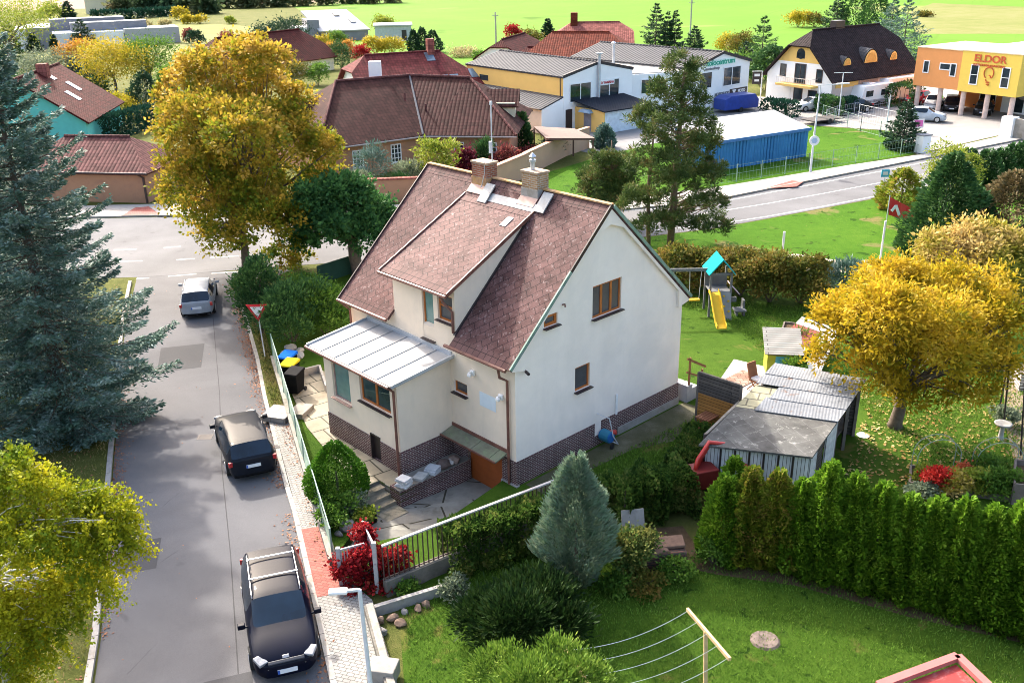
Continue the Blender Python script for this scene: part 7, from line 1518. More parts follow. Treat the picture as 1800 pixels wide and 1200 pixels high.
# birch at the lower left, weeping
b = G(30, 1262, .1)
bl = pxblobs(b, [(40, 850, 65, 55, 0), (110, 880, 65, 50, .3), (190, 880, 50, 40, .2), (60, 930, 85, 60, -.6), (160, 950, 60, 50, -.4), (215, 920, 38, 45, 0), (20, 800, 35, 30, .5), (80, 1000, 80, 60, .4), (30, 1060, 75, 70, 0), (120, 1040, 50, 50, .5), (170, 1010, 30, 45, .2), (10, 1150, 60, 60, 0), (70, 1110, 45, 45, 0)], dr=.8)
t = thing('yellow_birch', 'yellow green weeping birch at the lower left edge of the picture', 'tree', b)
_p, _o, c = clump_cloud(bl, 1500, 1, .05, .3, 1)
m_ = 46; ln_ = rng.uniform(.25, 1.15, (len(c), 1, 1)); f_ = rng.uniform(0, 1, (len(c), m_, 1)); dr_ = rng.normal(0, .12, (len(c), 1, 3)); dr_[:, :, 2] = 0
P_ = c[:, None, :]+dr_*f_*2+np.concatenate([rng.normal(0, .055, (len(c), m_, 2)), -f_*ln_+rng.normal(0, .04, (len(c), m_, 1))], 2); P_ = P_.reshape(-1, 3)
leaves('crown', P_, rdir(len(P_))*.8+np.array([0, 0, -.6]), .078, .058, LF_BIRCH, t, .3, jit=.4, tint=np.repeat(rng.normal(0, .16, len(c)), m_))
mb = MB(); mb.tube([(0, 0, -.1), (.05, 0, 1.5), (-.05, .05, 3.2), (.1, .0, 5.2)], [.16, .13, .1, .03], 9)
for e in c[rng.choice(len(c), 90, replace=False)]:
    e = Vector(e); s_ = Vector((0, 0, min(4.8, max(1.2, e.z-.3-.25*math.hypot(e.x, e.y))))); q = s_.lerp(e, .5)+Vector((0, 0, .35)); mb.tube([s_, s_.lerp(q, .55)+Vector((0, 0, .06)), q, q.lerp(e, .6)+Vector((0, 0, .08)), e], [.04, .032, .024, .015, .006], 5, cap=False)
mb.build('trunk', BIRCHBARK, t, smooth=True)
# conifers left
b = G(122, 750, .1); Hs = HT(b, -25, 62)
spruce('blue_spruce', 'large blue spruce with drooping boughs at the left picture edge', b, Hs, 4.05, LF_SPRUCE_B, 32, 11, 900, .17, .06, z0=.03, droop=.42, upt=.36, irr=.2, sprd=.15, power=.62)
b = G(-10, 560, .1)
spruce('blue_spruce', 'second blue spruce cut by the left picture edge behind the first', b, HT(b, -10, 60), 5.2, LF_SPRUCE_B, 28, 11, 420, .26, .09, z0=.04, droop=.42, upt=.34, irr=.15, sprd=.18)
b = G(-5, 760, .1); shrub('dark_conifer_bush', 'dark green conifer bush at the left edge under the spruce', b, 2.6, 2.6, 3.0, LF_CONIF, 5000, .16, .06, 'shrub', style='spray')
# pine by the road
b = G(1178, 432, .1)
pine('tall_pine', 'tall open crowned pine with two trunks beside the road', b, HT(b, 1196, 95), pxblobs(b, brk=.88, items=[(1195, 125, 38, 35, 0), (1190, 170, 58, 45, .5), (1185, 225, 78, 48, 0), (1215, 265, 60, 40, 1), (1160, 285, 72, 42, -.8), (1195, 330, 82, 40, 0), (1125, 345, 50, 32, .5), (1240, 345, 40, 28, -.4), (1215, 380, 62, 28, .6), (1150, 395, 48, 25, -.5), (1250, 300, 30, 25, .2), (1258, 400, 28, 16, 0), (1140, 210, 32, 28, .3), (1245, 225, 28, 25, 0)]), LF_PINE, 640, 120, .46, .25, .05, .2, lean=.35, trunk2=(-1.5, .3, 7.5))
b = G(1072, 388, .1)
pine('small_pine', 'lower bushy pine left of the tall pine beside the road', b, HT(b, 1075, 245), pxblobs(b, [(1075, 285, 42, 30, 0), (1050, 320, 45, 32, 0), (1100, 310, 42, 32, .5), (1065, 350, 40, 25, -.5), (1105, 350, 30, 22, 0)]), LF_PINE, 330, 100, .5, .24, .055, .14)
# conifer group by the road on the right
for (px, tp, w_, m_, n_, lab) in (((1652, 456), (1648, 268), 92, LF_CONIF, 15000, 'broad dark green conifer behind the red banner'), ((1760, 452), (1752, 300), 120, LF_BROWNC, 12000, 'brownish conifer right of the broad dark conifer'), ((1582, 366), (1577, 296), 58, LF_THUJA_B, 4500, 'round olive conifer beside the bus stop sign'), ((1700, 452), (1690, 330), 80, LF_CONIF, 8000, 'dark conifer squeezed behind the broad and the brown conifer')):
    b = G(*px, .05); k = pxm(b); cone_plant('road_conifer', lab, b, w_/k*1.25, w_/k*1.25, HT(b, *tp), m_, n_, .26, .11, 'conifer', 'conifers beside the main road', power=.6, up=.5, rough=.2)
b = G(1660, 372, .05); shrub('pale_bush', 'pale yellow green airy bush above the dark road conifer', b, 4.2, 3.5, HT(b, 1655, 245), LF_LIME, 4500, .2, .08)
for i, (x, y, tp, lab) in enumerate(((1692, 338, 262, 'clipped dark thuja column leftmost in the row by the road bend'), (1728, 335, 264, 'second dark thuja column in the row by the road bend'), (1752, 328, 262, 'third dark thuja column in the row by the road bend'), (1775, 322, 252, 'tall fourth dark thuja column near the right edge'), (1800, 318, 244, 'dark thuja column cut by the right picture edge'))):
    b = G(x, y, .05); cone_plant('thuja_column', lab, b, 2.6, 2.6, HT(b, x, tp), LF_CONIF, 4500, .24, .12, 'thuja', 'thuja columns by the road bend', power=.45, up=.7)
# hedge bushes behind the back lawn
for (x, y, tp, w_, m_, lab) in ((1190, 505, 425, 95, LF_RUST, 'bronze green shrub right behind the swing beam'), (1238, 500, 440, 70, LF_RUST, 'bronze green shrub behind the play tower left side'), (1300, 520, 432, 90, LF_RUST, 'rust tinged shrub just right of the play tower'), (1352, 530, 438, 95, LF_RUST, 'big bronze shrub in the middle behind the back lawn'), (1405, 532, 448, 80, LF_RUST, 'brown tipped shrub at the right end of the back row')):
    b = G(x, y, .3); k = pxm(b); h = HT(b, x, tp)-.3; shrub('back_shrub', lab, b, w_/k*1.15, w_/k, h, m_, 7000, .17, .1, 'shrub', 'shrubs along the back lawn', cr=.3)
b = G(1480, 508, .3); shrub('blue_juniper', 'spreading blue green juniper left of the yellow trees', b, 3.2, 2.6, HT(b, 1480, 462)-.3, LF_SPRUCE_B, 4000, .28, .06, 'juniper', style='spray')
# shrubs by the yield sign
for (x, y, tp, w_, n_, m_, st, lab) in ((462, 585, 448, 70, 7000, LF_CONIF, 'spray', 'dark green upright conifer directly behind the yield sign'), (515, 600, 490, 120, 11000, LF_CONIF, 'spray', 'wide dark yew right of the yield sign'), (575, 590, 500, 110, 9000, LF_GREEN, 'leaf', 'yellowish green bush between the yew and the house'), (545, 545, 480, 100, 6000, LF_GREEN, 'leaf', 'green bush behind the yew toward the road')):
    b = G(x, y, .3); k = pxm(b); shrub('corner_shrub', lab, b, w_/k*1.1, w_/k*1.1, HT(b, x, tp)-.3, m_, n_, .17, .07, 'shrub', 'shrubs at the garden corner by the yield sign', style=st, cr=.3)
b = G(440, 545, .12); shrub('bare_twig_shrub', 'thin brown leaved shrub at the kerb above the yield sign', b, 2.0, 1.6, 2.2, LF_RUST, 1200, .14, .08, nb=4)
# front garden
b = G(595, 872, .3); cone_plant('round_thuja', 'dense egg shaped dark green thuja beside the terrace path', b, 2.2, 2.2, HT(b, 583, 776)-.3, leafmat('leaf_deep', [(.012, .04, .004), (.028, .085, .006), (.05, .13, .008), (.09, .18, .015)], cscale=2, transl=.2), 20000, .075, .045, 'thuja', power=.55, bulge=.3, up=.6, rough=.03)
for (x, y, w_, h, n_, m_, lab) in ((600, 905, 1.3, .9, 2600, LF_GREEN, 'low dark leafy shrub at the foot of the round thuja'), (622, 902, .9, .6, 1700, LF_OLIVE, 'pale grey leaved plant beside the steps'), (585, 925, .9, .6, 1500, LF_GREEN, 'small green plant at the netting fence bottom'), (640, 915, .6, .45, 900, LF_LIME, 'light green plant at the drive edge by the steps')):
    shrub('bed_plant', lab, G(x, y, .3), w_, w_, h, m_, n_, .1, .07, 'plant', 'plants in the flower bed by the steps', cr=.15)
# red creeper over the gate
b = G(650, 1020, .1); t = thing('red_creeper', 'bright red Virginia creeper hanging over the gate and fence end', 'creeper', b)
p, o_, c = clump_cloud(pxblobs(b, [(655, 985, 46, 36, 0), (620, 1005, 38, 34, -.1), (696, 990, 36, 32, .2), (640, 1030, 48, 30, -.3), (680, 1030, 36, 30, -.2), (640, 940, 24, 24, .7), (650, 965, 24, 24, .4), (604, 1060, 10, 26, -.2), (622, 1075, 12, 32, -.5), (660, 1052, 40, 18, -.4), (605, 985, 18, 18, .1)], dr=.7), 420, 24, .16, .28, 1)
k_ = p[:, 2] > .0; leaves('foliage', p[k_], o_[k_]*.6+rdir(k_.sum())*.7+np.array([0, 0, -.5]), .11, .08, LF_RED, t, .3)
m = MB()
for e in c[rng.choice(len(c), 26, replace=False)]: e = Vector(e); m.tube([(random.uniform(-.4, .6), random.uniform(-.2, .2), 0), e*.6+Vector((0, 0, .2)), e], [.02, .013, .006], 4, cap=False)
m.build('stem', BARK, t)
# ivy over the picket fence
def fencebush(name, label, pts, w_, h, z, mat, n, **kw): 
    o = hedge(name, label, [G2(*q, z) for q in pts], w_, h, mat, n, **kw); o.location.z = z-.02; return o
fencebush('ivy_hedge', 'glossy ivy covering the picket fence left of the grey juniper', [(782, 1002), (870, 980), (965, 948)], 1.05, 1.5, .05, LF_IVY, 13000, L=.13, W=.11, cat='ivy', bump=.22)
fencebush('ivy_hedge', 'ivy mound running behind the grey juniper to the red tubes', [(1065, 915), (1130, 895), (1205, 880)], 1.5, 1.35, .1, LF_IVY, 13000, L=.13, W=.11, cat='ivy', bump=.25)
fencebush('ivy_hedge', 'ivy clump between the windbreak bench and the shed corner', [(1195, 838), (1222, 800), (1235, 775)], .9, .75, .3, LF_IVY, 6000, L=.12, W=.1, cat='ivy', bump=.3)
b = G(1012, 1022, .05); k = pxm(b); cone_plant('grey_juniper', 'tall feathery grey green juniper in front of the house gable', b, 2.15, 2.0, HT(b, 1010, 806), LF_JUNI, 26000, .2, .042, 'juniper', power=.5, bulge=.25, up=1.2, rough=.2, lobes=6, foot=.35)
b = G(922, 1120, .02); t = shrub('spreading_yew', 'wide dark spreading yew on the lower lawn', b, 2.85, 2.6, 1.65, LF_YEW, 26000, .17, .05, 'yew', style='spray', lump=.62, nb=8, cr=.28)
b = G(1108, 1008, .05); shrub('golden_bush', 'golden green variegated bush right of the grey juniper', b, 1.3, 1.2, 1.7, leafmat('leaf_variegated', [(.02, .045, .012), (.06, .1, .02), (.2, .2, .05), (.4, .38, .1)], cscale=1.6), 7000, .1, .07, cr=.2)
b = G(948, 1345, .05); shrub('dwarf_pine', 'lime tipped dwarf mountain pine at the bottom edge', b, 3.35, 2.4, HT(b, 935, 1143), LF_DWARF, 30000, .12, .035, 'dwarf pine', style='spray', lump=.6, nb=9, cr=.16)
for (x, y, w_, h, m_, lab) in ((1185, 1015, 1.1, .7, LF_GREEN, 'green weed clump in front of the old log pile'), (1130, 1035, 1.2, .5, LF_RUST, 'low brown weed clump left of the old log pile'), (1255, 990, 1.2, .9, LF_GREEN, 'leafy green clump at the first thuja'), (1085, 1035, .9, .4, LF_GREEN, 'small weed clump under the golden bush'), (800, 1048, .8, .5, LF_OLIVE, 'grey grassy tuft at the end of the kerb'), (715, 1040, .6, .35, LF_GREEN, 'green weed behind the concrete kerb')):
    shrub('weed_clump', lab, G(x, y, .02), w_, w_, h, m_, 1500, .1, .06, 'plant', 'weeds round the lower lawn', cr=.15, nb=4)
# thuja row
THL = ('first green thuja at the left end of the row, browned', 'second thuja, browned and bushy, beside the red tubes', 'third thuja with a brown flushed crown in front of the shed wall', 'fourth thuja, low, in front of the shed front', 'fifth thuja, twin tipped, below the shed front corner', 'sixth thuja, tall bright green, right of the shed corner', 'seventh thuja with a pointed tip over the shaded lawn', 'eighth thuja, slim, left of the flower bed', 'ninth thuja, low topped, in front of the flower bed plank', 'tenth thuja, bright and wide, in front of the red flowers', 'eleventh thuja with two lumps before the green bed', 'twelfth thuja, tall pointed, before the trough', 'last thuja cut by the right picture edge')
base_l = [(1262, 990), (1305, 998), (1350, 1006), (1393, 1016), (1436, 1026), (1482, 1038), (1528, 1050), (1575, 1063), (1622, 1076), (1668, 1090), (1716, 1104), (1765, 1118), (1815, 1133)]
tops = [838, 815, 822, 838, 806, 822, 842, 858, 872, 862, 882, 868, 872]
for i, (px, tp, lab) in enumerate(zip(base_l, tops, THL)):
    b = G(*px, .02); h = HT((b[0]+.25, b[1]+.6), px[0], tp); cone_plant('hedge_thuja', lab, (b[0]+.25, b[1]+.6, .02), random.uniform(1.3, 1.65), random.uniform(1.6, 2.0), h*random.uniform(.95, 1.03), LF_THUJA_B if i in (1, 2) else LF_THUJA, 12000, .14, .08, 'thuja', 'thuja hedge row', power=.5, bulge=.14, up=.9, rough=.17, lobes=random.choice((5, 7, 8)))
b = G(1285, 905, .1); cone_plant('small_thuja', 'small bright green thuja standing behind the row at the red tubes', b, 1.2, 1.2, HT(b, 1282, 806), LF_THUJA, 5000, .12, .07, 'thuja', power=.5)
# garden bed plants
for (x, y, w_, h, m_, n_, lab) in ((1645, 862, 1.0, .8, leafmat('petal_red', [(.35, .02, .015), (.6, .04, .03), (.7, .12, .08)], cscale=2), 2200, 'scarlet red flowers in the middle of the flower bed'), (1625, 848, .7, .6, LF_LIME, 1500, 'ferny light green plant at the left end of the bed'), (1618, 872, .9, .5, LF_OLIVE, 1300, 'grey green herb clump before the red flowers'), (1680, 868, 1.2, .8, LF_ASH, 2400, 'pale green plant with orange tips right of the red flowers'), (1715, 862, 1.3, .9, LF_LIME, 2600, 'light leafy plant in the right half of the bed'), (1750, 868, 1.4, 1.0, LF_GREEN, 3000, 'dark leafy bush at the right end of the flower bed'), (1735, 835, 1.2, .8, LF_GREEN, 2200, 'green bush behind the right rose arch foot'), (1690, 842, .6, .6, leafmat('petal_coral', [(.3, .1, .03), (.55, .12, .06), (.6, .25, .1)], cscale=2), 1000, 'coral flowers at the back of the bed'), (1765, 745, 1.0, .7, LF_OLIVE, 1500, 'pale leaved plant round the bird bath')):
    shrub('bed_flower' if 'flower' in lab[:24] else 'garden_plant', lab, G(x, y, .35), w_, w_*.8, h, m_, n_, .1, .07, 'plant', 'plants in the garden bed', cr=.15, nb=5)
for (x, y, lab) in ((1400, 612, 'tall green tuft in the middle raised bed'), (1366, 622, 'short green tuft in the middle raised bed'), (1362, 632, 'leafy green clump in the nearest raised bed'), (1432, 640, 'green plants beside the rust red hutch lids'), (1398, 668, 'climbing green plant at the playhouse corner')):
    shrub('bed_tuft', lab, G(x, y, .45), .9, .8, .9, LF_GREEN, 1100, .18, .04, 'plant', 'plants in the raised beds', style='spray', cr=.2, nb=4)
# bungalow garden
for (x, y, tp, w_, m_, st, lab) in ((655, 332, 258, 62, LF_SPRUCE_B, 'spray', 'blue green conifer in front of the bungalow wall'), (768, 325, 244, 78, LF_LIME, 'leaf', 'lime yellow shrub in front of the bungalow'), (818, 310, 262, 30, LF_PURPLE, 'leaf', 'dark purple shrub beside the lime shrub'), (720, 330, 284, 55, LF_OLIVE, 'spray', 'low grey green conifer between two garden shrubs'), (893, 305, 258, 55, LF_BARB, 'leaf', 'reddish barberry shrub right of the brick chimney'), (850, 305, 245, 25, LF_CONIF, 'spray', 'slim green shrub by the bungalow corner'), (935, 285, 262, 40, LF_BARB, 'leaf', 'reddish low shrub along the tan wall'), (972, 275, 246, 34, LF_OLIVE, 'spray', 'silver green grass clump before the carport'), (700, 338, 310, 34, LF_CONIF, 'spray', 'small dark conifer behind the orange wall'), (640, 340, 305, 40, LF_OLIVE, 'spray', 'pale conifer behind the orange wall at left')):
    b = G(x, y, 0); k = pxm(b); shrub('bungalow_shrub', lab, b, w_/k, w_/k*.8, HT(b, x, tp), m_, 2600, .28, .13 if st == 'leaf' else .07, 'shrub', 'shrubs in the bungalow garden', style=st, cr=.4, nb=5)
for (x, y, tp, w_, lab) in ((917, 268, 198, 34, 'tall dark cypress at the right bungalow corner'), (1062, 260, 220, 34, 'small round blue conifer beside the porch')):
    b = G(x, y); k = pxm(b); cone_plant('bungalow_cypress', lab, b, w_/k, w_/k, HT(b, x, tp), LF_CONIF if x < 1000 else LF_SPRUCE_B, 2500, .35, .16, 'cypress', power=.6)
b = G(1585, 262); spruce('small_blue_spruce', 'small blue spruce on the grass plot corner by the yard', b, HT(b, 1586, 180), 2.1, LF_SPRUCE_D, 16, 8, 90, .3, .1, sprd=.28)
for (pts, w_, h, lab) in (([(1345, 200), (1395, 208)], 2.2, 1.6, 'dark clipped hedge behind the blue shed'), ([(1440, 196), (1470, 205)], 1.5, 1.8, 'green hedge between the white car and the saloon'), ([(1478, 200), (1500, 196)], 1.2, 1.5, 'grey green hedge in front of the caravan'), ([(1575, 190), (1600, 180)], 2.5, 2.4, 'bushy hedge beside the camper van')):
    hedge('yard_hedge', lab, [G2(*q) for q in pts], w_, h, LF_HEDGE if h < 1.7 else LF_CONIF, 1800, L=.3, W=.16, group='hedges in the yards')
b = G(1345, 160); shrub('shop_bush', 'dark ivy bush filling the gap between shop and white house', b, 7, 5, 5.5, LF_CONIF, 3500, .4, .25)
# ------------------------------------------------------------------ background trees
BG = [ # kind, base px, top px, width px, leaf set, count, label
 ('b', 20, 120, -10, 150, LF_LIME, 5200, 'tall yellow green willow like tree at the top left corner'), ('s', 28, 112, 40, 34, LF_CONIF, 0, 'green and yellow pointed tree under the tall willow'), ('b', 85, 135, 84, 90, LF_OLIVE, 3200, 'silvery olive leaved tree above the red tiled house'),
 ('b', 90, 40, 5, 34, LF_LIME, 1200, 'round lime tree before the ploughed field'), ('s', 122, 38, 4, 26, LF_SPRUCE_D, 0, 'dark spruce beside the cream house'), ('s', 148, 84, 35, 38, LF_SPRUCE_D, 0, 'dark pine in front of the slate white house'), ('s', 98, 96, 62, 12, LF_SPRUCE_D, 0, 'thin black cypress before the slate wall'), ('s', 62, 92, 60, 22, LF_SPRUCE_D, 0, 'narrow dark spruce left of the slate wall'),
 ('b', 140, 128, 74, 60, LF_ORANGE, 3000, 'salmon orange tree above the red tiled house'), ('b', 205, 165, 66, 110, LF_YELLOW, 6500, 'large amber tree behind the red tiled house'), ('b', 268, 158, 66, 90, LF_GREEN, 4200, 'green and yellow tree right of the amber tree'), ('s', 132, 132, 98, 24, LF_SPRUCE_B, 0, 'small blue spruce at the red roof ridge'), ('s', 178, 160, 108, 30, LF_CONIF, 0, 'small green spruce before the amber tree'), ('s', 160, 150, 105, 26, LF_CONIF, 0, 'green conifer right of the small blue spruce'),
 ('c', 262, 205, 124, 62, LF_SPRUCE_D, 3500, 'dark green dense conifer left of the golden tree'), ('b', 215, 212, 168, 62, LF_YELLOW, 2200, 'olive yellow shrub at the red house corner'), ('b', 300, 175, 112, 40, LF_GREEN, 1800, 'green bush between dark conifer and golden tree'),
 ('b', 500, 112, 28, 80, LF_SPRUCE_D, 5000, 'big dark pine left of the white metal roof'), ('b', 530, 122, 82, 50, LF_SPRUCE_D, 2400, 'dark round bush under the big dark pine'), ('b', 572, 98, 60, 38, LF_YELLOW, 1600, 'yellow bush before the modern metal roof'), ('b', 595, 92, 56, 36, LF_GREEN, 1500, 'green bush before the modern metal roof'), ('b', 600, 120, 75, 36, LF_CONIF, 1500, 'dark green bush left of the raspberry roof'), ('b', 610, 100, 70, 24, LF_ORANGE, 900, 'small orange tree before the metal roof'), ('b', 636, 105, 80, 30, LF_RED, 1200, 'pink red bush above the raspberry roof'), ('b', 660, 96, 66, 40, LF_YELLOW, 1600, 'amber bush above the raspberry roof'), ('b', 690, 96, 68, 44, LF_YELLOW, 1600, 'pale yellow bush left of the dark cypresses'), ('b', 584, 105, 75, 24, LF_ORANGE, 900, 'orange shrub below the metal roof'),
 ('b', 676, 66, 26, 32, LF_LIME, 1700, 'lone lime yellow tree at the edge of the green field'), ('c', 728, 92, 52, 20, LF_SPRUCE_D, 1500, 'left dark cypress of the trio above the raspberry roof'), ('c', 743, 92, 49, 24, LF_SPRUCE_D, 1700, 'tallest dark cypress of the trio above the raspberry roof'), ('c', 762, 92, 54, 30, LF_SPRUCE_D, 1700, 'right dark cypress of the trio above the raspberry roof'),
 ('b', 815, 100, 86, 50, LF_STRAW, 1400, 'straw coloured bushes at the field edge'), ('b', 845, 104, 92, 28, LF_GREEN, 900, 'small green bush left of the yellow hall'), ('b', 902, 82, 46, 34, LF_RED, 1800, 'bright red maple at the field edge'), ('b', 930, 78, 52, 40, LF_RUST, 1400, 'brown green bush right of the red maple'), ('s', 963, 66, 34, 20, LF_SPRUCE_D, 0, 'small dark spruce behind the orange red roof'),
 ('s', 1152, 84, 8, 48, LF_SPRUCE_D, 0, 'tallest dark spruce behind the shop'), ('s', 1185, 86, 22, 32, LF_SPRUCE_D, 0, 'middle twin topped spruce behind the shop'), ('s', 1172, 86, 24, 26, LF_SPRUCE_D, 0, 'slim spruce between the two behind the shop'), ('s', 1220, 92, 48, 38, LF_SPRUCE_D, 0, 'lowest dark spruce behind the shop roof'), ('b', 1280, 96, 60, 36, LF_YELLOW, 1600, 'bright yellow bush behind the shop gable'), ('b', 1300, 100, 58, 40, LF_RUST, 1500, 'brown green bush beside the yellow bush'), ('s', 1337, 122, 30, 60, LF_CONIF, 0, 'blue green pine between the shop and the white house'), ('b', 1320, 140, 95, 60, LF_GREEN, 2600, 'green tree at the right shop corner'), ('s', 1310, 112, 75, 40, LF_SPRUCE_D, 0, 'small dark conifer behind the shop gable right'),
 ('b', 1402, 48, 20, 36, LF_YELLOW, 1300, 'yellow green bush left of the black roof, in the field'), ('b', 1432, 48, 26, 30, LF_RUST, 900, 'brownish field bush left of the dark spruces'), ('s', 1468, 62, -6, 50, LF_SPRUCE_D, 0, 'dark spruce left behind the black roof'), ('c', 1502, 62, -20, 60, LF_CONIF, 3000, 'tall green conifer behind the black roof'), ('c', 1535, 66, -16, 54, LF_CONIF, 2800, 'second tall green conifer behind the black roof'), ('s', 1585, 105, 2, 80, LF_SPRUCE_B, 0, 'large blue spruce between the black roof and the office'), ('s', 1562, 85, 0, 56, LF_SPRUCE_B, 0, 'blue spruce behind the black roof right end'),
 ('b', 318, 36, 12, 26, LF_YELLOW, 900, 'yellow bush at the end of the dark hedge'), ('b', 330, 42, 28, 20, LF_YELLOW, 700, 'small yellow sapling in the dry meadow'), ('b', 345, 80, 55, 22, LF_SPRUCE_D, 1000, 'dark round conifer in the meadow'), ('b', 333, 76, 52, 18, LF_BARB, 700, 'dusky red shrub left of the dark round conifer'), ('b', 402, 78, 56, 30, LF_BARB, 900, 'dusky red shrub behind the golden tree'), ('b', 352, 42, 26, 20, LF_YELLOW, 600, 'yellow sapling near the field edge'), ('b', 406, 42, 30, 14, LF_LIME, 500, 'small green sapling at the field edge'), ('b', 255, 50, 38, 26, LF_STRAW, 700, 'straw bush in the dry meadow left'), ('b', 290, 52, 38, 20, LF_STRAW, 600, 'straw bush in the middle of the meadow'), ('b', 202, 40, 28, 24, LF_OLIVE, 700, 'olive bush under the dark hedge'),
 ('b', 130, 215, 150, 50, LF_GREEN, 2000, 'dark green bush between the spruce and the red house'), ('b', 8, 200, 120, 70, LF_CONIF, 2600, 'dark bush at the left edge behind the spruces'), ('b', 455, 142, 100, 60, LF_YELLOW, 2200, 'yellow olive bush right of the golden tree top'), ('b', 520, 150, 112, 50, LF_RUST, 1900, 'brown olive bush below the burgundy roof'), ('b', 560, 150, 115, 40, LF_GREEN, 1500, 'green bush left of the bungalow dormer'),
 ('b', 1625, 30, 22, 20, LF_RUST, 500, 'low dark bush on the dry field strip'),
]
for (kd, x, y, tp, w_, m_, n_, lab) in BG:
    b = G(x, y); k = pxm(b); h = HT(b, x, tp); ww = w_/k; s_ = max(.24, min(.85, 2.6/k)); n_ = int(n_*1.8); nm = {'b': 'garden_tree', 's': 'distant_spruce', 'c': 'distant_cypress'}[kd]; gp = {'b': 'trees and bushes in the background', 's': 'spruces in the background', 'c': 'cypresses in the background'}[kd]
    if kd == 's': spruce(nm, lab, b, h, ww*.56, m_, max(9, int(h*1.5)), 9, 110 if k < 14 else 170, s_*1.3, s_*.45, group=gp, sprd=.3, z0=.06)
    elif kd == 'c': cone_plant(nm, lab, b, ww, ww, h, m_, n_, s_*1.1, s_*.5, 'cypress', gp, power=.55, rough=.2)
    elif h > 4.5: 
        bl = auto_blobs(ww*.95, ww*.9, h*.86, h*.14, 8); tree(nm, lab, b, bl, m_, max(30, n_//16), 16, ww*.13+.25, s_*1.0, s_*.62, h*.3, .02*h+.05, 9, group=gp, fill=.25)
    else: shrub(nm, lab, b, ww, ww*.9, h, m_, n_, s_*.95, s_*.6, 'bush', gp, cr=ww*.12+.2)
hedge('dark_hedge', 'long dark clipped hedge in front of the cream house', [G2(160, 36), G2(235, 33), G2(312, 27)], 3.5, HT(G(235, 33), 235, 20), LF_HEDGE, 2600, L=.9, W=.5)
hedge('dark_hedge', 'dark clipped hedge beside the red tiled house', [G2(165, 250), G2(225, 236), G2(272, 222)], 2.2, 2.3, LF_HEDGE, 5000, L=.3, W=.17)
# far tree belt at the top edge: one mass
pts = []; P0 = np.array(G2(205, 22)); 
belt = []
for (x, tp) in [(215, 0), (235, -4), (258, -6), (282, -6), (305, -4), (335, -8), (362, -8), (400, -6), (430, 0), (455, 4), (490, 4), (530, 6), (570, 6), (610, 2), (650, 0), (690, 0)]:
    y = 24 if x < 380 else 15-(x-400)*.035
    q = G2(x, y+random.uniform(-1, 1)); h = max(4, HT(q, x, tp)); belt.append((q[0], q[1], h*.45, h*.55, h*.45, h*.5))
p, o_, c = clump_cloud(belt, 900, 16, 1.8, .25)
k_ = p[:, 2] > 0; tag(leaves('tree_belt', p[k_], o_[k_]+rdir(k_.sum())*.5, 1.3, .9, leafmat('leaf_belt', [(.02, .045, .025), (.05, .075, .03), (.1, .11, .05), (.16, .12, .06)], cscale=.06, clump=.75)), kind='stuff')
# ------------------------------------------------------------------ fallen leaves, grass tufts
FALL = leafmat('fallen_leaf', [(.14, .07, .02), (.26, .16, .04), (.36, .27, .09), (.45, .38, .18)], transl=.0)
FALLB = leafmat('fallen_leaf_brown', [(.12, .05, .025), (.24, .1, .05), (.32, .16, .09)], transl=.0)
lawnp = [G2(1390, 700, .3), G2(1560, 660, .3), G2(1780, 680, .3), G2(1800, 840, .3), G2(1600, 860, .3), G2(1480, 850, .3), G2(1530, 700, .3)]
scatter('fallen_leaves', poly_points(lawnp, 1900, YZ+.03), .14, .08, FALL)
kp = []
for a, b, n in ((rk[2], rk[3], 350), (rk[4], rk[5], 420), (rk[5], rk[6], 420), (rk[6], rk[7], 520), (rk[7], rk[8], 420)):
    f = rng.uniform(0, 1, n); q = np.stack([a[0]+(b[0]-a[0])*f-np.abs(rng.normal(0, .28, n)), a[1]+(b[1]-a[1])*f, np.full(n, .02)], 1); kp.append(q)
for a, b, n in ((lk[3], lk[4], 250), (lk[4], lk[5], 520), (lk[2], lk[3], 160)):
    f = rng.uniform(0, 1, n); kp.append(np.stack([a[0]+(b[0]-a[0])*f+.08+np.abs(rng.normal(0, .22, n)), a[1]+(b[1]-a[1])*f, np.full(n, .02)], 1))
f = rng.uniform(0, 1, 300)**2.2; kp.append(np.stack([fx0[0]+(fx1[0]-fx0[0])*f-.15-np.abs(rng.normal(0, .16, 300)), fx0[1]+(fx1[1]-fx0[1])*f, np.full(300, .14)], 1))
kp.append(poly_points([(-23, 53), (-18, 36), (-13, 25), (-11, 18), (-17, 18), (-26, 40)], 2600, .125))
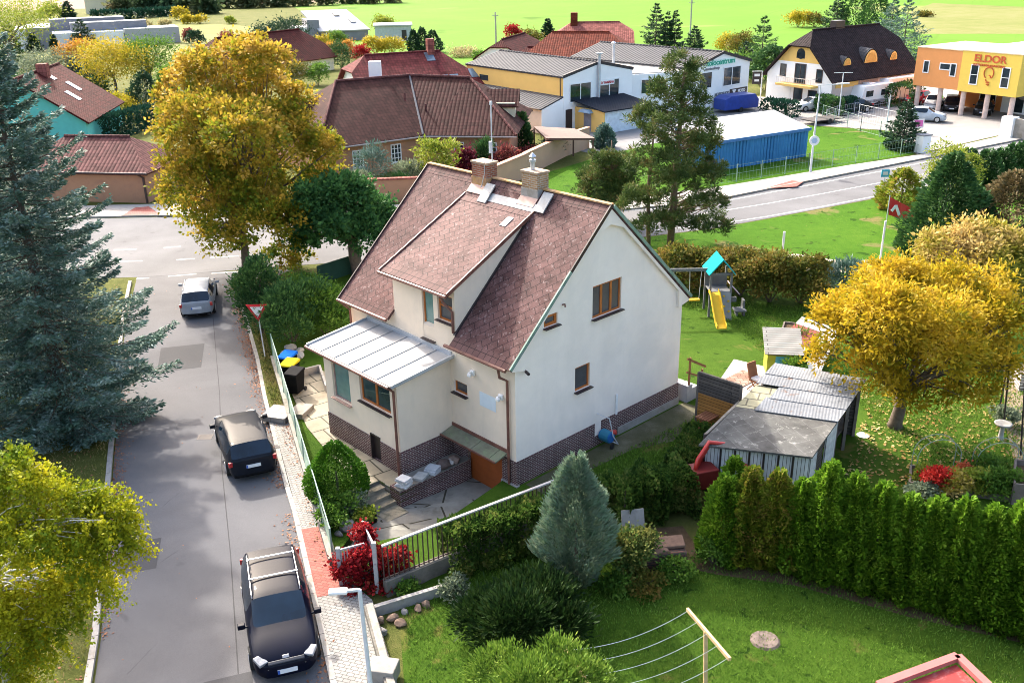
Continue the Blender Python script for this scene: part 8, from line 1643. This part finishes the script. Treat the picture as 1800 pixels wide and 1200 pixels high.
kp.append(poly_points(street, 90, .02)); kp.append(poly_points(pav_t, 60, .14))
scatter('fallen_leaves', np.concatenate(kp), .085, .05, FALLB)
GR = leafmat('grass_blade', [(.03, .07, .008), (.06, .12, .014), (.1, .18, .022), (.16, .2, .05)], cscale=.5, clump=.6, transl=.25)
low = [(-3.4, 23.0), (-2.2, 15), (9, 15), (14.5, 20.8), (11.5, 22.4), (8.6, 24.1), (5.6, 25.1), (3.5, 26.2), (.5, 25.8), (-2.0, 24.4)]
g_ = poly_points(low, 42000, .02); d = rdir(len(g_))*.55+np.array([0, 0, .8]); tag(leaves('lawn_blades', g_, d, .09, .022, GR, None, 0), kind='stuff')
yd_ = [HW(-.8, -1.5, 0)[:2], HW(-1.3, 9, 0)[:2], HW(-3, 12, 0)[:2], (16, 46), (8, 48), (11, 44), (12, 38), (14, 37), (15, 41), (24, 40), (24, 29), (15, 29.5), (14.2, 35), (9, 33.5), (6.2, 30.2), (3, 28)]
g_ = poly_points(yd_, 45000, YZ+.02); d = rdir(len(g_))*.55+np.array([0, 0, .8]); tag(leaves('yard_blades', g_, d, .1, .028, GR, None, 0), kind='stuff')
vg = [(-7, 8), (-9.9, 14), (-12.1, 21.6), (-14.0, 27.1), (-15.6, 31.6), (-19.7, 43.9), (-21.5, 48), (-30, 45), (-30, 20), (-16, 8)]
g_ = poly_points(vg, 30000, .1); d = rdir(len(g_))*.6+np.array([0, 0, .7]); tag(leaves('verge_blades', g_, d, .13, .03, leafmat('verge_blade', [(.05, .07, .015), (.1, .11, .025), (.18, .15, .06), (.25, .19, .1)], cscale=.5, clump=.6), None, 0), kind='stuff')
vs_ = [(-9.9, 35.2), (-10.7, 37.3), (-12.0, 41.4), (-13.2, 44.8), (-14.5, 48.7), (-13.5, 52), (-11, 52), FL(-.15), FL(.3)]
g_ = poly_points(vs_, 9000, .12); d = rdir(len(g_))*.6+np.array([0, 0, .7]); tag(leaves('verge_blades', g_, d, .13, .035, MATS['verge_blade'], None, 0), kind='stuff')
